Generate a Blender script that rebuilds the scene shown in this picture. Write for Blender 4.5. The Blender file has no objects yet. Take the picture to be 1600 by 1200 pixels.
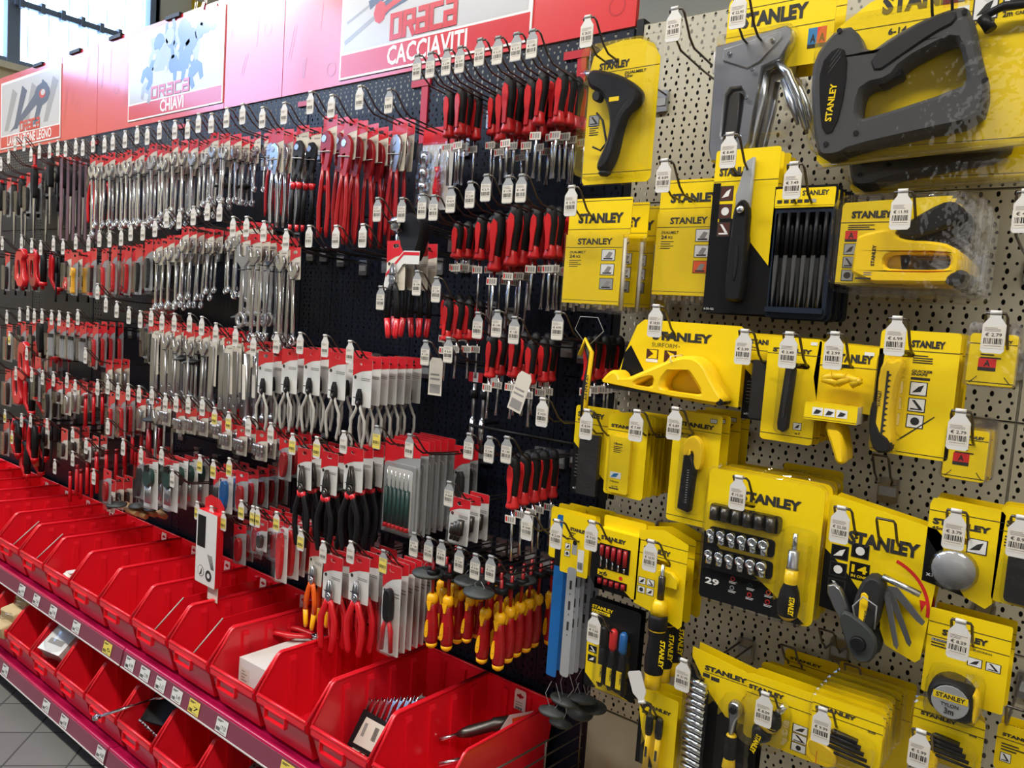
import bpy, math, random
import numpy as np
from mathutils import Matrix, Vector
from mathutils.geometry import tessellate_polygon
rnd = random.Random(7)
PI = math.pi
sc = bpy.context.scene
col = sc.collection

# ---------------------------------------------------------------- camera
cF, cC = 1200.0, (800.0, 600.0)
cam_z, cam_d = 1.5, 1.5
_dn = Vector((-961, 13900, 1200)).normalized()
_L = Vector((-1547, -210, 1200)).normalized()
_L = (_L - _dn * _L.dot(_dn)).normalized()
_R = -_L
_N = _R.cross(_dn)
cam_data = bpy.data.cameras.new('camera')
cam_data.sensor_width = 36
cam_data.lens = 27
cam_data.clip_start = 0.02
cam = bpy.data.objects.new('camera', cam_data)
col.objects.link(cam)
ax = Vector((_R[0], _N[0], -_dn[0]))
ay = -Vector((_R[1], _N[1], -_dn[1]))
az = -Vector((_R[2], _N[2], -_dn[2]))
cam.matrix_world = Matrix(((ax.x, ay.x, az.x, 0), (ax.y, ay.y, az.y, -cam_d), (ax.z, ay.z, az.z, cam_z), (0, 0, 0, 1)))
sc.camera = cam


def P(u, v, out=0.0, z=None):
    """a pixel of the 1600x1200 photo -> the point that stands OUT metres in front of the pegboard (or at height z)"""
    r = Vector((u - cC[0], v - cC[1], cF))
    w = (r.dot(_R), r.dot(_N), -r.dot(_dn))
    t = (z - cam_z) / w[2] if z is not None else (cam_d - out) / w[1]
    return Vector((w[0] * t, w[1] * t - cam_d, w[2] * t + cam_z))


# ---------------------------------------------------------------- light
world = bpy.data.worlds.new('world')
sc.world = world
world.use_nodes = True
wn = world.node_tree
wn.nodes['Background'].inputs[0].default_value = (0.42, 0.62, 1.0, 1)
wn.nodes['Background'].inputs[1].default_value = 7.5


def area(name, loc, rot, sx, sy, power, colr):
    d = bpy.data.lights.new(name, 'AREA')
    d.shape = 'RECTANGLE'
    d.size, d.size_y = sx, sy
    d.energy = power
    d.color = colr
    o = bpy.data.objects.new(name, d)
    o.location = loc
    o.rotation_euler = rot
    col.objects.link(o)
    return o


# ceiling strip lights over the aisle and an added fill light behind the camera; the sky lights the end window
for i, lx in enumerate((-5.2, -3.2, -1.2, 0.8)):
    area('aisle_strip_light', (lx, -1.75, 3.72), (math.radians(0), 0, 0), 1.5, 0.25, 58, (1.0, 0.95, 0.86))
area('front_fill_light', (1.0, -5.2, 2.3), (math.radians(82), 0, math.radians(8)), 4.0, 2.2, 22, (1.0, 0.97, 0.93))
sc.view_settings.view_transform = 'Standard'
sc.view_settings.look = 'None'
sc.view_settings.gamma = 1
sc.view_settings.use_curve_mapping = False
sc.view_settings.exposure = 0.06
sc.cycles.use_denoising = True
sc.cycles.max_bounces = 6
sc.cycles.transparent_max_bounces = 24
sc.cycles.transmission_bounces = 3
sc.cycles.caustics_reflective = False
sc.cycles.caustics_refractive = False

# ---------------------------------------------------------------- materials
MATS = {}


DARKS = set('charcoal black rubber navy charcoal grey_plastic ink print_black dark_board dark_steel2 disc_grey'.split())


def mat(name, c=None, rough=0.5, metal=0.0, coat=0.0, noise=0.0, scale=30.0, emit=0.0, bump=0.0):
    if name in MATS:
        return MATS[name]
    m = bpy.data.materials.new(name)
    m.use_nodes = True
    nt = m.node_tree
    b = nt.nodes['Principled BSDF']
    c4 = (c[0], c[1], c[2], 1)
    b.inputs['Base Color'].default_value = c4
    b.inputs['Roughness'].default_value = rough
    b.inputs['Metallic'].default_value = metal
    if name in DARKS:
        b.inputs['Specular IOR Level'].default_value = 0.22
    if coat:
        b.inputs['Coat Weight'].default_value = coat
        b.inputs['Coat Roughness'].default_value = 0.12
    if emit:
        b.inputs['Emission Color'].default_value = c4
        b.inputs['Emission Strength'].default_value = emit
    if noise or bump:
        tc = nt.nodes.new('ShaderNodeTexCoord')
        n = nt.nodes.new('ShaderNodeTexNoise')
        n.inputs['Scale'].default_value = scale
        n.inputs['Detail'].default_value = 4
        nt.links.new(tc.outputs['Object'], n.inputs['Vector'])
        if noise:
            mx = nt.nodes.new('ShaderNodeMix')
            mx.data_type = 'RGBA'
            mx.inputs[6].default_value = tuple(x * (1 - noise) for x in c) + (1,)
            mx.inputs[7].default_value = tuple(min(1, x * (1 + noise)) for x in c) + (1,)
            nt.links.new(n.outputs[0], mx.inputs[0])
            nt.links.new(mx.outputs[2], b.inputs['Base Color'])
        if bump:
            bp = nt.nodes.new('ShaderNodeBump')
            bp.inputs['Strength'].default_value = bump
            bp.inputs['Distance'].default_value = 0.002
            nt.links.new(n.outputs[0], bp.inputs['Height'])
            nt.links.new(bp.outputs[0], b.inputs['Normal'])
    MATS[name] = m
    return m


def clear_mat(name, tint, gloss, base, rough=0.06):
    m = bpy.data.materials.new(name)
    m.use_nodes = True
    nt = m.node_tree
    nt.nodes.clear()
    out = nt.nodes.new('ShaderNodeOutputMaterial')
    t = nt.nodes.new('ShaderNodeBsdfTransparent')
    t.inputs[0].default_value = (*tint, 1)
    g = nt.nodes.new('ShaderNodeBsdfGlossy')
    g.inputs['Roughness'].default_value = rough
    f0 = nt.nodes.new('ShaderNodeLayerWeight')
    f0.inputs[0].default_value = 0.5
    f = nt.nodes.new('ShaderNodeMath')
    f.operation = 'POWER'
    f.inputs[1].default_value = 4.0
    nt.links.new(f0.outputs['Facing'], f.inputs[0])
    mul = nt.nodes.new('ShaderNodeMath')
    mul.operation = 'MULTIPLY_ADD'
    mul.inputs[1].default_value = gloss
    mul.inputs[2].default_value = base
    mx = nt.nodes.new('ShaderNodeMixShader')
    n = nt.nodes.new('ShaderNodeTexNoise')
    n.inputs['Scale'].default_value = 45
    tc = nt.nodes.new('ShaderNodeTexCoord')
    bp = nt.nodes.new('ShaderNodeBump')
    bp.inputs['Strength'].default_value = 0.35
    bp.inputs['Distance'].default_value = 0.004
    nt.links.new(tc.outputs['Object'], n.inputs['Vector'])
    nt.links.new(n.outputs[0], bp.inputs['Height'])
    nt.links.new(bp.outputs[0], g.inputs['Normal'])
    nt.links.new(f.outputs[0], mul.inputs[0])
    nt.links.new(mul.outputs[0], mx.inputs[0])
    nt.links.new(t.outputs[0], mx.inputs[1])
    nt.links.new(g.outputs[0], mx.inputs[2])
    nt.links.new(mx.outputs[0], out.inputs[0])
    MATS[name] = m


clear_mat('clear_plastic', (0.99, 0.99, 0.99), 0.9, 0.075, 0.035)
clear_mat('clear_bag', (0.96, 0.955, 0.96), 0.8, 0.09, 0.12)
clear_mat('window_glass', (0.95, 0.98, 1.0), 0.8, 0.02, 0.02)
for a in (
    ('yellow', (0.83, 0.60, 0.004), 0.32, 0, 0.35, 0.03, 12), ('yellow_plastic', (0.85, 0.56, 0.01), 0.33),
    ('black', (0.010, 0.010, 0.012), 0.42), ('rubber', (0.010, 0.010, 0.012), 0.5), ('navy', (0.012, 0.018, 0.032), 0.4),
    ('charcoal', (0.024, 0.024, 0.026), 0.5), ('grey_plastic', (0.062, 0.063, 0.066), 0.42), ('mid_grey', (0.30, 0.31, 0.32), 0.5),
    ('disc_grey', (0.04, 0.045, 0.045), 0.45), ('white', (0.66, 0.66, 0.64), 0.5), ('tag_white', (0.62, 0.61, 0.59), 0.45),
    ('label', (0.62, 0.58, 0.51), 0.6), ('ink', (0.03, 0.03, 0.03), 0.6), ('ink_grey', (0.25, 0.24, 0.23), 0.6), ('beige_card', (0.66, 0.61, 0.52), 0.55),
    ('print_black', (0.008, 0.008, 0.009), 0.35), ('print_white', (0.75, 0.75, 0.74), 0.4), ('print_grey', (0.32, 0.33, 0.33), 0.4),
    ('print_brown', (0.07, 0.02, 0.012), 0.4), ('print_red', (0.62, 0.02, 0.02), 0.4), ('print_blue', (0.02, 0.16, 0.36), 0.4), ('print_orange', (0.75, 0.10, 0.02), 0.4),
    ('card_red', (0.60, 0.012, 0.022), 0.33, 0, 0.3), ('red_plastic', (0.60, 0.010, 0.018), 0.30, 0, 0.2), ('dark_red', (0.33, 0.008, 0.015), 0.3),
    ('grip_red', (0.60, 0.016, 0.02), 0.34), ('bin_red', (0.74, 0.010, 0.024), 0.30, 0, 0.2, 0.03, 3), ('vde_red', (0.36, 0.006, 0.010), 0.3), ('vde_yellow', (0.90, 0.45, 0.005), 0.35),
    ('orange', (0.80, 0.12, 0.01), 0.35), ('blue_plastic', (0.01, 0.12, 0.38), 0.35), ('wood', (0.45, 0.27, 0.12), 0.5, 0, 0, 0.15, 40),
    ('glue_white', (0.72, 0.70, 0.62), 0.35), ('green_dark', (0.01, 0.05, 0.045), 0.4), ('tin', (0.42, 0.40, 0.36), 0.55), ('strip_mauve', (0.14, 0.06, 0.08), 0.5),
    ('rail_magenta', (0.42, 0.006, 0.065), 0.28, 0, 0.3), ('rail_face', (0.20, 0.045, 0.075), 0.3), ('label_yellow', (0.72, 0.58, 0.10), 0.5),
    ('upright_red', (0.42, 0.008, 0.02), 0.3), ('pale_handle', (0.42, 0.41, 0.38), 0.45), ('sponge', (0.50, 0.38, 0.20), 0.8),
):
    mat(*a)
mat('chrome', (0.68, 0.72, 0.78), 0.2, 1.0)
mat('satin_steel', (0.50, 0.52, 0.56), 0.30, 1.0)
mat('dark_steel', (0.10, 0.095, 0.09), 0.35, 0.9)
mat('peg_wire', (0.12, 0.105, 0.095), 0.3, 0.9)
mat('bright_wire', (0.55, 0.54, 0.52), 0.25, 1.0)
mat('cream_board', (0.42, 0.395, 0.31), 0.42, 0, 0.1, 0.05, 6)
mat('dark_board', (0.008, 0.011, 0.022), 0.36)
mat('back_sheet', (0.03, 0.028, 0.025), 0.6)
mat('cream_wall', (0.72, 0.63, 0.44), 0.8, 0, 0, 0.04, 2)
mat('darkened_wall', (0.22, 0.19, 0.16), 0.8, 0, 0, 0.2, 2)  # unseen front wall, darkened so black goods reflect less of it
mat('ceiling_white', (0.75, 0.73, 0.68), 0.9)
mat('window_grey', (0.20, 0.23, 0.27), 0.4)
mat('tile_grey', (0.155, 0.15, 0.14), 0.38, 0, 0, 0.22, 3, 0, 0.1)
mat('grout', (0.05, 0.048, 0.045), 0.8)
mat('header_red', (0.60, 0.018, 0.02), 0.3, 0, 1.0)
mat('header_line', (0.45, 0.012, 0.015), 0.3, 0, 1.0)
mat('poster_pale', (0.50, 0.50, 0.52), 0.26, 0, 0.5)
mat('poster_blue', (0.035, 0.07, 0.15), 0.26, 0, 0.5)
mat('poster_steel', (0.28, 0.29, 0.31), 0.26, 0, 0.5)
mat('poster_white', (0.80, 0.78, 0.78), 0.26, 0, 0.5)
mat('poster_red', (0.55, 0.01, 0.015), 0.26, 0, 0.5)
mat('lamp_glow', (1.0, 0.96, 0.88), 0.5, 0, 0, 0, 1, 6.0)

# ---------------------------------------------------------------- geometry builder
_tx = {}


def text_mesh(s, bold):
    k = (s, bold)
    if k in _tx:
        return _tx[k]
    c = bpy.data.curves.new('lettering', 'FONT')
    c.body = s
    c.size = 1.0
    c.resolution_u = 2
    c.offset = bold
    o = bpy.data.objects.new('lettering', c)
    col.objects.link(o)
    dg = bpy.context.evaluated_depsgraph_get()
    me = o.evaluated_get(dg).to_mesh()
    vs = [(v.co.x, v.co.y) for v in me.vertices]
    fs = [tuple(p.vertices) for p in me.polygons]
    o.evaluated_get(dg).to_mesh_clear()
    bpy.data.objects.remove(o)
    bpy.data.curves.remove(c)
    xs = [v[0] for v in vs] or [0]
    zs = [v[1] for v in vs] or [0]
    _tx[k] = (vs, fs, min(xs), max(xs), min(zs), max(zs))
    return _tx[k]


def rrect(x0, z0, x1, z1, r, n=3):
    p = []
    for cx, cz, a0 in ((x1 - r, z1 - r, 0), (x0 + r, z1 - r, PI / 2), (x0 + r, z0 + r, PI), (x1 - r, z0 + r, 1.5 * PI)):
        for i in range(n + 1):
            a = a0 + PI / 2 * i / n
            p.append((cx + r * math.cos(a), cz + r * math.sin(a)))
    return p


def circ(cx, cz, r, n=12, sz=1.0, a0=0.0):
    return [(cx + r * math.cos(a0 + 2 * PI * i / n), cz + r * sz * math.sin(a0 + 2 * PI * i / n)) for i in range(n)]


def smooth_poly(pts, it=1):
    for _ in range(it):
        q = []
        n = len(pts)
        for i in range(n):
            a, b = pts[i], pts[(i + 1) % n]
            q.append((a[0] * .75 + b[0] * .25, a[1] * .75 + b[1] * .25))
            q.append((a[0] * .25 + b[0] * .75, a[1] * .25 + b[1] * .75))
        pts = q
    return pts


class G:
    def __init__(s):
        s.v, s.f, s.m, s.s, s.names = [], [], [], [], []

    def mi(s, name):
        if name not in s.names:
            s.names.append(name)
        return s.names.index(name)

    def add(s, vs, fs, m, sm=False):
        k = len(s.v)
        s.v += [tuple(v) for v in vs]
        i = s.mi(m)
        for f in fs:
            s.f.append(tuple(a + k for a in f))
            s.m.append(i)
            s.s.append(sm)
        return s

    def box(s, x0, x1, y0, y1, z0, z1, m, c=0.0):
        if c:
            return s.prism(rrect(x0, z0, x1, z1, c, 2), y0, y1, m)
        vs = [(x, y, z) for x in (x0, x1) for y in (y0, y1) for z in (z0, z1)]
        return s.add(vs, [(0, 1, 3, 2), (4, 6, 7, 5), (0, 4, 5, 1), (2, 3, 7, 6), (0, 2, 6, 4), (1, 5, 7, 3)], m)

    def prism(s, pts, y0, y1, m, holes=(), side=None, inset=0.0):
        """outline in the x-z plane pushed from y0 (front) to y1 (rear)"""
        loops = [pts] + list(holes)
        flat = [p for l in loops for p in l]
        n = len(flat)
        tris = tessellate_polygon([[Vector((p[0], p[1], 0)) for p in l] for l in loops])
        front = flat
        if inset:
            cx = sum(p[0] for p in pts) / len(pts)
            cz = sum(p[1] for p in pts) / len(pts)
            front = []
            for l in loops:
                for i, p in enumerate(l):
                    a, b = l[i - 1], l[(i + 1) % len(l)]
                    t = Vector((b[0] - a[0], b[1] - a[1]))
                    if t.length < 1e-9:
                        front.append(p)
                        continue
                    t.normalize()
                    area2 = sum(l[j][0] * l[(j + 1) % len(l)][1] - l[(j + 1) % len(l)][0] * l[j][1] for j in range(len(l)))
                    sg = 1 if (area2 > 0) == (l is pts) else -1
                    front.append((p[0] - t.y * inset * sg, p[1] + t.x * inset * sg))
        if inset:
            ym = y0 + min(inset, (y1 - y0) * .45)
            vs = [(p[0], y0, p[1]) for p in front] + [(p[0], ym, p[1]) for p in flat] + [(p[0], y1, p[1]) for p in flat]
            s.add(vs, [tuple(t) for t in tris] + [tuple(i + 2 * n for i in reversed(t)) for t in tris], m)
            k, fs = 0, []
            for l in loops:
                q = len(l)
                for i in range(q):
                    a, b = k + i, k + (i + 1) % q
                    fs += [(a, b, b + n, a + n), (a + n, b + n, b + 2 * n, a + 2 * n)]
                k += q
            return s.add(vs, fs, side or m, True)
        vs = [(p[0], y0, p[1]) for p in flat] + [(p[0], y1, p[1]) for p in flat]
        s.add(vs, [tuple(t) for t in tris] + [tuple(i + n for i in reversed(t)) for t in tris], m)
        k, fs = 0, []
        for l in loops:
            q = len(l)
            for i in range(q):
                a, b = k + i, k + (i + 1) % q
                fs.append((a, b, b + n, a + n))
            k += q
        return s.add(vs, fs, side or m)

    def flat(s, pts, y, m):
        tris = tessellate_polygon([[Vector((p[0], p[1], 0)) for p in pts]])
        return s.add([(p[0], y, p[1]) for p in pts], [tuple(t) for t in tris], m)

    def rect(s, x0, z0, x1, z1, y, m):
        return s.add([(x0, y, z0), (x1, y, z0), (x1, y, z1), (x0, y, z1)], [(0, 1, 2, 3)], m)

    def text(s, t, x, z, h, y, m, bold=0.0, w=None, rot=0.0, centre=False, slant=0.0):
        vs, fs, x0, x1, z0, z1 = text_mesh(t, bold)
        sz = h / 0.70
        sx = w / (x1 - x0) if w else sz
        off = -(x1 - x0) * sx / 2 if centre else 0
        c, q = math.cos(rot), math.sin(rot)
        out = []
        for a, b in vs:
            a2, b2 = (a - x0) * sx + off + slant * b * sz, b * sz
            out.append((x + a2 * c - b2 * q, y, z + a2 * q + b2 * c))
        return s.add(out, fs, m)

    def tube(s, path, r, m, n=6, closed=False, sy=1.0, cap=True):
        pts = [Vector(p) for p in path]
        k = len(pts)
        rs = r if isinstance(r, (list, tuple)) else [r] * k
        vs, fs = [], []
        ref = None
        for i in range(k):
            a = pts[i - 1] if (i > 0 or closed) else pts[i]
            b = pts[(i + 1) % k] if (i < k - 1 or closed) else pts[i]
            t = (b - a)
            t = t.normalized() if t.length > 1e-9 else Vector((0, 0, 1))
            if ref is None:
                ref = Vector((0, 1, 0)) if abs(t.y) < 0.9 else Vector((1, 0, 0))
            e = (ref - t * ref.dot(t))
            e = e.normalized() if e.length > 1e-6 else t.orthogonal().normalized()
            g = t.cross(e)
            ref = e
            for j in range(n):
                an = 2 * PI * j / n
                vs.append(pts[i] + e * math.cos(an) * rs[i] * sy + g * math.sin(an) * rs[i])
        for i in range(k if closed else k - 1):
            for j in range(n):
                a, b = i * n + j, i * n + (j + 1) % n
                c, d = ((i + 1) % k) * n + (j + 1) % n, ((i + 1) % k) * n + j
                fs.append((a, b, c, d))
        s.add(vs, fs, m, True)
        if cap and not closed:
            kk = len(s.v) - len(vs)
            s.f += [tuple(kk + j for j in reversed(range(n))), tuple(kk + (k - 1) * n + j for j in range(n))]
            s.m += [s.mi(m)] * 2
            s.s += [False] * 2
        return s

    def lathe(s, prof, m, n=10, cx=0.0, cy=0.0, sy=1.0, axis='z', bands=None):
        """profile of (radius, height); bands gives a material per segment"""
        vs = []
        for r, h in prof:
            for j in range(n):
                a = 2 * PI * j / n
                if axis == 'z':
                    vs.append((cx + r * math.cos(a), cy + r * sy * math.sin(a), h))
                else:
                    vs.append((cx + r * math.cos(a), h, cy + r * sy * math.sin(a)))
        k = len(s.v)
        s.v += vs
        for i in range(len(prof) - 1):
            mm = s.mi(bands[i] if bands else m)
            for j in range(n):
                s.f.append((k + i * n + j, k + i * n + (j + 1) % n, k + (i + 1) * n + (j + 1) % n, k + (i + 1) * n + j))
                s.m.append(mm)
                s.s.append(True)
        for i, rev in ((0, True), (len(prof) - 1, False)):
            if prof[i][0] > 1e-6:
                r_ = range(n)
                s.f.append(tuple(k + i * n + j for j in (reversed(r_) if rev else r_)))
                s.m.append(s.mi(bands[min(i, len(prof) - 2)] if bands else m))
                s.s.append(False)
        return s

    def xf(s, M):
        s.v = [tuple(M @ Vector(v)) for v in s.v]
        return s

    def join(s, o, M=None):
        k = len(s.v)
        s.v += [tuple(M @ Vector(v)) if M else v for v in o.v]
        mp = [s.mi(n) for n in o.names]
        s.f += [tuple(a + k for a in f) for f in o.f]
        s.m += [mp[i] for i in o.m]
        s.s += o.s
        return s

    def mesh(s, name):
        me = bpy.data.meshes.new(name)
        me.from_pydata(s.v, [], s.f)
        for n in s.names:
            me.materials.append(MATS[n])
        me.polygons.foreach_set('material_index', s.m)
        me.polygons.foreach_set('use_smooth', s.s)
        me.update()
        return me


def link(name, data, parent=None, M=None):
    o = bpy.data.objects.new(name, data)
    col.objects.link(o)
    if parent is not None:
        o.parent = parent
    if M is not None:
        o.matrix_basis = M
    return o


def tag(o, label, cat, group=None, kind=None):
    if label:
        o['label'] = label
    if cat:
        o['category'] = cat
    if group:
        o['group'] = group
    if kind:
        o['kind'] = kind
    return o


class T:
    """a kind of thing: its own mesh (or none) and named parts, each with sub-parts; meshes are shared by all copies"""

    def __init__(s, name, cat, desc, root=None, parts=()):
        s.name, s.cat, s.desc = name, cat, desc
        s.root = root.mesh(name) if root else None
        s.parts = [(p[0], p[1].mesh(p[0]), [(q[0], q[1].mesh(q[0])) for q in (p[2] if len(p) > 2 else ())]) for p in parts]
        s.proto = None

    def put(s, M, label, group=None):
        if s.proto is None:
            r = link(s.name, s.root)
            kids = []
            for pn, pm, subs in s.parts:
                p = link(pn, pm, r)
                kids.append((p, [link(qn, qm, p) for qn, qm in subs]))
            s.proto = (r, kids)
        else:
            r0, kids0 = s.proto
            r = r0.copy()
            col.objects.link(r)
            for k in list(r.keys()):
                del r[k]
            for p0, subs0 in kids0:
                p = p0.copy()
                p.parent = r
                col.objects.link(p)
                for q0 in subs0:
                    q = q0.copy()
                    q.parent = p
                    col.objects.link(q)
        r.matrix_basis = M
        return tag(r, label, s.cat, group)


_ones = 'zeroth first second third fourth fifth sixth seventh eighth ninth tenth eleventh twelfth thirteenth fourteenth fifteenth sixteenth seventeenth eighteenth nineteenth'.split()
_tens = {2: ('twentieth', 'twenty'), 3: ('thirtieth', 'thirty'), 4: ('fortieth', 'forty'), 5: ('fiftieth', 'fifty')}


def nth(i):
    if i < 20:
        return _ones[i]
    return _tens[i // 10][0] if i % 10 == 0 else _tens[i // 10][1] + '-' + _ones[i % 10]


def TRS(x, y, z, rz=0.0, ry=0.0, rx=0.0, s=1.0):
    return Matrix.Translation((x, y, z)) @ Matrix.Rotation(rz, 4, 'Z') @ Matrix.Rotation(ry, 4, 'Y') @ Matrix.Rotation(rx, 4, 'X') @ Matrix.Scale(s, 4)


# ================================================================ the room
def struct(name, g, parent=None, M=None, label=None):
    o = link(name, g.mesh(name), parent, M)
    if parent is None:
        tag(o, label, None, None, 'structure')
    return o


XL, XR, YF, YB, ZC = -7.0, 2.6, -5.5, 3.0, 4.9
fl = struct('floor', G().box(XL, XR, YF, YB, -0.05, -0.006, 'grout'), label='grey tiled shop floor laid on the diagonal')
# tiles laid diagonally; only those near the aisle edge are in view
ts, ta = 0.1925, PI / 4
tm = G().prism(rrect(-ts / 2 + .002, -ts / 2 + .002, ts / 2 - .002, ts / 2 - .002, .002, 1), 0, 0.006, 'tile_grey', inset=0.0015)
tm.xf(Matrix.Rotation(-PI / 2, 4, 'X'))
tme = tm.mesh('tile')
for i in range(-40, 41):
    for j in range(-40, 41):
        x = -2.594 + (i * math.cos(ta) - j * math.sin(ta)) * ts
        y = -0.479 + (i * math.sin(ta) + j * math.cos(ta)) * ts
        if -4.9 < x < -0.6 and -1.5 < y < 0.35:
            link('tile', tme, fl, TRS(x, y, -0.006 + rnd.uniform(0, .0006), ta))
struct('ceiling', G().box(XL, XR, YF, YB, ZC, ZC + .1, 'ceiling_white'), label='white shop ceiling')
struct('wall_back', G().box(XL, XR, YB, YB + .1, -.05, ZC, 'cream_wall'), label='cream wall behind the display')
struct('wall_right', G().box(XR, XR + .1, YF, YB, -.05, ZC, 'cream_wall'), label='cream side wall')
struct('wall_front', G().box(XL, XR, YF - .1, YF, -.05, ZC, 'darkened_wall'), label='unseen wall across the aisle, darkened to cut reflections')
g = G()
wz0, wz1, wy0, wy1 = 3.20, 4.78, -5.3, 2.02
g.box(XL - .1, XL, YF, YB, -.05, wz0, 'cream_wall').box(XL - .1, XL, YF, YB, wz1, ZC, 'cream_wall')
g.box(XL - .1, XL, YF, wy0, wz0, wz1, 'cream_wall').box(XL - .1, XL, wy1, YB, wz0, wz1, 'cream_wall')
g.box(XL - .0, XL + .06, wy0, wy1, wz0 - .05, wz0, 'cream_wall')
struct('wall_left', g, label='cream end wall with a long high window')
g = G()
g.box(XL - .08, XL - .02, wy0, wy1, wz0, wz0 + .05, 'window_grey').box(XL - .08, XL - .02, wy0, wy1, wz1 - .05, wz1, 'window_grey')
for yy in (wy0, -3.74, -2.2, -.66, .86, wy1 - .05):
    g.box(XL - .09, XL + .0, yy, yy + .09, wz0, wz1, 'window_grey')
win = struct('window_1', g, label='long grey framed window high in the end wall')
gb = G()
gb.box(XL - .01, XL + .03, .9, wy1, 3.655, 3.70, 'window_grey')
for k in range(8):
    gb.box(XL - .02, XL + .05, .93 + k * .15, .96 + k * .15, 3.64, 3.72, 'window_grey')
link('transom_bar', gb.mesh('transom_bar'), win)
gb = G()
for k in range(8):
    gb.box(XL - .0, XL + .004, 1.0 + k * .15, 1.004 + k * .15, 3.2, 4.15, 'window_grey')
link('louvre_cord', gb.mesh('louvre_cord'), win)
link('pane', G().box(XL - .05, XL - .045, wy0, wy1, wz0, wz1, 'window_glass').mesh('pane'), win)
g = G().box(XL, XL + .03, 2.35, 2.95, 3.0, 4.2, 'yellow_plastic')
for k in range(3):
    g.box(XL + .03, XL + .05, 2.45 + k * .16, 2.52 + k * .16, 3.0, 4.2, 'header_red')
tag(link('wall_panel', g.mesh('wall_panel')), 'yellow and red striped panel on end wall beside window', 'panel')

# ================================================================ peg boards


def pegsheet(x0, x1, z0, z1, y, m, th=0.0012):
    """a punched steel sheet: a row of big oval holes every 25 mm, a row of small holes between"""
    V, F = [], []

    def strip(za, zb, pitch, rx, rz, ph):
        n = int((x1 - x0) / pitch)
        w = (x1 - x0) / n
        for i in range(n):
            a, b = x0 + i * w, x0 + (i + 1) * w
            cx, cz = (a + b) / 2, (za + zb) / 2
            k = len(V)
            V.extend([(a, y, za), (b, y, za), (b, y, zb), (a, y, zb)])
            for q in range(8):
                an = PI / 8 + q * PI / 4
                V.append((cx + rx * math.cos(an), y, cz + rz * math.sin(an)))
            o = k + 4
            F.extend([(k + 1, k + 2, o + 0, o + 7), (k + 2, k + 3, o + 2, o + 1), (k + 3, k, o + 4, o + 3), (k, k + 1, o + 6, o + 5),
                      (k + 2, o + 1, o + 0), (k + 3, o + 3, o + 2), (k, o + 5, o + 4), (k + 1, o + 7, o + 6)])
    n = int((z1 - z0) / 0.025)
    h = (z1 - z0) / n
    for r in range(n):
        zz = z1 - (r + 1) * h
        strip(zz + h * .42, zz + h, 0.0252, 0.0032, 0.0050, 0)
        strip(zz, zz + h * .42, 0.0168, 0.0024, 0.0030, 0)
    g = G()
    g.add(V, F, m)
    # folded edges
    for (a, b, c, d) in ((x0, x1, z1 - .001, z1 + .0005), (x0, x1, z0, z0 + .001)):
        g.box(a, b, y, y + .014, c, d, m)
    g.box(x0 - .0005, x0 + .001, y, y + .014, z0, z1, m).box(x1 - .001, x1 + .0005, y, y + .014, z0, z1, m)
    return g


ZT = 2.147
bd = link('pegboard', None)
tag(bd, 'cream perforated steel pegboard carrying the yellow packaged tools', 'pegboard')
for i in range(4):
    z1 = ZT - i * .3815
    z0 = z1 - .3795
    for (xa, xb) in ((-.868, -.112), (-.110, .65)):
        link('panel', pegsheet(xa, xb, z0, z1, 0, 'cream_board').mesh('panel'), bd)
link('lower_panel', G().box(-.868, .65, 0, .014, .02, .618, 'cream_board').mesh('lower_panel'), bd)
link('back_sheet', G().box(-.868, .65, .07, .074, .02, 2.09, 'back_sheet').mesh('back_sheet'), bd)
bl = link('pegboard', None)
tag(bl, 'dark blue perforated pegboard behind the red and chrome tools', 'pegboard')
xs = [-4.95, -4.09, -3.45, -2.75, -2.02, -1.52, -1.02, -.885]
for i in range(4):
    z1 = 2.144 - i * .3865
    z0 = z1 - .3845
    for a, b in zip(xs, xs[1:]):
        link('panel', pegsheet(a + .006, b - .006, z0, z1, 0, 'dark_board').mesh('panel'), bl)
link('lower_panel', G().box(-4.95, -.885, 0, .014, .02, .596, 'dark_board').mesh('lower_panel'), bl)
link('back_sheet', G().box(-4.95, -.885, .07, .074, .02, 2.075, 'back_sheet').mesh('back_sheet'), bl)
for a in (-4.09, -1.52, -1.02):
    link('upright', G().box(a - .011, a + .011, .001, .03, 0, 1.95, 'dark_board').mesh('upright'), bl)
    link('upright_cap', G().box(a - .012, a + .012, -.004, .03, 1.95, 2.10, 'upright_red').box(a - .05, a + .02, -.006, .02, 2.10, 2.118, 'upright_red').mesh('upright_cap'), bl)
for a in (-3.45, -2.75, -2.02):
    link('upright', G().box(a - .010, a + .010, .002, .03, 0, 2.10, 'dark_board').box(a - .05, a + .01, -.006, .02, 2.105, 2.12, 'upright_red').mesh('upright'), bl)
link('end_post', G().box(-.885, -.868, -.002, .03, 0, 2.16, 'black').mesh('end_post'), bl)

# ================================================================ header boards


def bars(g, x, z, w, h, y, m, seed, vert=True, n=14):
    q = random.Random(seed)
    e = w / (n * 2.2)
    t = 0
    while t < w:
        a = e * q.choice((.6, 1, 1.6, 2.2))
        g.rect(x + t, z, x + min(t + a, w), z + h, y, m)
        t += a + e * q.choice((.6, 1, 1.4))
    return g


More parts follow.
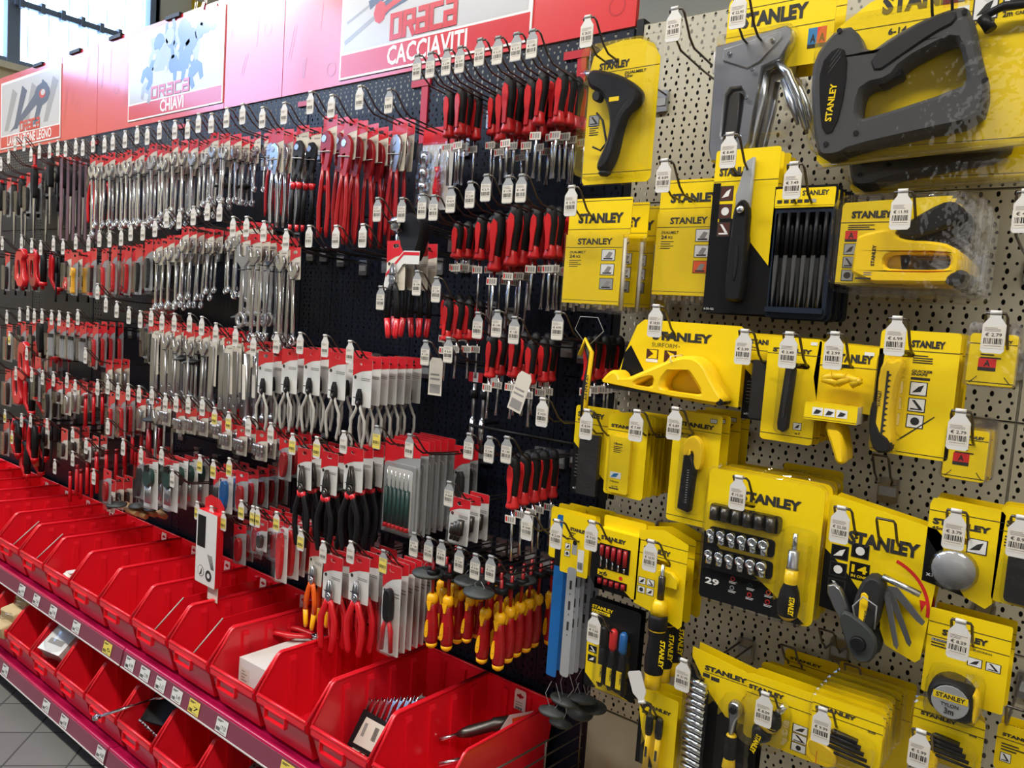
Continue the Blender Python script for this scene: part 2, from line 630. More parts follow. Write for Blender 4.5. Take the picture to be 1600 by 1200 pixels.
def oreca(g, x, z, h, w, y, m, m2=None):
    """the blocky five letter maker's logo: stroked rounded squares O r e C a"""
    cw = w / 5
    t = h * .25
    cnt = [0]

    def seg(pts, mm, tt, yy):
        for a, b in zip(pts, pts[1:]):
            dx, dz = b[0] - a[0], b[1] - a[1]
            l = math.hypot(dx, dz)
            ex, ez = dx / l * tt / 2, dz / l * tt / 2
            nx, nz = -ez, ex
            cnt[0] += 1
            g.flat([(a[0] - ex + nx, a[1] - ez + nz), (a[0] - ex - nx, a[1] - ez - nz), (b[0] + ex - nx, b[1] + ez - nz), (b[0] + ex + nx, b[1] + ez + nz)], yy - cnt[0] * .00004, mm)
    L = {0: [[(0, 0), (1, 0), (1, 1), (0, 1), (0, 0)]], 1: [[(0, 0), (0, 1), (1, 1), (1, .5), (.15, .5)], [(.55, .5), (1, 0)]],
         2: [[(.2, 1), (1, 1), (1, 0), (0, 0), (0, .5), (1, .5)]], 3: [[(1, 1), (0, 1), (0, 0), (1, 0)]], 4: [[(.2, 1), (1, 1), (1, 0), (0, 0), (0, .5), (1, .5)]]}
    for mm, tt, yy in (((m2, t * 1.9, y + .0003),) if m2 else ()) + ((m, t, y),):
        for i in range(5):
            sx = x + i * cw + cw * .12
            for pl in L[i]:
                seg([(sx + p[0] * cw * .68, z + p[1] * h) for p in pl], mm, tt, yy)


hd = link('header_board', None)
tag(hd, 'red printed header board with category posters above pegboard', 'sign')
hb = [(-4.95, -3.80), (-3.797, -3.45), (-3.447, -2.49), (-2.487, -2.16), (-2.157, -.888)]
HZ0, HZ1 = 2.147, 2.515
for i, (a, b) in enumerate(hb):
    g = G().box(a, b, -.004, .008, HZ0, HZ1 + (.0, .0, .0, .0, .06)[i], 'header_red')
    q = random.Random(i + 3)
    n = int((b - a) / .07)
    for k in range(n):
        x = a + .03 + k * .07
        z = HZ0 + .03 + q.random() * .25
        kind = q.randint(0, 2)
        l = .05 + q.random() * .12
        if kind == 0:
            for e in (-.006, .006):
                g.flat([(x + e, z), (x + e + .0022, z), (x + e + .03, z + l), (x + e + .0278, z + l)], -.0044, 'header_line')
        elif kind == 1:
            o_, i_ = circ(x, z, .022, 12), circ(x, z, .018, 12)
            for j in range(12):
                g.flat([o_[j], o_[(j + 1) % 12], i_[(j + 1) % 12], i_[j]], -.0044, 'header_line')
        else:
            g.flat([(x, z), (x + .012, z), (x + .02, z + l), (x - .004, z + l * .9)], -.0044, 'header_line')
    link('panel', g.mesh('panel'), hd)


def shapes_wrench(g, x, z, l, ang, y, m, w=.012):
    c, s_ = math.cos(ang), math.sin(ang)
    R = lambda p: (x + p[0] * c - p[1] * s_, z + p[0] * s_ + p[1] * c)
    g.flat([R(p) for p in ((-w / 2, 0), (w / 2, 0), (w / 2, l), (-w / 2, l))], y, m)
    jaw = [(-w, l), (w, l), (w * 1.9, l + w * 1.2), (w * 1.5, l + w * 2.9), (w * .7, l + w * 2.9), (w * .7, l + w * 1.6), (-w * .7, l + w * 1.6), (-w * .7, l + w * 2.9), (-w * 1.5, l + w * 2.9), (-w * 1.9, l + w * 1.2)]
    g.flat([R(p) for p in jaw], y, m)
    g.flat([R(p) for p in circ(0, -w, w * 1.6, 12)], y, m)


def shapes_driver(g, x, z, l, ang, y, hm, m2, w=.02):
    c, s_ = math.cos(ang), math.sin(ang)
    R = lambda p: (x + p[0] * c - p[1] * s_, z + p[0] * s_ + p[1] * c)
    g.flat([R(p) for p in ((-w * .13, -l), (w * .13, -l), (w * .13, 0), (-w * .13, 0))], y, 'poster_steel')
    hp = [(-w * .45, 0), (w * .45, 0), (w * .35, w * .8), (w * .6, w * 2.2), (w * .55, w * 4.2), (0, w * 4.8), (-w * .55, w * 4.2), (-w * .6, w * 2.2), (-w * .35, w * .8)]
    g.flat([R(p) for p in hp], y - .0001, hm)
    g.flat([R((p[0] * .45 + w * .1, p[1] * .8 + w * .4)) for p in hp], y - .0002, m2)


def poster(x0, x1, z0, z1, title, fn):
    band = z0 + (z1 - z0) * .20
    g = G().box(x0, x1, -.0075, -.0045, z0, z1, 'poster_white')
    y = -.0078
    g.rect(x0 + .012, band, x1 - .012, z1 - .012, y, 'poster_pale')
    g.rect(x0 + .006, z0 + .006, x1 - .006, band - .006, y, 'poster_red')
    fn(g, x0, x1, band, z1 - .012, y - .0003)
    g.text(title, (x0 + x1) / 2, z0 + (band - z0) * .2, (band - z0) * .66, y - .0006, 'poster_white', .022, w=(x1 - x0) * {17: .74, 6: .25, 10: .42}[len(title)], centre=True)
    link('poster', g.mesh('poster'), hd)


def art1(g, x0, x1, z0, z1, y):
    w = x1 - x0
    for k in range(5):
        a = x0 + .05 + k * w / 6
        g.flat([(a, z0 + .02), (a + .05, z0 + .02), (a + .16, z1 - .06), (a + .10, z1 - .03)], y, ('poster_steel', 'poster_blue', 'poster_steel', 'poster_blue', 'poster_steel')[k])
    g.flat([(x0 + .12, z0 + .01), (x0 + .22, z0 + .03), (x0 + w * .82, z1 - .09), (x0 + w * .70, z1 - .05)], y - .0002, 'poster_blue')
    g.flat(smooth_poly([(x0 + w * .58, z1 - .14), (x0 + w * .78, z1 - .15), (x0 + w * .86, z1 - .09), (x0 + w * .74, z1 - .04), (x0 + w * .60, z1 - .06)], 1), y - .0004, 'poster_blue')
    g.flat(circ(x0 + w * .72, z1 - .095, .035, 12, .6), y - .0006, 'poster_red').flat(circ(x0 + w * .73, z1 - .09, .024, 12, .6), y - .0008, 'poster_pale')
    oreca(g, x0 + w * .35, z0 + .005, .04, w * .34, y - .0006, 'poster_red')


def art2(g, x0, x1, z0, z1, y):
    w, h = x1 - x0, z1 - z0
    g.flat([(x0 + w * .3, z0 + h * .4), (x0 + w * .75, z0 + h * .35), (x0 + w * .8, z1), (x0 + w * .25, z1 - h * .1)], y + .0001, 'poster_steel')
    q = random.Random(4)
    for (fx, fz, l, an, ww) in ((.28, .75, .10, 2.5, .02), (.22, .45, .08, 2.75, .019), (.5, .5, .10, .2, .017), (.62, .85, .1, 3.0, .02), (.72, .55, .12, -.9, .018), (.78, .8, .10, -1.2, .02), (.68, .75, .12, 3.6, .022), (.42, .88, .08, 2.2, .016), (.85, .95, .03, -.4, .014), (.5, .8, .12, -2.2, .015)):
        shapes_wrench(g, x0 + w * (.5 + (fx - .5) * .8), z0 + h * (.6 + (fz - .6) * .75), l * .8, an, y - .0002 * q.random(), ('poster_blue', 'poster_steel')[int(l * 100) % 3 == 2], ww * 1.25)
    for (fx, fz) in ((.3, .62), (.55, .66), (.7, .45), (.43, .4)):
        g.flat(circ(x0 + w * fx, z0 + h * fz, .012, 10), y - .0005, 'poster_pale')
    oreca(g, x0 + w * .27, z0 + h * .02, h * .15, w * .42, y - .0007, 'poster_red')


def art3(g, x0, x1, z0, z1, y):
    w, h = x1 - x0, z1 - z0
    for fx, fz, sl, an, ww, m1, m2 in ((.17, .40, .10, -1.24, .030, 'poster_blue', 'poster_blue'), (.23, .30, .155, -1.18, .050, 'poster_blue', 'poster_red'), (.66, .60, .08, -1.2, .026, 'poster_blue', 'poster_red'), (.65, .33, .03, -1.02, .048, 'poster_blue', 'poster_red')):
        shapes_driver(g, x0 + w * fx, z0 + h * fz, sl, an, y, m1, m2, ww)
    g.flat(circ(x0 + w * .235, z0 + h * .31, .026, 8, 1.2), y - .0003, 'poster_red')
    oreca(g, x0 + w * .30, z0 + h * .04, h * .20, w * .36, y - .0007, 'poster_red')


poster(-4.50, -3.80, HZ0 + .015, HZ1 - .03, 'LAVORAZIONE LEGNO', art1)
poster(-3.17, -2.495, HZ0 + .02, HZ1 - .02, 'CHIAVI', art2)
poster(-1.875, -1.17, HZ0 + .012, HZ1 + .02, 'CACCIAVITI', art3)
for x in (-4.05, -3.66, -3.29, -2.84, -2.0):
    link('clip', G().box(x - .05, x + .05, -.012, .014, HZ1 - .008, HZ1 + .006, 'charcoal').mesh('clip'), hd)

# ================================================================ hooks
def hook_wire(L):
    g = G()
    a = .0125
    side = [(a, 0, 0), (a, -L * .5, .005), (a, -L + .055, .012), (a, -L + .035, .024), (a, -L + .008, .055), (a * .9, -L, .060)]
    path = side + [(-p[0], p[1], p[2]) for p in reversed(side)]
    return g.tube(path, .0021, 'peg_wire', 5)


def tag_parts(L, price, grey=False, yellow=False, seed=0):
    g = G()
    g.prism([(-.008, .006), (.008, .006), (.008, -.004), (.0165, -.016), (.0165, -.058), (.013, -.062), (-.013, -.062), (-.0165, -.058), (-.0165, -.016), (-.008, -.004)], -.002, 0, 'mid_grey' if grey else 'tag_white')
    g.tube([(-.008, -.001, .004), (.008, -.001, .004)], .0038, 'mid_grey' if grey else 'tag_white', 6)
    l = G()
    q = random.Random(seed)
    l.rect(-.0155, -.054 if not grey else -.060, .0155, -.018, -.0023, 'label_yellow' if yellow else 'label')
    for k in range(3):
        l.rect(-.013, -.0215 - k * .0024, q.uniform(.002, .013), -.0205 - k * .0024, -.0025, 'ink_grey')
    if price:
        l.text('€ ' + price, 0, -.0345, .0052, -.0026, 'ink', .012, w=.023, centre=True)
    bars(l, -.013, -.047, .026, .0095, -.0025, 'ink', seed, n=12)
    l.rect(-.012, -.0505, .012, -.0495, -.0025, 'ink_grey')
    M = Matrix.Translation((0, -L - .002, .058)) @ Matrix.Scale(.82, 4)
    return g.xf(M), l.xf(M)


_hooks = {}


def hook(u, v, label, price='', L=.3, grey=False, yellow=False, notag=False, group=None, rz=0.0, flip=False):
    """a double wire peg whose tip shows at pixel u, v"""
    p = P(u, v, L)
    k = (L, price, grey, yellow, notag, flip)
    if k not in _hooks:
        plate = G().box(-.017, .017, -.009, 0, -.034, .010, 'satin_steel', .003).box(-.014, .014, -.011, -.009, -.022, -.006, 'mid_grey')
        parts = [('back_plate', plate)]
        if not notag:
            a, b = tag_parts(L, price, grey, yellow, len(_hooks))
            if flip:
                M = Matrix.Translation((0, -L, .06)) @ Matrix.Rotation(2.75, 4, 'Y') @ Matrix.Translation((0, L, -.06))
                parts.append(('price_tag', a.xf(M)))
            else:
                parts.append(('price_tag', a, [('price_label', b)]))
        _hooks[k] = T('display_hook', 'hook', '', hook_wire(L), parts)
    _hooks[k].put(TRS(p.x, 0, p.z - .06, rz), label, group)
    return Vector((p.x, 0, p.z - .06))


# ================================================================ yellow packaged tools
class C(G):
    """a card authored in fractions of its width and height, u to the right, v down from its top"""

    def __init__(s, w, h):
        super().__init__()
        s.w, s.h = w, h

    def S(s, p):
        return (p[0] * s.w, -p[1] * s.h)

    def card(s, m, hx=None, hz=None, r=.006, poly=None, th=.0012, hole=(.016, .0045)):
        pts = [s.S(p) for p in poly] if poly else rrect(0, -s.h, s.w, 0, r, 3)
        hs = []
        if hx is not None and .015 < hx < s.w - .015 and -s.h * .4 < hz < -.006:
            hs = [list(reversed(rrect(hx - hole[0], hz - hole[1], hx + hole[0], hz + hole[1], hole[1] * .9, 2)))]
        return s.prism(pts, 0, th, m, hs)

    def area(s, poly, m, y=-.0003):
        return s.flat([s.S(p) for p in poly], y, m)

    def R(s, u0, v0, u1, v1, m, y=-.0004):
        return s.rect(u0 * s.w, -v1 * s.h, u1 * s.w, -v0 * s.h, y, m)

    def tx(s, t, u, v, wid, hgt, m='ink', bold=.03, y=-.0007, rot=0.0, centre=False, slant=0.0):
        return s.text(t, u * s.w, -v * s.h, hgt * s.h, y, m, bold, w=wid * s.w if not rot else wid * s.h, rot=rot, centre=centre, slant=slant)

    def logo(s, u, v, wid, hgt, m='ink', y=-.0007, rot=0.0):
        return s.tx('STANLEY', u, v, wid, hgt, m, .055, y, rot)

    def line(s, v, m='ink', u0=0.0, u1=1.0):
        return s.R(u0, v, u1, v + .0009 / s.h, m, -.0005)

    def pict(s, u0, v0, u1, v1, m='print_white', k=0):
        s.R(u0, v0, u1, v1, 'ink', -.0005)
        e, f = (u1 - u0) * .06, (v1 - v0) * .06
        s.R(u0 + e, v0 + f, u1 - e, v1 - f, m, -.0006)
        d = 'print_white' if m in ('print_black', 'print_brown') else 'ink'
        uu, vv = u1 - u0, v1 - v0
        if k == 0:
            s.area([(u0 + uu * .15, v1 - vv * .2), (u0 + uu * .5, v0 + vv * .35), (u1 - uu * .2, v0 + vv * .2), (u1 - uu * .35, v1 - vv * .3)], d, -.0008)
        elif k == 1:
            s.area([(u0 + uu * .2, v0 + vv * .15), (u0 + uu * .38, v0 + vv * .15), (u1 - uu * .2, v1 - vv * .3), (u1 - uu * .3, v1 - vv * .15)], d, -.0008)
            s.R(u0 + uu * .15, v1 - vv * .25, u1 - uu * .15, v1 - vv * .15, d, -.0008)
        else:
            s.flat([(p[0], p[1]) for p in circ((u0 + uu / 2) * s.w, -(v0 + vv / 2) * s.h, min(uu * s.w, vv * s.h) * .3, 10)], -.0008, d)
        return s

    def small(s, u, v, wid, n, m='ink', dv=None):
        q = random.Random(int(u * 100 + v * 1000))
        dv = dv or .0042 / s.h
        for i in range(n):
            s.R(u, v + i * dv, u + wid * q.uniform(.55, 1), v + i * dv + dv * .42, m, -.0006)
        return s

    def P(s, poly, y0, y1, m, holes=(), inset=.001, it=0):
        pts = [s.S(p) for p in poly]
        if it:
            pts = smooth_poly(pts, it)
        hs = []
        for hh in holes:
            q = [s.S(p) for p in hh]
            hs.append(smooth_poly(q, it) if it else q)
        return s.prism(pts, y0, y1, m, hs, inset=inset)

    def B(s, u0, v0, u1, v1, y0, y1, m, c=0.0):
        return s.box(u0 * s.w, u1 * s.w, y0, y1, -v1 * s.h, -v0 * s.h, m, c)

    def rod(s, p, q, r, m, y=-.012, n=8):
        a, b = s.S(p), s.S(q)
        return s.tube([(a[0], y, a[1]), (b[0], y, b[1])], r, m, n)


def blister(w, h, u0, v0, u1, v1, d, r=.008):
    g = C(w, h)
    x0, x1, z0, z1 = u0 * w, u1 * w, -v1 * h, -v0 * h
    r = min(r, (x1 - x0) * .45, (z1 - z0) * .45)
    a = rrect(x0, z0, x1, z1, r, 2)
    e = min(.003, (x1 - x0) * .1)
    b = rrect(x0 + e, z0 + e, x1 - e, z1 - e, max(r - e, .001), 2)
    n = len(a)
    vs = [(p[0], -.0002, p[1]) for p in a] + [(p[0], -d, p[1]) for p in b]
    g.add(vs, [(i, (i + 1) % n, (i + 1) % n + n, i + n) for i in range(n)], 'clear_plastic')
    g.add([(p[0], -d, p[1]) for p in b], [tuple(range(n))], 'clear_plastic')
    return g


def clamshell(w, h, m=.03, th=.006):
    """clear outer shell with a rounded edge around a card"""
    g = C(w, h)
    o = rrect(-m * w, -h - m * w, w + m * w, m * w, .014, 3)
    i = rrect(-m * w * .2, -h - m * w * .2, w + m * w * .2, m * w * .2, .010, 3)
    n = len(o)
    g.add([(p[0], .0, p[1]) for p in o] + [(p[0], -th * .3, p[1]) for p in i] + [(p[0], .004, p[1]) for p in o],
          [(k, (k + 1) % n, (k + 1) % n + n, k + n) for k in range(n)] + [(k, (k + 1) % n, (k + 1) % n + 2 * n, k + 2 * n) for k in range(n)], 'clear_plastic')
    return g


def k_tacker(w, h, hx, hz):
    c = C(w, h).card('yellow', hx, hz, .010)
    c.line(.16).line(.50).logo(.14, .40, .62, .17)
    c.R(.78, .56, .86, .76, 'print_blue').R(.86, .56, .94, .76, 'print_red')
    c.R(.78, .76, .94, .81, 'ink').tx('A', .80, .74, .05, .10, 'ink').tx('A', .88, .74, .05, .10, 'ink')
    b = C(w, h)
    # pressed steel tacker: head plate, magazine, body with an oval slot
    b.P([(-.04, .66), (.62, .54), (.68, .60), (.68, .74), (.60, .95), (.44, 1.02), (.42, 1.30), (.38, 1.95), (.30, 2.16), (.02, 2.18), (-.02, 2.0), (-.03, 1.15)],
        -.026, -.004, 'satin_steel', [list(reversed([(.11, 1.32), (.15, 1.24), (.25, 1.24), (.29, 1.32), (.27, 1.85), (.23, 1.92), (.13, 1.92), (.10, 1.85)]))], .003)
    b.P([(.05, .72), (.58, .62), (.60, .70), (.42, .96), (.30, 1.02), (.06, .88)], -.029, -.026, 'satin_steel', (), .002)
    b.P([(.14, 1.34), (.18, 1.28), (.24, 1.30), (.24, 1.86), (.18, 1.90), (.13, 1.84)], -.022, -.006, 'dark_steel', (), .001)
    for q in ((.12, .80), (.52, .72), (.36, 1.05), (.33, 1.4), (.3, 1.9)):
        b.lathe([(.004, -.031), (.003, -.033)], 'chrome', 8, q[0] * w, -q[1] * h, axis='y')
    b.tube([(-.01 * w, -.015, -.7 * h), (-.05 * w, -.015, -.72 * h), (-.05 * w, -.015, -.98 * h), (0, -.015, -1.0 * h)], .004, 'white', 6)
    lv = C(w, h)
    lv.tube([(.54 * w, -.016, -.95 * h), (.66 * w, -.016, -1.12 * h), (.78 * w, -.016, -1.45 * h), (.88 * w, -.016, -1.85 * h)], [.006, .008, .007, .004], 'chrome', 8, sy=1.3)
    lv.tube([(.62 * w, -.018, -1.2 * h), (.72 * w, -.018, -1.5 * h), (.80 * w, -.018, -1.78 * h)], [.004, .006, .003], 'satin_steel', 6)
    sp = C(w, h).tube([(.44 * w, -.006, -1.05 * h), (.43 * w, -.006, -1.4 * h), (.36 * w, -.006, -2.0 * h), (.30 * w, -.006, -2.1 * h)], .007, 'satin_steel', 8)
    return c, [('tacker', b, [('lever', lv)]), ('spring_tube', sp), ('blister', blister(w, h, -.02, .52, .70, 1.9, .034))]


def k_etacker(w, h, hx, hz):
    c = C(w, h).card('yellow', None, None, poly=[(.0, .30), (.05, .18), (.2, .06), (.42, -.02), (.98, -.05), (1, .0), (1, .93), (.97, .97), (.05, 1.03), (.01, .98)])
    c.logo(.26, .14, .44, .10, rot=0).line(.21, 'ink', .1, 1).line(.93, 'ink', .02, 1)
    c.tx('6-14', .30, .27, .085, .035).tx('mm', .39, .27, .05, .028).small(.30, .30, .16, 3, dv=.022)
    c.R(.535, .19, .60, .30, 'print_red').tx('A', .555, .27, .03, .05).R(.60, .175, .65, .28, 'print_white').tx('J', .62, .25, .018, .05)
    c.pict(.665, .14, .77, .27, 'print_white', 0).tx('ANTI-JAM', .67, .29, .09, .018)
    c.pict(.785, .11, .90, .24, 'print_white', 2).tx('2m', .79, .27, .04, .028).tx('CABLE', .84, .268, .06, .016)
    b = C(w, h)
    b.P([(-.01, .45), (.015, .35), (.09, .25), (.18, .25), (.245, .43), (.36, .34), (.50, .27), (.64, .235), (.685, .275), (.735, .50), (.79, .69), (.77, .87), (.50, .915), (.22, .97), (.16, 1.01), (.07, 1.01), (.04, .92), (-.005, .62)],
        -.048, -.006, 'grey_plastic', [list(reversed([(.235, .69), (.25, .61), (.37, .595), (.42, .505), (.60, .41), (.645, .42), (.70, .63), (.68, .68), (.27, .80), (.235, .78)]))], .006, 1)
    pl = C(w, h).P([(.03, .46), (.10, .36), (.16, .40), (.17, .62), (.14, .86), (.08, .87), (.05, .70)], -.0505, -.047, 'print_black', (), .001, 1)
    pl.text('STANLEY', .115 * w, -.80 * h, .028 * h * 1.3, -.0512, 'yellow', .03, w=.17 * h * 1.3, rot=PI / 2 - .06)
    for k in range(3):
        pl.area([(.075 + k * .004, .52 - k * .035), (.13, .43 - k * .03), (.133, .415 - k * .03), (.078 + k * .004, .505 - k * .035)], 'grey_plastic', -.0511)
    for q in ((.11, .27), (.66, .28), (.775, .66), (.24, .88), (.10, .93)):
        pl.lathe([(.004, -.049), (.004, -.050)], 'black', 8, q[0] * w, -q[1] * h, axis='y')
    tr = C(w, h).P([(.31, .55), (.41, .52), (.42, .57), (.36, .59), (.31, .62)], -.040, -.012, 'black', (), .003, 1)
    gr = C(w, h).P([(.26, .45), (.42, .32), (.62, .245), (.64, .33), (.54, .38), (.42, .47), (.30, .56)], -.051, -.042, 'charcoal', (), .004, 1)
    cb = C(w, h).tube([(.72 * w, -.02, -.28 * h), (.80 * w, -.02, -.24 * h), (.93 * w, -.02, -.25 * h), (.95 * w, -.02, -.28 * h)], .006, 'black', 8)
    cb.tube([(.72 * w, -.02, -.28 * h), (.76 * w, -.02, -.36 * h)], .008, 'black', 8)
    cl = C(w, h)
    cl.tube([(.02 * w, -.004, -1.03 * h), (.5 * w, -.004, -.985 * h), (1.0 * w, -.004, -.97 * h)], .004, 'clear_plastic', 6)
    e = blister(w, h, -.01, .18, .98, 1.0, .053, .03)
    return c, [('staple_gun', b, [('side_plate', pl), ('trigger', tr), ('rubber_grip', gr), ('power_cord', cb)]), ('blister', e, [('blister_lip', cl)])]


def k_glue_gun(w, h, hx, hz):
    poly = [(0, .18), (.04, .08), (.2, .02), (.45, .0), (.7, .01), (.9, .06), (1, .16), (1.0, .97), (.95, 1), (.03, 1), (0, .97)]
    c = C(w, h).card('yellow', hx, hz, poly=poly)
    c.logo(.14, .185, .44, .045).line(.205).line(.92)
    c.tx('DUALMELT', .52, .24, .30, .018, slant=.2).tx('25w', .52, .265, .12, .02).small(.06, .56, .14, 6)
    c.pict(.04, .50, .2, .58, 'print_grey', 1)
    b = C(w, h)
    b.P([(.08, .24), (.16, .20), (.60, .28), (.84, .38), (.86, .45), (.78, .50), (.66, .54), (.60, .66), (.56, .82), (.46, .93), (.34, .93), (.32, .87), (.44, .74), (.48, .60), (.40, .45), (.30, .38), (.14, .34), (.10, .30)], -.034, -.006, 'black', (), .007, 2)
    sh = C(w, h).P([(.72, .46), (.86, .40), (.84, .50), (.70, .56), (.62, .68), (.56, .86), (.44, .92), (.50, .78), (.56, .62), (.60, .54)], -.038, -.03, 'rubber', (), .004, 1)
    nz = C(w, h).tube([(.12 * w, -.02, -.25 * h), (.02 * w, -.02, -.205 * h)], [.008, .004], 'satin_steel', 8)
    tr = C(w, h).P([(.18, .36), (.28, .36), (.30, .42), (.24, .44), (.17, .41)], -.028, -.012, 'charcoal', (), .002, 1)
    bg = C(w, h).R(.46, .43, .60, .46, 'yellow', -.0345)
    cb = C(w, h).tube([(.18 * w, -.012, -.74 * h), (.30 * w, -.012, -.77 * h), (.38 * w, -.012, -.72 * h), (.30 * w, -.012, -.56 * h), (.2 * w, -.012, -.50 * h)], .0022, 'black', 6)
    cb.lathe([(.011, -.93 * h), (.013, -.945 * h), (.008, -.96 * h)], 'rubber', 10, .42 * w, -.02)
    return c, [('glue_gun', b, [('grip', sh), ('nozzle', nz), ('trigger', tr), ('badge', bg), ('power_cord', cb)]), ('blister', blister(w, h, .01, .04, .97, .985, .040, .02)), ('clamshell', clamshell(w, h, .02))]


def k_glue(w, h, hx, hz, two=True):
    top = .32 if two else .27
    c = C(w, h)
    hh = []
    c.prism(rrect(0, -top * h, w, 0, .002, 1), -.001, .0005, 'yellow')
    c.logo(.16, top * .66, .72, top * .24, y=-.0016).R(0, top * .84, 1, top * .85, 'ink', -.0014).R(0, .02, 1, .024, 'ink', -.0014)
    c.B(.0, top, .92, .93, -.006, -.004, 'yellow')
    y = -.0064
    c.tx('STANLEY', .20, top + .085, .56, .05, 'ink', .035, y).R(0, top + .11, .92, top + .114, 'ink', y)
    c.tx('DUALMELT', .08, top + .165, .26, .022, 'ink', .02, y, slant=.2).tx('24', .08, top + .205, .09, .028, 'ink', .03, y).tx('PCS', .19, top + .205, .07, .02, 'ink', .03, y)
    for i in range(4):
        c.R(.08, top + .225 + i * .018, .08 + .2 - (i % 2) * .05, top + .231 + i * .018, 'ink', y)
    for i, m in enumerate(('print_white', 'print_white', 'print_grey' if two else 'print_orange')):
        v = top + .13 + i * .125
        c.R(.60, v, .82, v + .10, 'ink', y)
        c.R(.61, v + .005, .81, v + .095, m, y - .0002)
        c.area([(.66, v + .07), (.72, v + .02), (.78, v + .03), (.74, v + .075)], 'ink_grey', y - .0004)
        c.R(.64, v + .075, .78, v + .088, 'ink', y - .0004)
    c.R(0, .90, .92, .903, 'ink', y)
    st = C(w, h)
    for i in range(10):
        x = (.03 + .9 * i / 9) * w
        st.tube([(x, 0, -(top + .03) * h), (x + .002 * math.sin(i * 3), 0, -h * (.965 + .012 * math.sin(i * 2.3)))], .0036, 'glue_white', 6)
    bag = C(w, h)
    z0, z1 = -h * 1.0, -h * (top - .02)
    nx, nz = 6, 8
    q = random.Random(3)
    vs = [((-.03 + 1.04 * i / nx) * w, -.0095 - .004 * q.random() + (.006 if i in (0, nx) else 0), z0 + (z1 - z0) * j / nz) for j in range(nz + 1) for i in range(nx + 1)]
    fs = [(j * (nx + 1) + i, j * (nx + 1) + i + 1, (j + 1) * (nx + 1) + i + 1, (j + 1) * (nx + 1) + i) for j in range(nz) for i in range(nx)]
    bag.add(vs, fs, 'clear_bag', True)
    return c, [('glue_stick', st), ('bag', bag)]


def k_glue2(w, h, hx, hz):
    return k_glue(w, h, hx, hz, False)


def k_plane(w, h, hx, hz):
    c = C(w, h).card('yellow', hx, hz, .005)
    c.area([(0, .44), (.14, .44), (.14, .42), (.35, .42), (1, .72), (1, 1), (0, 1)], 'print_black', -.0003)
    c.R(0, .2, .12, 1, 'print_black', -.00035).logo(.08, .155, .52, .045).line(.19)
    for i in range(3):
        c.pict(.12, .22 + i * .11, .33, .31 + i * .11, 'print_brown', (0, 2, 1)[i])
    c.tx('5-22-122', .02, .985, .16, .012, 'print_white', 0)
    b = C(w, h)
    b.P([(.40, .28), (.52, .08), (.64, .06), (.64, .50), (.44, .52)], -.010, -.003, 'mid_grey', (), .002)
    hd_ = C(w, h).P([(.42, .38), (.50, .32), (.60, .32), (.66, .38), (.66, .52), (.68, .56), (.68, .90), (.64, .93), (.44, .93), (.40, .90), (.40, .56), (.42, .52)], -.022, -.004, 'black', (), .004, 1)
    hd_.P([(.54, .58), (.58, .62), (.58, .76), (.54, .82), (.52, .76), (.52, .62)], -.0235, -.021, 'rubber', (), .001, 1)
    rv = C(w, h).lathe([(.007, -.024), (.006, -.027), (.001, -.028)], 'chrome', 12, .55 * w, -.38 * h, axis='y')
    return c, [('blade', b), ('handle', hd_, [('rivet', rv)])]


def k_files(w, h, hx, hz):
    c = C(w, h)
    c.prism(rrect(0, -h, w, 0, .008, 3), 0, .006, 'navy', [list(reversed(rrect(w * .06, -h * .93, w * .94, -h * .20, .004, 2)))])
    c.R(.0, .0, 1, .14, 'print_black', -.0003)
    lab = C(w, h).B(.02, .02, .98, .165, -.0022, -.001, 'yellow', .002)
    lab.tx('STANLEY', .46, .075, .42, .035, 'ink', .035, -.0026)
    for i in range(6):
        lab.R(.06 + i * .11, .105, .14 + i * .11, .13, 'ink' if i < 5 else 'print_grey', -.0026)
    lab.R(.02, .15, .98, .152, 'ink', -.0026)
    fs_ = []
    for i in range(6):
        u = .12 + i * .15
        f = C(w, h).rod((u, .20), (u, .52), .0032, 'black', .001)
        b = C(w, h)
        b.prism([(u * w - .0028, -.52 * h), (u * w + .0028, -.52 * h), (u * w + .0034, -.62 * h), (u * w + .0024, -.80 * h), (u * w, -.92 * h), (u * w - .0024, -.80 * h), (u * w - .0034, -.62 * h)], -.001, .003, 'grey_plastic', inset=.0008)
        fs_.append(('needle_file', f, [('file_blade', b)]))
    base = C(w, h).B(.03, .92, .97, .96, -.006, .004, 'navy', .001)
    return c, [('header_label', lab), ('tray', base)] + fs_


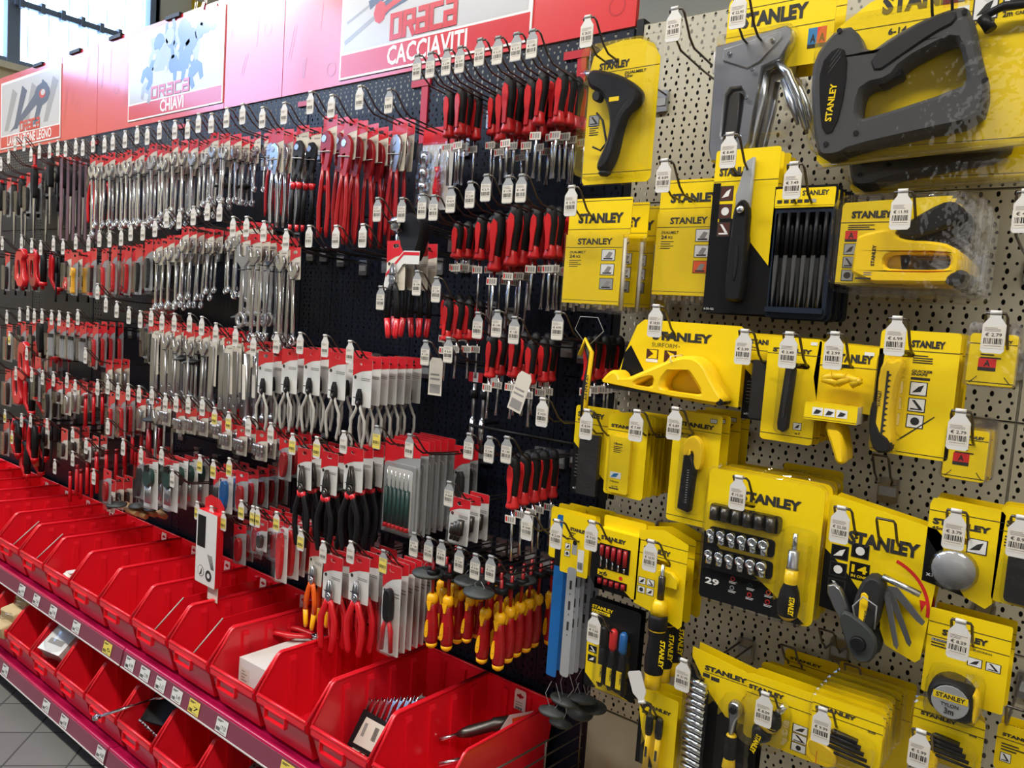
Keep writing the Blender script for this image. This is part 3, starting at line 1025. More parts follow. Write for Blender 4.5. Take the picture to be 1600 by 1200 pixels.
def k_staplegun(w, h, hx, hz):
    c = C(w, h).card('yellow', hx, hz, .006, poly=[(0, .08), (.02, .04), (.84, .0), (.93, .0), (.9, .1), (.6, .3), (.6, 1), (.0, 1)])
    c.logo(.09, .22, .36, .075).line(.27, 'ink', 0, .7).small(.07, .30, .28, 3, dv=.025).line(.985, 'ink', 0, .6)
    c.R(.05, .37, .16, .47, 'print_red').R(.05, .47, .16, .50, 'ink').tx('A', .08, .46, .05, .07)
    for i in range(3):
        c.pict(.05, .52 + i * .155, .16, .655 + i * .155, 'print_grey', i)
    b = C(w, h)
    b.P([(.19, .50), (.22, .44), (.44, .375), (.48, .40), (.54, .47), (.64, .51), (.84, .52), (.98, .56), (1.06, .66), (1.07, .80), (1.05, .97), (.98, .985), (.17, .995)], -.026, -.004, 'yellow_plastic',
        [list(reversed([(.46, .70), (.52, .655), (.94, .655), (.99, .70), (.99, .80), (.93, .835), (.52, .835), (.46, .80)]))], .004, 1)
    b.text('STANLEY', .375 * w, -.80 * h, .037 * h, -.0266, 'ink', .035, w=.24 * h, rot=PI / 2)
    b.R(.22, .935, .36, .955, 'ink', -.0266).R(.29, .87, .36, .88, 'ink_grey', -.0266).R(.29, .895, .36, .905, 'ink_grey', -.0266)
    lv = C(w, h).P([(.50, .40), (.62, .28), (.85, .10), (.95, .08), (1.02, .14), (1.06, .26), (1.04, .30), (.72, .47), (.6, .49)], -.020, -.008, 'rubber', (), .004, 1)
    cp = C(w, h).P([(.96, .98), (.98, .88), (1.08, .82), (1.11, .86), (1.10, .96), (1.04, .995)], -.028, -.003, 'charcoal', (), .003, 1)
    return c, [('staple_gun', b, [('lever', lv), ('end_cap', cp)]), ('blister', blister(w, h, -.05, -.03, 1.15, 1.06, .030, .02)), ('clamshell', clamshell(w * 1.13, h * 1.05, .04))]


def k_surform(w, h, hx, hz):
    c = C(w, h).card('yellow', hx, hz, poly=[(.20, 0), (.97, .01), (1, .05), (1.0, 1.0), (.1, .95), (0, .78), (.06, .42), (.14, .08)])
    c.area([(.10, .35), (.28, .80), (.12, .95), (.02, .78), (.05, .46)], 'print_black')
    c.logo(.28, .245, .48, .10).tx('SURFORM', .28, .345, .21, .055, 'ink', -.005)
    c.tx('®', .50, .33, .015, .02, 'ink', 0)
    c.R(.24, .38, .34, .55, 'print_brown').area([(.25, .50), (.30, .44), (.26, .39), (.33, .39), (.33, .5)], 'yellow', -.0006).R(.24, .51, .34, .55, 'print_white', -.0006)
    c.R(.39, .38, .49, .55, 'print_brown').area([(.40, .55), (.44, .45), (.41, .39), (.47, .42), (.49, .52)], 'yellow', -.0006)
    b = C(w, h)
    b.P([(-.04, .84), (.02, .72), (.07, .68), (.12, .72), (.14, .80), (.20, .76), (.36, .62), (.55, .46), (.64, .41), (.73, .42), (.80, .50), (.86, .66), (.92, .80), (.96, .88), (.95, .95), (.90, .99), (.4, .93), (.1, .89), (-.03, .87)],
        -.045, -.006, 'yellow_plastic', [list(reversed([(.26, .83), (.36, .74), (.40, .72), (.40, .86), (.26, .855)])), list(reversed([(.47, .87), (.50, .68), (.60, .56), (.67, .60), (.76, .78), (.80, .88), (.6, .885)]))], .006, 1)
    bl_ = C(w, h).B(.0, .90, .9, .94, -.040, -.012, 'dark_steel').tube([(.93 * w, -.044, -.93 * h), (.93 * w, -.005, -.93 * h)], .006, 'black', 10)
    tie = C(w, h).tube([(.54 * w, -.047, -.44 * h), (.55 * w, -.050, -.50 * h), (.56 * w, -.02, -.54 * h), (.54 * w, -.001, -.42 * h)], .001, 'white', 5, closed=True)
    return c, [('rasp_plane', b, [('blade', bl_), ('cable_tie', tie)])]


def k_knife_blk(w, h, hx, hz, xmark='x10'):
    c = C(w, h).card('yellow', hx, hz)
    c.logo(.06, .12, .70, .05).tx('25mm', .06, .17, .2, .022).line(.19).area([(0, .42), (.95, .82), (1, .86), (1, 1), (0, 1)], 'print_black')
    c.R(.25, .36, .52, .44, 'print_black', -.0005).R(.25, .46, .52, .54, 'print_black', -.0005).tx('FATMAX', .28, .50, .2, .02, 'print_white')
    for i in range(7):
        c.R(.08, .56 + i * .04, .18, .562 + i * .04, 'print_white', -.0006)
    c.tx(xmark, .06, .95, .14, .025, 'print_white')
    b = C(w, h).B(.24, .30, .74, .98, -.012, -.001, 'charcoal', .004)
    return c, [('blade_case', b), ('blister', blister(w, h, .20, .28, .80, .985, .016, .006))]


def k_bladepack(w, h, hx, hz):
    c = C(w, h).card('yellow', hx, hz)
    c.logo(.08, .155, .70, .035).line(.19, 'ink', 0, 1)
    b = C(w, h).B(.16, .26, .66, .96, -.008, -.001, 'yellow', .003)
    b.tx('18mm', .24, .36, .22, .025, 'ink', .03, -.0084)
    for i in range(4):
        b.R(.24, .38 + i * .022, .46 - .04 * (i % 2), .388 + i * .022, 'ink', -.0084)
    b.R(.20, .70, .48, .78, 'print_white', -.0084).area([(.22, .77), (.3, .72), (.42, .71), (.36, .76)], 'print_blue', -.0088).tx('10mm', .22, .83, .22, .022, 'ink', .02, -.0084).tx('x10', .26, .89, .16, .02, 'ink', .03, -.0084).R(.2, .90, .44, .915, 'ink', -.0084)
    return c, [('blade_box', b), ('blister', blister(w, h, .10, .23, .74, .97, .011, .006))]


def k_snapknife(w, h, hx, hz):
    c = C(w, h).card('yellow', hx, hz)
    c.logo(.12, .13, .74, .035).line(.155).line(.945).R(.76, .035, .90, .075, 'ink', -.0005).R(.77, .04, .89, .07, 'print_white', -.0006).tx('CUT', .79, .063, .09, .015, 'ink', 0, -.0008)
    y = C(w, h).P([(.30, .28), (.44, .20), (.58, .20), (.72, .28), (.72, .48), (.62, .50), (.54, .46), (.54, .34), (.42, .34), (.42, .40), (.30, .40)], -.014, -.002, 'yellow_plastic', (), .002, 1)
    b = C(w, h).P([(.34, .38), (.50, .36), (.60, .48), (.56, .86), (.52, .88), (.30, .86), (.30, .80)], -.017, -.002, 'black', (), .003)
    s_ = C(w, h)
    for i in range(14):
        s_.area([(.46, .50 + i * .022), (.50, .498 + i * .022), (.50, .505 + i * .022), (.46, .507 + i * .022)], 'mid_grey', -.0175)
    s_.P([(.42, .33), (.47, .32), (.47, .46), (.42, .46)], -.0165, -.010, 'yellow_plastic', (), .001)
    return c, [('knife_handle', b, [('slider', s_)]), ('knife_hanger', y), ('blister', blister(w, h, .24, .17, .78, .90, .020, .01))]


def k_thinknife(w, h, hx, hz):
    c = C(w, h).card('yellow', hx, hz)
    c.logo(.10, .14, .74, .035).line(.155).line(.93).pict(.62, .80, .78, .87, 'print_white', 0).tx('x1', .66, .91, .1, .02).R(.80, .03, .92, .06, 'print_white', -.0005)
    b = C(w, h).P([(.42, .26), (.52, .24), (.60, .30), (.56, .86), (.48, .90), (.38, .88), (.36, .82)], -.014, -.002, 'black', (), .002)
    s_ = C(w, h).P([(.46, .30), (.54, .30), (.50, .76), (.43, .76)], -.0155, -.012, 'charcoal', (), .001)
    return c, [('knife_handle', b, [('slider', s_)]), ('blister', blister(w, h, .28, .20, .70, .92, .018, .01))]


def k_clampcard(w, h, hx, hz):
    c = C(w, h).card('yellow', hx, hz, poly=[(.04, 0), (.96, .02), (1, .05), (.98, .52), (.92, .56), (.14, .54), (.08, .5), (.0, .3)])
    c.logo(.30, .15, .55, .06).line(.19, 'ink', .05, .98).R(.72, .06, .86, .09, 'print_white', -.0005)
    s_ = C(w, h)
    for q in (((.20, .30), (.42, .33)), ((.42, .33), (.60, .27)), ((.34, .27), (.54, .27)), ((.54, .27), (.76, .30)), ((.62, .33), (.76, .28)), ((.20, .30), (.34, .27))):
        a, b = s_.S(q[0]), s_.S(q[1])
        s_.tube([(a[0], -.02, a[1]), (b[0], -.02, b[1])], .006, 'yellow_plastic', 8)
    wr = C(w, h).B(.0, .50, .78, .64, -.030, .012, 'yellow', .001)
    wr.add([((.78 * w), -.030, -.50 * h), ((.78 * w), .012, -.50 * h), ((.78 * w), .012, -.64 * h), ((.78 * w), -.030, -.64 * h)], [(0, 1, 2, 3)], 'white')
    for i in range(3):
        wr.R(.12 + i * .18, .535, .28 + i * .18, .60, 'print_white', -.0305)
        wr.area([(.14 + i * .18, .59), (.18 + i * .18, .55), (.26 + i * .18, .56), (.22 + i * .18, .585)], 'ink', -.0309)
    wr.R(0, .625, .78, .628, 'ink', -.0305)
    h1 = C(w, h).P([(.26, .64), (.52, .64), (.66, .94), (.62, .98), (.52, .97), (.46, .88)], -.022, -.002, 'yellow_plastic', (), .004, 1)
    return c, [('scraper_head', s_), ('sleeve', wr), ('handle', h1)]


def k_fmknife(w, h, hx, hz):
    c = C(w, h).card('yellow', hx, hz)
    c.logo(.40, .125, .42, .05).line(.155).line(.97).small(.44, .19, .26, 4, dv=.018)
    c.tx('QUICKER', .44, .325, .26, .02, 'ink', .03, slant=.2).tx('SNAPS', .44, .35, .2, .02, 'ink', .03, slant=.2).R(.44, .365, .68, .385, 'ink')
    for i in range(3):
        c.pict(.44, .40 + i * .13, .66, .51 + i * .13, 'print_white', i)
    c.area([(.35, .88), (.78, .66), (.79, .665), (.36, .89)], 'ink', -.0006)
    b = C(w, h).P([(.06, .34), (.14, .22), (.20, .26), (.30, .22), (.38, .26), (.30, .42), (.28, .70), (.36, .88), (.30, .97), (.10, .99), (.06, .80), (.08, .60)], -.022, -.002, 'yellow_plastic', (), .004, 1)
    t = C(w, h)
    for i in range(11):
        t.area([(.19, .35 + i * .045), (.24, .36 + i * .045), (.19, .38 + i * .045)], 'ink', -.0225)
    t.R(.17, .33, .20, .86, 'ink', -.0224)
    t.text('STANLEY', .13 * w, -.62 * h, .022 * h * 1.4, -.0226, 'ink', .03, w=.10 * h * 1.3, rot=PI / 2)
    e = C(w, h).P([(.0, .60), (.08, .58), (.12, .80), (.34, .88), (.33, .98), (.12, 1.0), (.02, .86)], -.024, -.004, 'rubber', (), .004, 1)
    return c, [('knife', b, [('blade_track', t), ('rubber_end', e)]), ('blister', blister(w, h, .01, .18, .40, .99, .027, .01))]


def k_staples(w, h, hx, hz):
    c = C(w, h)
    c.prism(rrect(0, -h * .98, w, -h * .18, .004, 2), 0, .010, 'yellow')
    c.logo(.40, .31, .50, .04).line(.33).line(.93).R(.22, .56, .60, .70, 'print_red').R(.22, .70, .60, .755, 'ink').tx('A', .34, .68, .14, .09)
    c.small(.25, .40, .5, 4)
    c.area([(.06, .95), (.22, .84), (.23, .845), (.08, .955)], 'ink', -.0006).area([(.8, .83), (.94, .94), (.93, .95), (.79, .84)], 'ink', -.0006)
    t = C(w, h).prism(rrect(-.06 * w, -h, 1.06 * w, 0, .006, 2), .001, .0025, 'clear_bag', [list(reversed(rrect(.3 * w, -h * .12, .7 * w, -h * .06, .003, 2)))])
    return c, [('hang_tab', t), ('blister', blister(w, h, -.04, .14, 1.04, .99, .004, .005))]


def k_sockets(w, h, hx, hz):
    c = C(w, h).card('yellow', hx, hz, .012)
    c.area([(0, .48), (.16, .60), (.5, .74), (.94, .985), (.9, 1), (.02, 1), (0, .98)], 'print_black').logo(.30, .195, .52, .065)
    c.tx('29', .05, .885, .13, .045, 'print_white', .03)
    for i in range(6):
        u, v = .30 + .16 * (i % 3), .80 + .07 * (i // 3) + .015 * (i % 3)
        c.flat(circ(u * w, -v * h, .004, 8), -.0006, ('print_red', 'green_dark', 'print_orange', 'mid_grey', 'print_red', 'print_red')[i])
        c.flat(circ(u * w, -v * h, .0028, 8), -.0008, 'print_black')
        c.R(u - .03, v + .022, u + .04, v + .026, 'print_white', -.0006).R(u - .03, v + .032, u + .03, v + .036, 'print_white', -.0006)
    tr, so = C(w, h), C(w, h)
    parts = []
    for (u0, v0, u1, v1) in ((.04, .26, .68, .39), (.05, .44, .64, .57), (.03, .60, .64, .73)):
        parts.append((u0, v0, u1, v1))
        tr.B(u0, v0, u1, v1, -.003, -.0006, 'black', .006)
    for i in range(6):
        so.rod((.10 + .10 * i, .275), (.10 + .10 * i, .375), .0080, 'dark_steel', -.012)
    for v0, n in ((.44, 6), (.60, 6)):
        for i in range(n):
            u = .09 + .095 * i
            so.lathe([(.0060 + i * .0004, -.003), (.0062 + i * .0004, -.020), (.0045, -.020), (.0042, -.012)], 'chrome', 10, u * w, -(v0 + .035) * h, axis='y')
            so.rod((u, v0 + .055), (u, v0 + .115), .0062, 'chrome', -.010)
    dr = C(w, h)
    X, Z = .82 * w, -h
    dr.tube([(X, -.014, -.34 * h), (X, -.014, -.46 * h)], .0042, 'chrome', 8)
    dr.lathe([(.005, -.46 * h), (.009, -.47 * h), (.009, -.58 * h), (.0105, -.60 * h)], 'satin_steel', 10, X, -.014)
    hl = C(w, h).lathe([(.010, -.60 * h), (.011, -.68 * h), (.010, -.70 * h), (.015, -.76 * h), (.018, -.84 * h), (.015, -.93 * h), (.008, -.96 * h)], 'black', 12, X, -.016, bands=['yellow_plastic', 'yellow_plastic', 'black', 'black', 'black', 'yellow_plastic'])
    hl.text('STANLEY', X + .006, -.77 * h, .008, -.0345, 'yellow', .03, w=.13 * h, rot=-PI / 2)
    return c, [('socket_tray', tr), ('socket', so), ('ratchet_driver', dr, [('handle', hl)]), ('blister', blister(w, h, .01, .24, .70, .75, .024, .01)), ('handle_blister', blister(w, h, .70, .31, .97, .98, .034, .01)), ('clamshell', clamshell(w, h, .02))]


def k_multitool(w, h, hx, hz):
    c = C(w, h).card('yellow', hx, hz, poly=[(.0, .02), (.03, 0), (.93, .10), (.99, .14), (1, .2), (.92, .97), (.88, 1), (.62, .94), (.56, .84), (0, .80), (0, .1)])
    c.area([(0, .38), (.2, .5), (.56, .80), (.56, .84), (0, .80)], 'print_black').logo(.20, .31, .62, .085)
    for (u, v, k) in ((.06, .34, 0), (.06, .46, 2), (.06, .58, 1), (.24, .30, 2)):
        c.pict(u, v, u + .16, v + .10, 'print_black', k)
    c.R(.24, .43, .42, .55, 'print_black', -.0005).tx('14', .26, .50, .14, .05, 'yellow', .03, -.0009).tx('IN ONE', .26, .535, .14, .018, 'yellow', .03, -.0009)
    for i in range(12):
        a0, a1 = 1.25 - i * .11, 1.25 - (i + 1) * .11
        f = lambda a, r: (.50 * w + math.cos(a) * r * w, -.66 * h + math.sin(a) * r * w)
        c.flat([f(a0, .455), f(a1, .455), f(a1, .425), f(a0, .425)], -.0006, 'print_red')
    c.area([(.86, .58), (.92, .58), (.885, .66)], 'print_red', -.0006)
    b = C(w, h).P([(.36, .60), (.42, .48), (.52, .46), (.60, .52), (.58, .66), (.56, .80), (.50, .86), (.38, .84), (.34, .72)], -.030, -.004, 'charcoal', (), .005, 1)
    b.P([(.40, .60), (.44, .58), (.48, .61), (.46, .82), (.41, .82)], -.032, -.028, 'yellow_plastic', (), .001, 1)
    b.text('STANLEY', .455 * w, -.70 * h, .006, -.0326, 'ink', .03, w=.10 * h, rot=-PI / 2)
    dr = C(w, h).rod((.56, .46), (.88, .52), .005, 'chrome', -.02)
    bl_ = C(w, h)
    for (a, b2, wd, m) in (((.60, .56), (.74, .92), .03, 'satin_steel'), ((.62, .54), (.84, .88), .03, 'grey_plastic'), ((.64, .52), (.92, .72), .05, 'satin_steel')):
        bl_.P([(a[0] - wd, a[1]), (a[0] + wd, a[1] - .01), (b2[0] + wd * .4, b2[1] - .03), (b2[0], b2[1]), (b2[0] - wd, b2[1] - .02)], -.018, -.016, m, (), .0005)
    pj = C(w, h).P([(.06, .62), (.18, .58), (.30, .72), (.34, .80), (.28, .84), (.20, .80)], -.022, -.010, 'satin_steel', (), .002, 1)
    ds = C(w, h).P([(.24, .78), (.30, .72), (.52, .80), (.60, .88), (.58, 1.02), (.44, 1.06), (.34, .96)], -.040, -.032, 'disc_grey', (), .003, 1)
    ds.tube([(.40 * w, -.036, -.80 * h), (.36 * w, -.04, -.68 * h), (.44 * w, -.04, -.60 * h), (.56 * w, -.04, -.64 * h), (.56 * w, -.036, -.80 * h)], .0012, 'mid_grey', 5)
    ds.lathe([(.012, -.040), (.010, -.046)], 'black', 10, .44 * w, -.92 * h, axis='y')
    return c, [('multitool', b, [('bit_driver', dr), ('blade', bl_), ('plier_jaw', pj)]), ('security_disc', ds)]


def k_rotary(w, h, hx, hz):
    c = C(w, h).card('yellow', hx, hz, poly=[(.04, 0), (.96, .02), (1, .05), (.96, .94), (.88, 1.0), (.60, .93), (0, .86), (0, .06)])
    c.area([(0, .40), (.60, .93), (0, .86)], 'print_black').logo(.06, .255, .78, .055).tx('45mm', .06, .31, .24, .03).line(.12).tx('x1', .05, .80, .1, .04, 'print_white')
    c.pict(.55, .33, .82, .48, 'print_white', 0)
    b = C(w, h).lathe([(.30 * w, -.004), (.30 * w, -.006), (.02 * w, -.0065)], 'mid_grey', 20, .42 * w, -.68 * h, axis='y')
    case = C(w, h).lathe([(.34 * w, -.0008), (.33 * w, -.010), (.01, -.0115)], 'clear_bag', 20, .42 * w, -.68 * h, axis='y')
    return c, [('rotary_blade', b), ('blade_case', case)]


def k_plain(w, h, hx, hz):
    c = C(w, h).card('yellow', hx, hz)
    c.logo(.10, .20, .72, .06).line(.25).small(.1, .3, .5, 4)
    b = C(w, h).B(.20, .45, .8, .95, -.014, -.001, 'charcoal', .006)
    return c, [('cutter', b), ('blister', blister(w, h, .12, .4, .88, .98, .018, .008))]


def k_backcard(w, h, hx, hz):
    c = C(w, h).card('yellow', hx, hz)
    c.logo(.10, .24, .6, .06).line(.30).small(.1, .4, .5, 3).pict(.1, .6, .3, .8, 'print_white', 1)
    return c, []


def k_tape(w, h, hx, hz):
    c = C(w, h).card('yellow', hx, hz, .003)
    c.logo(.18, .28, .56, .06).line(.32).line(.155).R(.06, .345, .36, .375, 'print_grey').tx('TYLON', .08, .37, .2, .02).tx('LOCKING', .6, .37, .2, .018).small(.06, .39, .3, 2)
    for i in range(2):
        c.pict(.52 + i * .22, .45, .70 + i * .22, .55, 'print_white', i)
    b = C(w, h)
    o = [(.16, 1.0), (.12, .84), (.20, .72), (.36, .66), (.52, .68), (.64, .74), (.70, .86), (.72, 1.02), (.66, 1.10), (.5, 1.11), (.28, 1.06)]
    b.P(o, -.042, -.004, 'rubber', (), .005, 1)
    d = C(w, h)
    cx, cz = .42 * w, -.90 * h
    d.lathe([(.0235, -.0425), (.0225, -.0435)], 'mid_grey', 20, cx, cz, axis='y')
    d.rect(cx - .0215, cz + .002, cx + .0215, cz + .012, -.0438, 'yellow')
    d.text('STANLEY', cx, cz + .0045, .006, -.0442, 'ink', .03, w=.036, centre=True).text('TYLON', cx, cz - .0065, .005, -.0442, 'ink', .02, w=.022, centre=True).text('3m', cx, cz - .0165, .008, -.0442, 'ink', .03, w=.012, centre=True)
    s_ = C(w, h).P([(.66, .74), (.74, .80), (.76, 1.04), (.70, 1.1), (.66, 1.0), (.68, .84)], -.040, -.008, 'yellow_plastic', (), .003, 1)
    return c, [('tape_measure', b, [('dial_label', d), ('tape_hook', s_)]), ('blister', blister(w, h, .08, .60, .78, 1.14, .047, .015))]


def k_hex(w, h, hx, hz):
    c = C(w, h).card('yellow', hx, hz, .008)
    c.logo(.10, .22, .52, .06).line(.29).line(.14, 'ink', .0, 1.0).R(.80, .30, .90, .33, 'ink', -.0005).tx('NEW', .81, .325, .08, .016, 'yellow', 0)
    p = []
    for i in range(5):
        k = C(w, h)
        r = .0045 - i * .0006
        v = .46 + i * .085
        k.tube([((.34 - i * .03) * w, -.012, -(v + .02) * h), ((.36 - i * .03) * w, -.012, -v * h), ((.70 + .05 * i) * w, -.012, -(v + .03) * h)], r, 'black', 6)
        p.append(('hex_key', k))
    f = C(w, h).P([(.0, .72), (.10, .68), (.3, .72), (.42, .80), (.44, 1.1), (0, 1.1)], -.016, -.002, 'yellow_plastic', (), .003, 1)
    f.R(.16, .86, .17, 1.08, 'print_orange', -.0165)
    return c, p + [('key_holder', f), ('blister', blister(w, h, .02, .40, .96, 1.0, .022, .02)), ('clamshell', clamshell(w, h, .04))]


def k_ratchet_stub(w, h, hx, hz):
    c = C(w, h).card('yellow', hx, hz, .008)
    c.logo(.02, .23, .48, .06).line(.30).line(.12)
    for i in range(3):
        c.pict(.64, .52 + i * .14, .84, .65 + i * .14, 'print_white', i)
    b = C(w, h)
    p0, p1, p2, p3 = (.56, .24), (.46, .42), (.38, .56), (.22, .92)
    a, b2, c2, d2 = [b.S(p) for p in (p0, p1, p2, p3)]
    b.tube([(a[0], -.016, a[1]), (b2[0], -.016, b2[1])], .006, 'chrome', 10)
    k = C(w, h).tube([(b2[0], -.018, b2[1]), (b2[0] - .004, -.018, b2[1] - .010), (c2[0], -.018, c2[1]), (c2[0] - .002, -.018, c2[1] - .003)], [.009, .016, .018, .016], 'rubber', 12)
    k2 = C(w, h).tube([(c2[0], -.018, c2[1]), (c2[0] - .004, -.018, c2[1] - .010)], [.018, .015], 'yellow_plastic', 12)
    hh = C(w, h).tube([(c2[0] - .004, -.018, c2[1] - .010), (c2[0] - .010, -.018, c2[1] - .022), (d2[0] + .008, -.018, d2[1] + .014), (d2[0], -.018, d2[1])], [.012, .017, .016, .007], 'black', 12)
    hh.text('STANLEY', c2[0] - .012, c2[1] - .018, .008, -.0365, 'yellow', .03, w=.034, rot=-1.85)
    return c, [('ratchet_driver', b, [('collar', k), ('collar_ring', k2), ('handle', hh)]), ('blister', blister(w, h, -.02, .22, .62, .97, .036, .02))]


def k_ratchetset(w, h, hx, hz):
    c = C(w, h).card('yellow', hx, hz, .004, poly=[(0, .0), (1, .10), (1, .62), (.55, .60), (.30, .42), (0, .1)])
    c.logo(.20, .19, .60, .045).R(.18, .23, .28, .27, 'ink').R(.30, .24, .42, .28, 'ink').line(.21, 'ink', .2, 1)
    bk = C(w, h).P([(0, .12), (.30, .44), (.58, .60), (1, .64), (1, 1.3), (0, 1.3)], .0003, .0012, 'print_black')
    so = C(w, h)
    for i in range(14):
        so.tube([(.02 * w, -.012, -(.32 + i * .07) * h), (.30 * w, -.014, -(.335 + i * .07) * h)], .0062 - .0001 * i, 'chrome', 8)
    r_ = C(w, h)
    X = .70 * w
    r_.P([(.62, .42), (.66, .36), (.76, .36), (.82, .42), (.80, .50), (.74, .56), (.72, .72), (.66, .72), (.66, .56)], -.022, -.008, 'satin_steel', (), .003, 1)
    r_.lathe([(.007, -.022), (.006, -.026)], 'black', 10, X + .001, -.44 * h, axis='y')
    hl = C(w, h).lathe([(.007, -.70 * h), (.009, -.72 * h), (.011, -.80 * h), (.010, -.95 * h), (.012, -1.05 * h), (.006, -1.10 * h)], 'black', 10, X, -.015, bands=['yellow_plastic', 'black', 'black', 'yellow_plastic', 'black'])
    return c, [('backing', bk), ('socket', so), ('ratchet', r_, [('handle', hl)]), ('blister', blister(w, h, -.04, .28, .38, 1.3, .022, .01)), ('ratchet_blister', blister(w, h, .50, .32, .95, 1.25, .03, .015))]


def k_knifepair(w, h, hx, hz):
    c = C(w, h).card('yellow', hx, hz, .005)
    c.logo(.14, .22, .70, .04).area([(0, .3), (0, 1), (.5, 1), (.10, .55)], 'print_black').R(.08, .18, .32, .32, 'ink').area([(.12, .28), (.2, .21), (.28, .22), (.22, .3)], 'yellow', -.0006)
    p = []
    for i in range(2):
        u = .36 + i * .26
        k = C(w, h).rod((u, .52), (u - .02, .98), .0055, 'yellow_plastic', -.010)
        k.R(u - .03, .68, u + .03, .82, 'ink', -.0160)
        cp = C(w, h).lathe([(.004, -.26 * h), (.007, -.29 * h), (.0075, -.46 * h), (.006, -.53 * h)], 'rubber', 10, u * w, -.010)
        p.append(('precision_knife', k, [('cap', cp)]))
    return c, p + [('blister', blister(w, h, .20, .24, .80, 1.0, .020, .01))]


def k_fmdriver(w, h, hx, hz):
    c = C(w, h).card('yellow', hx, hz, .005, poly=[(.0, .04), (.5, -.02), (1.0, .08), (1.0, .96), (.94, 1), (.6, .93), (0, .86)])
    c.logo(.12, .25, .55, .05).line(.28).line(.14).pict(.06, .55, .22, .63, 'print_white', 0).pict(.24, .55, .40, .63, 'print_white', 1).pict(.06, .65, .22, .73, 'print_white', 2).pict(.24, .65, .40, .73, 'print_white', 0)
    sl = C(w, h).P([(.44, .48), (.52, .40), (.76, .40), (.90, .46), (.90, .56), (.5, .56)], -.012, -.002, 'yellow', (), .001)
    b = C(w, h)
    X = .62 * w
    b.tube([(X, -.016, -.32 * h), (X, -.016, -.62 * h)], .0035, 'satin_steel', 8)
    b.lathe([(.004, -.44 * h), (.0065, -.46 * h), (.0065, -.70 * h)], 'dark_steel', 10, X, -.016)
    yc = C(w, h).lathe([(.009, -.70 * h), (.013, -.76 * h), (.016, -.86 * h)], 'yellow_plastic', 12, X, -.016)
    hl = C(w, h).lathe([(.016, -.86 * h), (.0175, -.90 * h), (.0170, -1.02 * h), (.0155, -1.035 * h), (.0155, -1.07 * h), (.014, -1.12 * h), (.018, -1.35 * h), (.017, -1.50 * h), (.014, -1.56 * h), (.016, -1.66 * h), (.006, -1.68 * h)], 'rubber', 12, X, -.018,
                         bands=['rubber', 'rubber', 'yellow_plastic', 'rubber', 'rubber', 'rubber', 'rubber', 'yellow_plastic', 'yellow_plastic', 'yellow_plastic'])
    hl.text('STANLEY', X + .014, -1.10 * h, .009, -.030, 'yellow', .03, w=.30 * h, rot=-PI / 2)
    return c, [('sleeve', sl), ('ratchet_driver', b, [('collar', yc), ('handle', hl)])]


def k_x6(w, h, hx, hz):
    c = C(w, h)
    c.prism(rrect(0, -h, w, -.16 * h, .002, 1), -.0, .020, 'yellow').prism(rrect(0, -.17 * h, w, 0, .004, 2), .019, .0205, 'yellow')
    c.logo(.08, .30, .60, .05).R(0, .38, .20, 1.0, 'print_black', -.0003).area([(0, .84), (.5, .84), (.9, 1), (0, 1)], 'print_black', -.0003)
    c.R(.06, .36, .80, .70, 'print_black', -.0006).R(.06, .82, .78, .92, 'print_black', -.0006)
    c.R(.06, .72, .30, .80, 'yellow', -.0008).tx('x6', .08, .79, .22, .055, 'ink', .03, -.0012).flat(circ(.62 * w, -.77 * h, .004, 8), -.0008, 'print_red')
    c.area([(-.15, .30), (0, .38), (0, 1), (-.15, .86)], 'print_black', .0035)
    p = []
    for i in range(5):
        u = .14 + i * .14
        d = C(w, h).rod((u, .50 + .03 * i), (u, .68), .0018, 'chrome', -.003)
        hh = C(w, h).rod((u, .38), (u, .52 + .02 * i), .0042, 'dark_red', -.003)
        h2 = C(w, h).rod((u, .84), (u, .91), .0042, 'dark_red', -.003)
        p.append(('mini_screwdriver', d, [('handle', hh), ('handle_end', h2)]))
    for i in range(3):
        c.add([(w + .0003, .006, -(.45 + i * .14) * h), (w + .0003, .014, -(.45 + i * .14) * h), (w + .0003, .014, -(.55 + i * .14) * h), (w + .0003, .006, -(.55 + i * .14) * h)], [(0, 1, 2, 3)], 'print_white')
    return c, p


def k_marker(w, h, hx, hz):
    c = C(w, h).card('print_black', hx, hz, .006)
    c.tx('STANLEY', .06, .10, .42, .035, 'yellow', .03).R(.06, .115, .42, .15, 'yellow').tx('FATMAX', .08, .145, .3, .022, 'ink', .02, -.0009)
    c.area([(0, .30), (.05, .38), (.26, .40), (.26, .98), (.22, .995), (.9, .995), (.02, .86)], 'yellow').R(.26, .4, .95, .92, 'print_black', -.0005)
    for i in range(3):
        c.pict(.05, .42 + i * .11, .22, .50 + i * .11, 'print_black', (2, 1, 0)[i])
    p = []
    for i, m in enumerate(('black', 'print_red', 'blue_plastic')):
        u = .38 + i * .19
        b = C(w, h).lathe([(.003, -.46 * h), (.006, -.52 * h), (.007, -.64 * h), (.0072, -.88 * h), (.004, -.92 * h)], 'black', 10, u * w, -.010)
        b.R(u - .05, .66, u + .05, .86, 'yellow', -.0174).text('FATMAX', u * w + .002, -.68 * h, .004, -.0178, 'ink', .02, w=.12 * h, rot=-PI / 2)
        cp = C(w, h).lathe([(.004, -.24 * h), (.0078, -.27 * h), (.0078, -.44 * h), (.005, -.48 * h)], m, 10, u * w, -.010)
        p.append(('marker_pen', b, [('cap', cp)]))
    return c, p + [('blister', blister(w, h, .24, .20, .92, .95, .020, .01))]


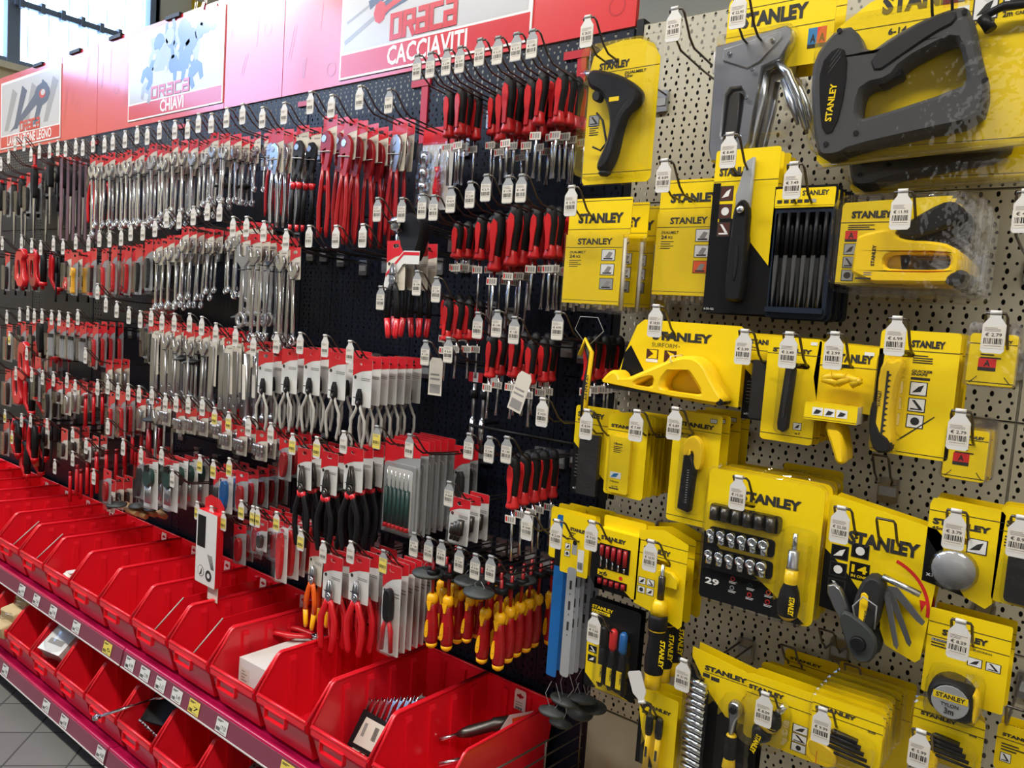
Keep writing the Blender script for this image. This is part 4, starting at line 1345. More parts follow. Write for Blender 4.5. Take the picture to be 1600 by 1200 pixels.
def k_sawblade(w, h, hx, hz):
    c = C(w, h).card('yellow', hx, hz, .004)
    c.logo(.28, .27, .60, .05).small(.25, .30, .3, 4).pict(.14, .50, .34, .60, 'print_white', 0).pict(.14, .62, .34, .72, 'print_white', 2).R(.62, .55, .84, .92, 'print_white', -.0005)
    bars(c, .64 * w, -.88 * h, .18 * w, .12 * h, -.0009, 'ink', 3)
    c.R(.40, .48, .58, .66, 'mid_grey', -.0006).flat(circ(.49 * w, -.46 * h, .005, 10), -.0009, 'black')
    b = C(w, h)
    b.prism(rrect(.30 * w, -h * 2.75, .62 * w, -h * .88, .006, 2), -.001, -.0002, 'mid_grey')
    for i in range(3):
        b.R(.42, 1.1 + i * .35, .50, 1.25 + i * .35, 'ink', -.0013).area([(.42, 1.35 + i * .35), (.46, 1.31 + i * .35), (.50, 1.35 + i * .35), (.46, 1.33 + i * .35)], 'ink', -.0013)
    b.text('MONT', .50 * w, -2.35 * h, .006, -.0013, 'ink', .02, w=.25 * h, rot=-PI / 2) if False else None
    return c, [('saw_blade', b)]


def k_blueblade(w, h, hx, hz):
    c = C(w, h)
    c.prism(rrect(.25 * w, -h, .62 * w, -.04 * h, .003, 1), 0, .0008, 'blue_plastic')
    c.R(.25, .2, .62, .34, 'black', -.0004)
    hd_ = C(w, h).prism(rrect(0, -.30 * h, w, 0, .006, 2), .001, .0018, 'yellow')
    hd_.tx('STANLEY', .1, .10, .8, .02, 'ink', .03, .0006)
    return c, [('header_card', hd_)]


def security_disc(r, drop, seed=0):
    g = G()
    q = random.Random(seed)
    w = G().tube([(-.006, 0, 0), (-.012 - q.random() * .008, 0, -drop * .5), (-.004, 0, -drop), (.004, 0, -drop), (.012 + q.random() * .01, 0, -drop * .55), (.005, 0, 0)], .0008, 'mid_grey', 4)
    d = G().lathe([(r * .35, .010), (r * .5, .006), (r * .95, .003), (r, 0), (r * .95, -.003), (r * .45, -.005), (r * .35, -.010), (r * .1, -.010)], 'disc_grey', 18, sy=.72)
    d.xf(TRS(0, 0, -drop - .004, 0, q.uniform(-.12, .12), q.uniform(-.15, .35)))
    return d, [('cable', w)]


_T = {}


def stack(name, cat, desc, tip, a, b, out, n, dy, fn, price, hl, L=.3, group=None, jit=.010, grey=False, notag=False, flip=False, hk=True, dx=0.0):
    if hk:
        hp = hook(tip[0], tip[1], hl, price, L, grey=grey, notag=notag, flip=flip)
    else:
        p = P(tip[0], tip[1], L)
        hp = Vector((p.x, 0, p.z - .06))
    p0, p1 = P(a[0], a[1], out), P(b[0], b[1], out)
    w, h = abs(p1.x - p0.x), abs(p0.z - p1.z)
    c, parts = fn(w, h, hp.x - p0.x, hp.z + .01 - p0.z)
    t = T(name, cat, desc, c, parts)
    r = random.Random(len(desc) * 7 + n)
    for i in range(n):
        lab = desc + (', front one of its stack' if n > 1 and i == 0 else '' if n == 1 else ', %s back in its stack' % nth(i + 1))
        t.put(TRS(p0.x + (r.uniform(-.003, .003) if i else 0) + dx * i, -out + i * dy, p0.z + (r.uniform(-.003, .002) if i else 0), r.uniform(-jit, jit) if i else 0, r.uniform(-jit, jit) if i else 0), lab, group or (cat + 's in one stack') if n > 1 else None)
    return t


S_ = stack
S_('staple_gun_pack', 'tool pack', 'yellow card with chrome staple gun at top of board', (1157, -8), (1140, 0), (1298, 95), .20, 2, .05, k_tacker, '22.95', 'wire hook with price tag 22.95 above chrome staple gun')
S_('electric_stapler_pack', 'tool pack', 'large clear pack with grey and black electric staple gun', (1470, -40), (1298, 0), (1625, 232), .22, 1, .07, k_etacker, '', 'wire hook holding the large electric staple gun pack', notag=True)
S_('electric_stapler_pack', 'tool pack', 'electric staple gun pack hanging lower behind the front one', (1500, 10), (1350, 60), (1660, 285), .13, 1, .07, k_etacker, '', 'wire hook behind the electric staple gun packs', hk=False)
S_('glue_gun_pack', 'tool pack', 'domed clear pack with black glue gun on yellow card', (920, 28), (925, 72), (1016, 283), .21, 1, .05, k_glue_gun, '28.50', 'wire hook with grey tag above the black glue gun pack')
hook(1056, 15, 'bare wire hook with grey price tag 9.59 on cream board', '9.59')
S_('glue_stick_bag', 'glue stick bag', 'yellow bag of white glue sticks below black glue gun', (895, 293), (892, 312), (975, 490), .24, 4, .055, k_glue, '11.95', 'wire hook with price tag 11.95 above glue stick bags', dx=.004)
S_('glue_stick_bag', 'glue stick bag', 'narrower yellow glue stick bag with orange square', (1040, 252), (1035, 283), (1122, 478), .20, 4, .022, k_glue2, '4.89', 'wire hook with price tag 4.89 above narrower glue stick bags')
S_('rasp_pack', 'tool pack', 'black and yellow card with steel blade in black handle', (1142, 211), (1120, 236), (1196, 492), .24, 4, .026, k_plane, '8.49', 'wire hook with price tag 8.49 above black handled blades')
S_('needle_file_set', 'file set', 'black tray of six needle files with yellow label', (1242, 257), (1212, 292), (1288, 500), .24, 9, .015, k_files, '7.49', 'wire hook with price tag 7.49 above needle file sets')
S_('staple_gun_pack', 'tool pack', 'clear pack with yellow hand staple gun and black lever', (1412, 300), (1318, 312), (1487, 448), .25, 8, .027, k_staplegun, '11.95', 'wire hook with price tag 11.95 above yellow staple guns', jit=.004)
S_('rasp_plane_pack', 'tool pack', 'large yellow card with yellow rasp plane tied on', (1027, 479), (972, 497), (1153, 637), .25, 2, .045, k_surform, '18.50', 'wire hook with price tag 18.50 above yellow rasp plane')
S_('blade_card', 'blade card', 'yellow and black blade card beside the yellow rasp plane', (1165, 518), (1170, 520), (1222, 662), .22, 4, .020, k_knife_blk, '5.99', 'wire hook with price tag 5.99 right of rasp plane')
S_('snap_knife_pack', 'knife pack', 'yellow card with slim black snap knife', (1235, 522), (1202, 525), (1268, 697), .24, 8, .019, k_thinknife, '3.49', 'wire hook with price tag 3.49 above slim black knives')
S_('scraper_pack', 'tool pack', 'yellow scraper with long yellow handle below its card', (1306, 522), (1277, 533), (1362, 735), .24, 2, .035, k_clampcard, '3.99', 'wire hook with price tag 3.99 above long handled scrapers')
S_('snap_knife_pack', 'knife pack', 'wide yellow card with large yellow snap knife', (1403, 498), (1378, 514), (1480, 722), .24, 5, .028, k_fmknife, '6.99', 'wire hook with price tag 6.99 above large yellow snap knives')
S_('staple_pack', 'staple pack', 'upper clear pack of staples with red letter square', (1557, 490), (1520, 502), (1582, 608), .25, 3, .014, k_staples, '2.79', 'wire hook with price tag 2.79 on the higher staple packs')
S_('staple_pack', 'staple pack', 'lower clear pack of staples with red letter square', (1502, 643), (1482, 650), (1537, 757), .24, 9, .010, k_staples, '2.79', 'wire hook with price tag 2.79 on the lower staple packs')
hook(1606, 300, 'wire hook cut off by the photo edge, upper', '4.49')
S_('blade_card', 'blade card', 'yellow and black card with grey blade case below lanyard tool', (919, 642), (901, 632), (949, 782), .22, 2, .022, k_knife_blk, '8.99', 'wire hook with price tag 8.99 above grey blade case')
hook(850, 624, 'wire hook with price tag 14.50 in front of dark board', '14.50')
S_('blade_pack', 'blade pack', 'yellow card with small yellow blade box', (997, 643), (952, 646), (1003, 783), .24, 9, .014, k_bladepack, '7.49', 'wire hook with price tag 7.49 above yellow blade boxes')
S_('snap_knife_pack', 'knife pack', 'tall yellow card with black knife in yellow hanger', (1057, 639), (1055, 640), (1113, 828), .25, 4, .042, k_snapknife, '6.89', 'wire hook with price tag 6.89 above black knife in yellow hanger')
S_('socket_set_pack', 'tool set', 'large card with chrome sockets and short ratchet driver', (1156, 746), (1110, 730), (1268, 982), .26, 4, .036, k_sockets, '15.50', 'wire hook with price tag 15.50 above socket sets')
S_('multitool_pack', 'tool pack', 'yellow and black card with folding multitool fourteen in one', (1316, 794), (1298, 772), (1452, 1042), .25, 2, .045, k_multitool, '22.50', 'wire hook with price tag 22.50 above multitool')
hook(1383, 812, 'second wire hook carrying the multitool card', '', notag=True)
S_('rotary_blade_pack', 'blade pack', 'yellow card with round grey rotary blade', (1495, 799), (1455, 777), (1553, 955), .25, 3, .024, k_rotary, '3.79', 'wire hook with price tag 3.79 above rotary blades')
S_('cutter_pack', 'tool pack', 'yellow card with black cutter cut by the photo edge', (1597, 809), (1566, 790), (1650, 962), .25, 3, .03, k_plain, '8.90', 'wire hook with price tag 8.90 at the photo edge')
S_('tape_measure_pack', 'tool pack', 'yellow card with round black tape measure three metres', (1502, 971), (1454, 948), (1566, 1118), .25, 2, .040, k_tape, '8.29', 'wire hook with price tag 8.29 above the tape measure')
S_('hex_key_pack', 'hex key set', 'clear pack of black hex keys below the tape measure', (1440, 1143), (1430, 1093), (1530, 1215), .24, 2, .022, k_hex, '5.99', 'wire hook with price tag 5.99 below the tape measure')
S_('hex_key_pack', 'hex key set', 'clear pack of black hex keys below the multitool', (1287, 1108), (1272, 1083), (1372, 1215), .26, 7, .022, k_hex, '9.99', 'wire hook with price tag 9.99 below the multitool', jit=.03)
S_('ratchet_driver_pack', 'tool pack', 'yellow card with stubby black and yellow ratchet driver', (1197, 1084), (1170, 1050), (1278, 1195), .25, 3, .034, k_ratchet_stub, '8.09', 'wire hook with price tag 8.09 above stubby ratchet driver')
S_('ratchet_set_pack', 'tool set', 'triangular yellow card with ratchet and column of sockets', (1070, 1032), (1083, 1010), (1178, 1200), .24, 2, .03, k_ratchetset, '31.95', 'wire hook with price tag 31.95 above ratchet set')
S_('craft_knife_pack', 'knife pack', 'yellow card with two slim yellow craft knives', (1004, 1095), (1002, 1074), (1050, 1215), .25, 3, .024, k_knifepair, '', 'wire hook with blank white tag flipped up', flip=True)
S_('ratchet_driver_pack', 'tool pack', 'yellow card with long black grip ratchet screwdriver', (1019, 846), (1000, 822), (1064, 985), .25, 3, .036, k_fmdriver, '16.95', 'wire hook with price tag 16.95 above long ratchet screwdriver')
S_('mini_screwdriver_box', 'tool set', 'yellow box of six mini screwdrivers', (927, 816), (937, 806), (993, 938), .25, 2, .034, k_x6, '9.50', 'wire hook with price tag 9.50 above yellow screwdriver boxes')
S_('marker_pack', 'pen pack', 'black card with three marker pens red blue black', (931, 961), (922, 933), (990, 1100), .24, 2, .024, k_marker, '7.50', 'wire hook with price tag 7.50 above the marker pens')
S_('saw_blade_card', 'saw blade', 'grey hacksaw blade on small yellow card', (872, 814), (881, 800), (917, 905), .24, 6, .018, k_sawblade, '5.09', 'wire hook with price tag 5.09 above grey hacksaw blades')
S_('saw_blade_card', 'saw blade', 'long blue hacksaw blade on yellow card', (826, 802), (862, 790), (884, 1066), .22, 3, .030, k_blueblade, '10.00', 'wire hook with price tag 10.00 above blue hacksaw blades')
for (a, b, o, n, d, lab) in (((1228, 1012), (1305, 1100), .06, 1, .02, 'plain yellow tool card at rear behind the ratchet driver'), ((1202, 1032), (1284, 1130), .12, 1, .02, 'middle yellow tool card behind the stubby ratchet driver'),
                             ((1308, 1042), (1412, 1240), .06, 2, .03, 'dim yellow card at rear behind the hex keys'), ((1560, 1128), (1640, 1230), .22, 2, .03, 'plain yellow card low at the photo edge'),
                             ((1225, 722), (1312, 800), .07, 1, .02, 'yellow card edge showing behind socket sets')):
    S_('tool_card', 'tool card', lab, ((a[0] + b[0]) / 2, a[1] - 20), a, b, o, n, d, k_backcard, '', '', hk=False)
for i, (u, v) in enumerate(((1230, 1010), (1330, 1040), (1225, 745), (1375, 712), (1290, 985), (1155, 905), (1590, 1108))):
    hook(u, v, '%s bare wire hook low on cream board, no tag' % nth(i + 1), '', L=(.12, .10, .12, .1, .12, .15, .3)[i], notag=True)
# security discs below the hacksaw blades
for i, (u, v, s_) in enumerate(((862, 1112, .9), (882, 1094, 1), (910, 1092, 1), (925, 1104, 1), (876, 1130, .85), (905, 1112, 1))):
    g, sub = security_disc(.034 * s_, .06, i)
    p = P(u, v, .20 - .02 * i)
    T('security_disc', 'security tag', '', g, sub).put(TRS(p.x, p.y, p.z + .064), 'dark grey security disc, %s under hacksaw blades, on thin wire' % nth(i + 1), 'security discs under the hacksaw blades')
# lanyard folding saw at the board joint
g = C(.03, .2)
g.tube([(.0, 0, 0), (.012, 0, -.03), (.004, 0, -.09), (.006, 0, -.17)], [.006, .007, .008, .006], 'black', 8)
y_ = G().tube([(-.012, -.004, -.02), (0, -.006, .012), (.016, -.006, -.012), (.012, -.006, -.09), (.01, -.006, -.16)], .0045, 'yellow_plastic', 6)
y_.text('STANLEY', .010, -.055, .007, -.013, 'ink', .03, w=.05, rot=-PI / 2)
lp = G().tube([(0, 0, .0), (-.03, 0, .03), (-.02, 0, .055), (.02, 0, .055), (.035, 0, .03), (.004, 0, 0)], .0009, 'mid_grey', 4)
p = P(917, 540, .24)
T('folding_saw', 'saw', '', g, [('yellow_edge', y_), ('lanyard', lp)]).put(TRS(p.x, p.y, p.z), 'black and yellow folding saw hanging by a wire loop')

# ================================================================ red and chrome tools
def rcard(w, h, low='beige_card', red=.36, hole=True):
    """header card of the red range: red top, curved boundary, pale lower part; hangs from the origin"""
    g = G()
    t = .013
    hs = [list(reversed(rrect(-.010, -.004, .010, .005, .004, 1)))] if hole and w > .03 else []
    g.prism(rrect(-w / 2, t - h, w / 2, t, .003, 2), 0, .0008, low, hs)
    zr = t - h * red
    pts = [(-w / 2, zr - h * .08), (-w * .3, zr - h * .02), (0, zr + h * .04), (w / 2, zr + h * .08), (w / 2, t), (-w / 2, t)]
    tr = tessellate_polygon([[Vector((p[0], p[1], 0)) for p in pts]] + [[Vector((p[0], p[1], 0)) for p in q] for q in hs])
    fl_ = pts + [p for q in hs for p in q]
    g.add([(p[0], -.0004, p[1]) for p in fl_], [tuple(x) for x in tr], 'card_red')
    g.flat(circ(-w * .36, zr - h * .10, w * .07, 8), -.0006, 'dark_steel')
    for i in range(2):
        g.rect(-w * .05, zr - h * (.10 + .035 * i), w * .42, zr - h * (.115 + .035 * i), -.0005, 'ink_grey')
    return g


def wrench_g(L, w=.011, m='chrome', ring=True, top=0.0, y=-.006, th=.0045):
    """open jaw up at the top, ring at the bottom"""
    g = G()
    z1, z0 = top, top - L
    jw = w * 1.9
    jaw = [(-w * .45, z1 - jw * 1.7), (w * .45, z1 - jw * 1.7), (jw * .75, z1 - jw * 1.25), (jw, z1 - jw * .7), (jw * .8, z1), (jw * .38, z1 - jw * .05), (jw * .40, z1 - jw * .75), (0, z1 - jw * .95), (-jw * .40, z1 - jw * .75), (-jw * .45, z1 + jw * .08), (-jw * .85, z1 - jw * .1), (-jw, z1 - jw * .7), (-jw * .75, z1 - jw * 1.25)]
    g.prism(jaw, y - th * .7, y + th * .7, m, inset=.001)
    g.prism([(-w * .42, z1 - jw * 1.6), (w * .42, z1 - jw * 1.6), (w * .5, z0 + w * 1.5), (-w * .5, z0 + w * 1.5)], y - th * .5, y + th * .5, m, inset=.001)
    if ring:
        g.prism(circ(0, z0 + w, w * 1.15, 12), y - th, y + th, m, [list(reversed(circ(0, z0 + w, w * .68, 10)))], inset=.001)
    else:
        g.prism([(p[0] * .85, z0 + (z1 - p[1]) * .85) for p in reversed(jaw)], y - th * .7, y + th * .7, m, inset=.001)
    return g


def plier_handle(x0, z0, pts, r, m, y=-.008, tip=None):
    g = G()
    g.tube([(p[0], y, p[1]) for p in pts], r, m, 8, sy=.6)
    return g


def pliers_T(name, desc, hm, L=.2, card=None, tipm=None, nose=0.0, top=-.035, spread=1.0, collar=None, red=.36, jm='dark_steel', cat='pliers', fat=1.0, low=None):
    b = G()
    k = L / .2
    z = top
    for s in (-1, 1):
        b.prism([(0, z - .062 * k), (s * .009 * k, z - .056 * k), (s * .013 * k, z - .036 * k), (s * .011 * k, z - .018 * k), (s * .004 * k, z + nose), (s * .0008, z + nose), (s * .0008, z - .030 * k)], -.012, -.004, jm, inset=.001)
    b.prism(circ(0, z - .046 * k, .012 * k, 12), -.0135, -.003, jm, inset=.001)
    b.lathe([(.005 * k, -.0135), (.004 * k, -.015)], 'satin_steel', 8, 0, z - .046 * k, axis='y')
    parts = []
    for s in (-1, 1):
        q = [(s * .006 * k, z - .055 * k), (s * .013 * k, z - .075 * k), (s * .023 * k * spread, z - .11 * k), (s * .024 * k * spread, z - .15 * k), (s * .017 * k * spread, z - .195 * k), (s * .018 * k * spread, z - .205 * k)]
        h = G()
        if tipm:
            h.tube([(p[0], -.008, p[1]) for p in q[:4]], [.0045 * k * fat, .0065 * k * fat, .007 * k * fat, .0065 * k * fat], hm, 8, sy=.7)
            h.tube([(p[0], -.008, p[1]) for p in q[3:]], [.0066 * k * fat, .006 * k * fat, .0045 * k * fat], tipm, 8, sy=.7)
        else:
            h.tube([(p[0], -.008, p[1]) for p in q], [.0045 * k * fat, .0062 * k * fat, .0066 * k * fat, .0066 * k * fat, .0062 * k * fat, .004 * k * fat], hm, 8, sy=.7)
        if collar:
            h.tube([(q[0][0], -.008, q[0][1] - .004), (q[1][0], -.008, q[1][1])], [.011 * k, .006 * k], collar, 8, sy=.7)
        parts.append(('handle', h))
    if card:
        parts.append(('header_card', rcard(card[0], card[1], low or ('white' if card[1] < .1 else 'beige_card'), red)))
        t = G().tube([(-.014, -.014, z - .03 * k), (.014, -.014, z - .03 * k)], .0012, 'black', 5)
        parts.append(('cable_tie', t))
    return T(name, cat, desc, b, parts)


def cobra_T(desc, hm, L=.25, jm=None, top=-.03, card=(.055, .10), tip=None, pale=False):
    jm = jm or hm
    k = L / .25
    b = G()
    b.prism([(-.020 * k, top - .012 * k), (-.010 * k, top), (.006 * k, top + .002), (.020 * k, top - .012 * k), (.024 * k, top - .035 * k), (.018 * k, top - .07 * k), (.012 * k, top - .10 * k), (-.002, top - .10 * k), (-.016 * k, top - .075 * k), (-.022 * k, top - .04 * k)],
            -.013, -.004, jm, [list(reversed([(-.010 * k, top - .046 * k), (.002, top - .042 * k), (-.004 * k, top - .085 * k), (-.011 * k, top - .08 * k)]))], inset=.0015)
    b.prism(circ(-.006 * k, top - .018 * k, .010 * k, 10), -.0145, -.012, 'satin_steel', inset=.0006)
    parts = []
    for s, a in ((-1, .0), (1, .004)):
        q = [(s * .008 * k, top - .085 * k), (s * .014 * k, top - .13 * k), (s * .019 * k, top - .19 * k), (s * .016 * k, top - .25 * k), (s * .017 * k, top - .27 * k)]
        h = G()
        if tip:
            h.tube([(p[0], -.009, p[1]) for p in q[:2]], [.006 * k, .007 * k], jm, 8, sy=.7)
            h.tube([(q[1][0], -.009, q[1][1] + .006), (q[1][0], -.009, q[1][1] - .012)], [.012 * k, .008 * k], tip, 8, sy=.8)
            h.tube([(p[0], -.009, p[1]) for p in q[1:4]], [.0075 * k, .0082 * k, .0075 * k], hm, 8, sy=.7)
            h.tube([(p[0], -.009, p[1]) for p in q[3:]], [.0076 * k, .006 * k], tip, 8, sy=.7)
        else:
            h.tube([(p[0], -.009, p[1]) for p in q], [.0055 * k, .0068 * k, .0072 * k, .0068 * k, .005 * k], hm, 8, sy=.7)
        parts.append(('handle', h))
    if card:
        parts.append(('header_card', rcard(card[0], card[1])))
        parts.append(('cable_tie', G().tube([(-.024 * k, -.015, top - .05 * k), (.024 * k, -.015, top - .052 * k)], .0014, 'white', 5)))
    return T('water_pump_pliers', 'pliers', desc, b, parts)


def driver_T(hl, sl, r=.013, desc='', shaft_m='chrome', sticker=True, sr=None):
    """hangs by a hole at the top of its handle, blade down"""
    k = hl / .11
    r = r * 1.12
    sr = sr or .0032 * k
    h = G().lathe([(.004 * k, .006), (r * .75, 0), (r * .95, -.012 * k), (r, -.035 * k), (r * .72, -.070 * k), (r * .66, -.085 * k), (r * .62, -.092 * k)], 'rubber', 10, sy=.9)
    a = G()
    for s in (1, -1):
        a.prism([(-r * .50, -.022 * k), (-r * .15, -.012 * k), (r * .40, -.018 * k), (r * .56, -.036 * k), (r * .40, -.060 * k), (r * .34, -.092 * k), (-r * .34, -.092 * k), (-r * .30, -.066 * k), (-r * .50, -.045 * k)],
                -s * r * .99 if s == 1 else r * .80, -s * r * .80 if s == 1 else r * .99, 'grip_red', inset=.0006 if s == 1 else 0)
    a.lathe([(r * .60, -.074 * k), (r * .72, -.088 * k), (r * 1.05, -.103 * k), (r * 1.0, -.108 * k), (r * .4, -hl - .001)], 'grip_red', 10, sy=.95)
    b = G().tube([(0, 0, -hl + .004), (0, 0, -hl - sl)], sr, shaft_m, 8)
    b.prism([(-sr, -hl - sl + .012), (sr, -hl - sl + .012), (sr * 1.4, -hl - sl), (-sr * 1.4, -hl - sl)], -sr * .4, sr * .4, shaft_m)
    parts = [('grip_inlay', a), ('blade', b)]
    if sticker and desc:
        t = G().box(-.016, .012, -sr - .001, -sr - .0005, -hl - .030, -hl - .014, 'label')
        for i in range(4):
            t.rect(-.014 + i * .006, -hl - .027, -.010 + i * .006, -hl - .017, -sr - .0013, 'ink_grey' if i else 'card_red')
        parts.append(('sticker', t))
    return T('screwdriver', 'screwdriver', desc, h, parts)


def vde_T(desc, s=1.0):
    """hangs blade up, red and yellow insulated handle below"""
    g = G()
    z = -.075 * s
    g.tube([(0, 0, -.005), (0, 0, z)], .0036 * s, 'vde_red', 8)
    c = G().lathe([(.008 * s, z + .002), (.0125 * s, z - .004 * s), (.0128 * s, z - .014 * s), (.009 * s, z - .022 * s)], 'vde_yellow', 12)
    c.prism([(-.007 * s, z - .014 * s), (.007 * s, z - .014 * s), (.002 * s, z - .034 * s), (-.002 * s, z - .034 * s)], -.0128 * s, -.004, 'vde_yellow')
    h = G().lathe([(.009 * s, z - .014 * s), (.0105 * s, z - .034 * s), (.0140 * s, z - .060 * s), (.0150 * s, z - .078 * s), (.0135 * s, z - .098 * s), (.0125 * s, z - .108 * s)], 'vde_red', 12)
    e = G().lathe([(.0128 * s, z - .106 * s), (.0120 * s, z - .114 * s), (.006 * s, z - .119 * s)], 'vde_yellow', 12)
    e.prism(smooth_poly([(-.001, z - .052 * s), (-.006 * s, z - .060 * s), (-.009 * s, z - .085 * s), (-.006 * s, z - .094 * s), (.001, z - .090 * s), (.002, z - .065 * s)], 1), -.0158 * s, -.008, 'vde_yellow')
    e.flat(circ(-.003, z - .080 * s, .0012, 6), -.0161 * s, 'ink')
    for i in range(5):
        h.tube([(.001, -.0146 * s, z - (.062 + i * .007) * s), (.012 * s, -.0085 * s, z - (.062 + i * .007) * s)], .0009, 'dark_red', 4)
    d = G().lathe([(.014, -.022), (.016, -.026), (.015, -.034), (.010, -.036)], 'black', 10)
    return T('insulated_screwdriver', 'screwdriver', desc, g, [('collar', c), ('handle', h, [('yellow_inlay', e)]), ('security_cap', d)])


def blister_T(w, h, inner, desc, name='blister_pack', low='clear_bag', red=.3):
    c = rcard(w, h, low if low != 'clear_bag' else 'mid_grey', red)
    z0 = .013 - h
    zt = .013 - h * (red + .06)
    t = G()
    nm = 'tool'
    if inner == 'knife':
        nm = 'knife'
        t.prism(smooth_poly([(-.006, zt), (.006, zt - .004), (.009, (zt + z0) / 2), (.006, z0 + .008), (-.008, z0 + .006), (-.009, (zt + z0) / 2)]), -.013, -.001, 'red_plastic', inset=.002)
        t.prism([(-.003, zt - .01), (.003, zt - .01), (.004, z0 + .02), (-.004, z0 + .02)], -.0145, -.012, 'rubber')
    elif inner == 'saw':
        nm = 'handle'
        t.prism(smooth_poly([(-.012, zt), (.0, zt), (.006, zt - .03), (.004, z0 + .02), (-.010, z0 + .01), (-.014, z0 + .03)]), -.014, -.001, 'rubber', inset=.002)
        t.prism([(-.012, zt + .002), (.008, zt + .002), (.008, zt - .006), (-.012, zt - .006)], -.015, -.001, 'grip_red')
        t.prism([(-.008, z0 + .018), (.006, z0 + .018), (.006, z0 + .008), (-.008, z0 + .008)], -.015, -.001, 'grip_red')
        for i in range(9):
            t.rect(.012, zt - .004 - i * .009, .018, zt - .009 - i * .009, -.0006, 'white')
    elif inner == 'yellow':
        nm = 'cutter'
        t.prism(smooth_poly([(-.008, zt), (.012, zt), (.012, zt - .02), (.006, zt - .03), (.008, z0 + .02), (.012, z0 + .008), (-.008, z0 + .006)]), -.014, -.001, 'vde_yellow', inset=.002)
        t.prism([(-.002, zt - .03), (.004, zt - .03), (.004, z0 + .03), (-.002, z0 + .03)], -.0155, -.012, 'rubber')
    elif inner == 'sockets':
        nm = 'socket'
        for i in range(3):
            x = (-.3 + .3 * i) * w
            t.tube([(x, -.010, zt - .008), (x, -.010, z0 + .014)], [.005, .0042], 'satin_steel', 8)
            t.tube([(x, -.010, zt), (x, -.010, zt - .014)], .0065, 'satin_steel', 8)
    elif inner == 'bits':
        nm = 'socket_bit'
        for i in range(3):
            x, a = (-.16 + .17 * i) * w, .0
            t.tube([(x + .08 * w, -.012, zt - .012 - .006 * (2 - i)), (x + .05 * w, -.012, zt - .045)], .0085, 'dark_steel', 10)
            t.tube([(x + .05 * w, -.012, zt - .04), (x - .03 * w, -.012, z0 + .012)], .0042, 'dark_steel', 8)
    elif inner == 'strips':
        nm = 'strip'
        for i in range(5):
            x = (-.38 + .19 * i) * w
            t.box(x - .003, x + .003, -.004, -.001, z0 + .004, zt, 'mid_grey')
            t.box(x - .003, x + .003, -.0045, -.001, zt - .014, zt, 'rubber')
    elif inner == 'comb':
        nm = 'key_set'
        t.prism(smooth_poly([(-w * .30, zt - .02), (-w * .05, zt), (w * .28, zt - .012), (w * .26, zt - .06), (-w * .22, zt - .065)]), -.018, -.001, 'green_dark', inset=.002)
        t.prism([(-w * .10, zt + .006), (w * .2, zt + .012), (w * .2, zt - .012), (-w * .10, zt - .01)], -.021, -.016, 'rubber', inset=.001)
        for i in range(6):
            x = (-.20 + .075 * i) * w
            t.tube([(x, -.010, zt - .06), (x, -.010, zt - .12)], .0022, 'satin_steel', 6)
    elif inner == 'precision':
        nm = 'tray'
        t.prism(rrect(-w * .44, z0 + .008, w * .44, zt + .01, .008, 2), -.006, -.001, 'mid_grey')
        t.prism(rrect(-w * .36, z0 + .016, w * .36, zt - .002, .006, 2), -.0068, -.006, 'white')
    elif inner == 'stripper':
        nm = 'wire_stripper'
        t.prism(smooth_poly([(-.012, zt - .004), (.0, zt + .004), (.012, zt - .004), (.015, zt - .05), (.012, zt - .078), (-.010, zt - .078), (-.014, zt - .05)]), -.018, -.003, 'rubber', inset=.003)
    elif inner == 'snips':
        nm = 'shears'
        t.prism(smooth_poly([(-.004, zt + .01), (.004, zt + .01), (.014, zt - .05), (-.014, zt - .05)]), -.012, -.002, 'charcoal', inset=.002)
    else:
        nm = 'tool'
        t.prism(smooth_poly([(-w * .25, zt - .004), (w * .2, zt), (w * .25, (zt + z0) / 2), (w * .1, z0 + .008), (-w * .2, z0 + .010)]), -.012, -.001, inner, inset=.002)
    parts = [(nm, t)]
    if inner == 'precision':
        for i in range(6):
            x = (-.30 + .12 * i) * w
            d = G().tube([(x, -.012, zt - .010), (x, -.012, zt - .055)], [.001, .0018], 'chrome', 6)
            hh = G().tube([(x, -.012, zt - .052), (x, -.012, z0 + .028)], .0052, 'green_dark', 8).tube([(x, -.012, z0 + .030), (x, -.012, z0 + .017)], [.0045, .0068], 'red_plastic', 8)
            parts.append(('precision_screwdriver', d, [('handle', hh)]))
    if inner == 'stripper':
        for s in (-1, 1):
            parts.append(('handle', G().tube([(s * .005, -.010, zt - .074), (s * .013, -.010, zt - .10), (s * .016, -.010, z0 + .012)], [.005, .0062, .0055], 'red_plastic', 8)))
    if inner == 'snips':
        for s in (-1, 1):
            parts.append(('handle', G().tube([(s * .002, -.008, zt - .045), (s * .006, -.008, zt - .058), (s * .016, -.008, zt - .075), (s * .010, -.008, zt - .098), (s * .003, -.008, zt - .075)], .0035, 'red_plastic', 6)))
    bl_ = blister(w, h, .08, red + .02, .92, .985, .018 if inner != 'comb' else .024, .006)
    bl_.xf(Matrix.Translation((-w / 2, 0, .013)))
    parts.append(('blister', bl_))
    return T(name, 'tool pack', desc, c, parts)


def wrench_T(L, desc, w=.011, card=(.045, .085), m='chrome', top=-.03, ring=True, tilt=0.0):
    r = wrench_g(L, w, m, ring, top)
    if tilt:
        r.xf(Matrix.Rotation(tilt, 4, 'Y'))
    parts = []
    if card:
        parts = [('header_card', rcard(card[0], card[1])), ('cable_tie', G().tube([(-w * .9, -.010, top - w * 3.6), (w * .9, -.010, top - w * 3.6)], .0016, 'black', 5))]
    return T('combination_wrench', 'wrench', desc, r, parts)


def plain(name, cat, desc, g, parts=()):
    return T(name, cat, desc, g, parts)


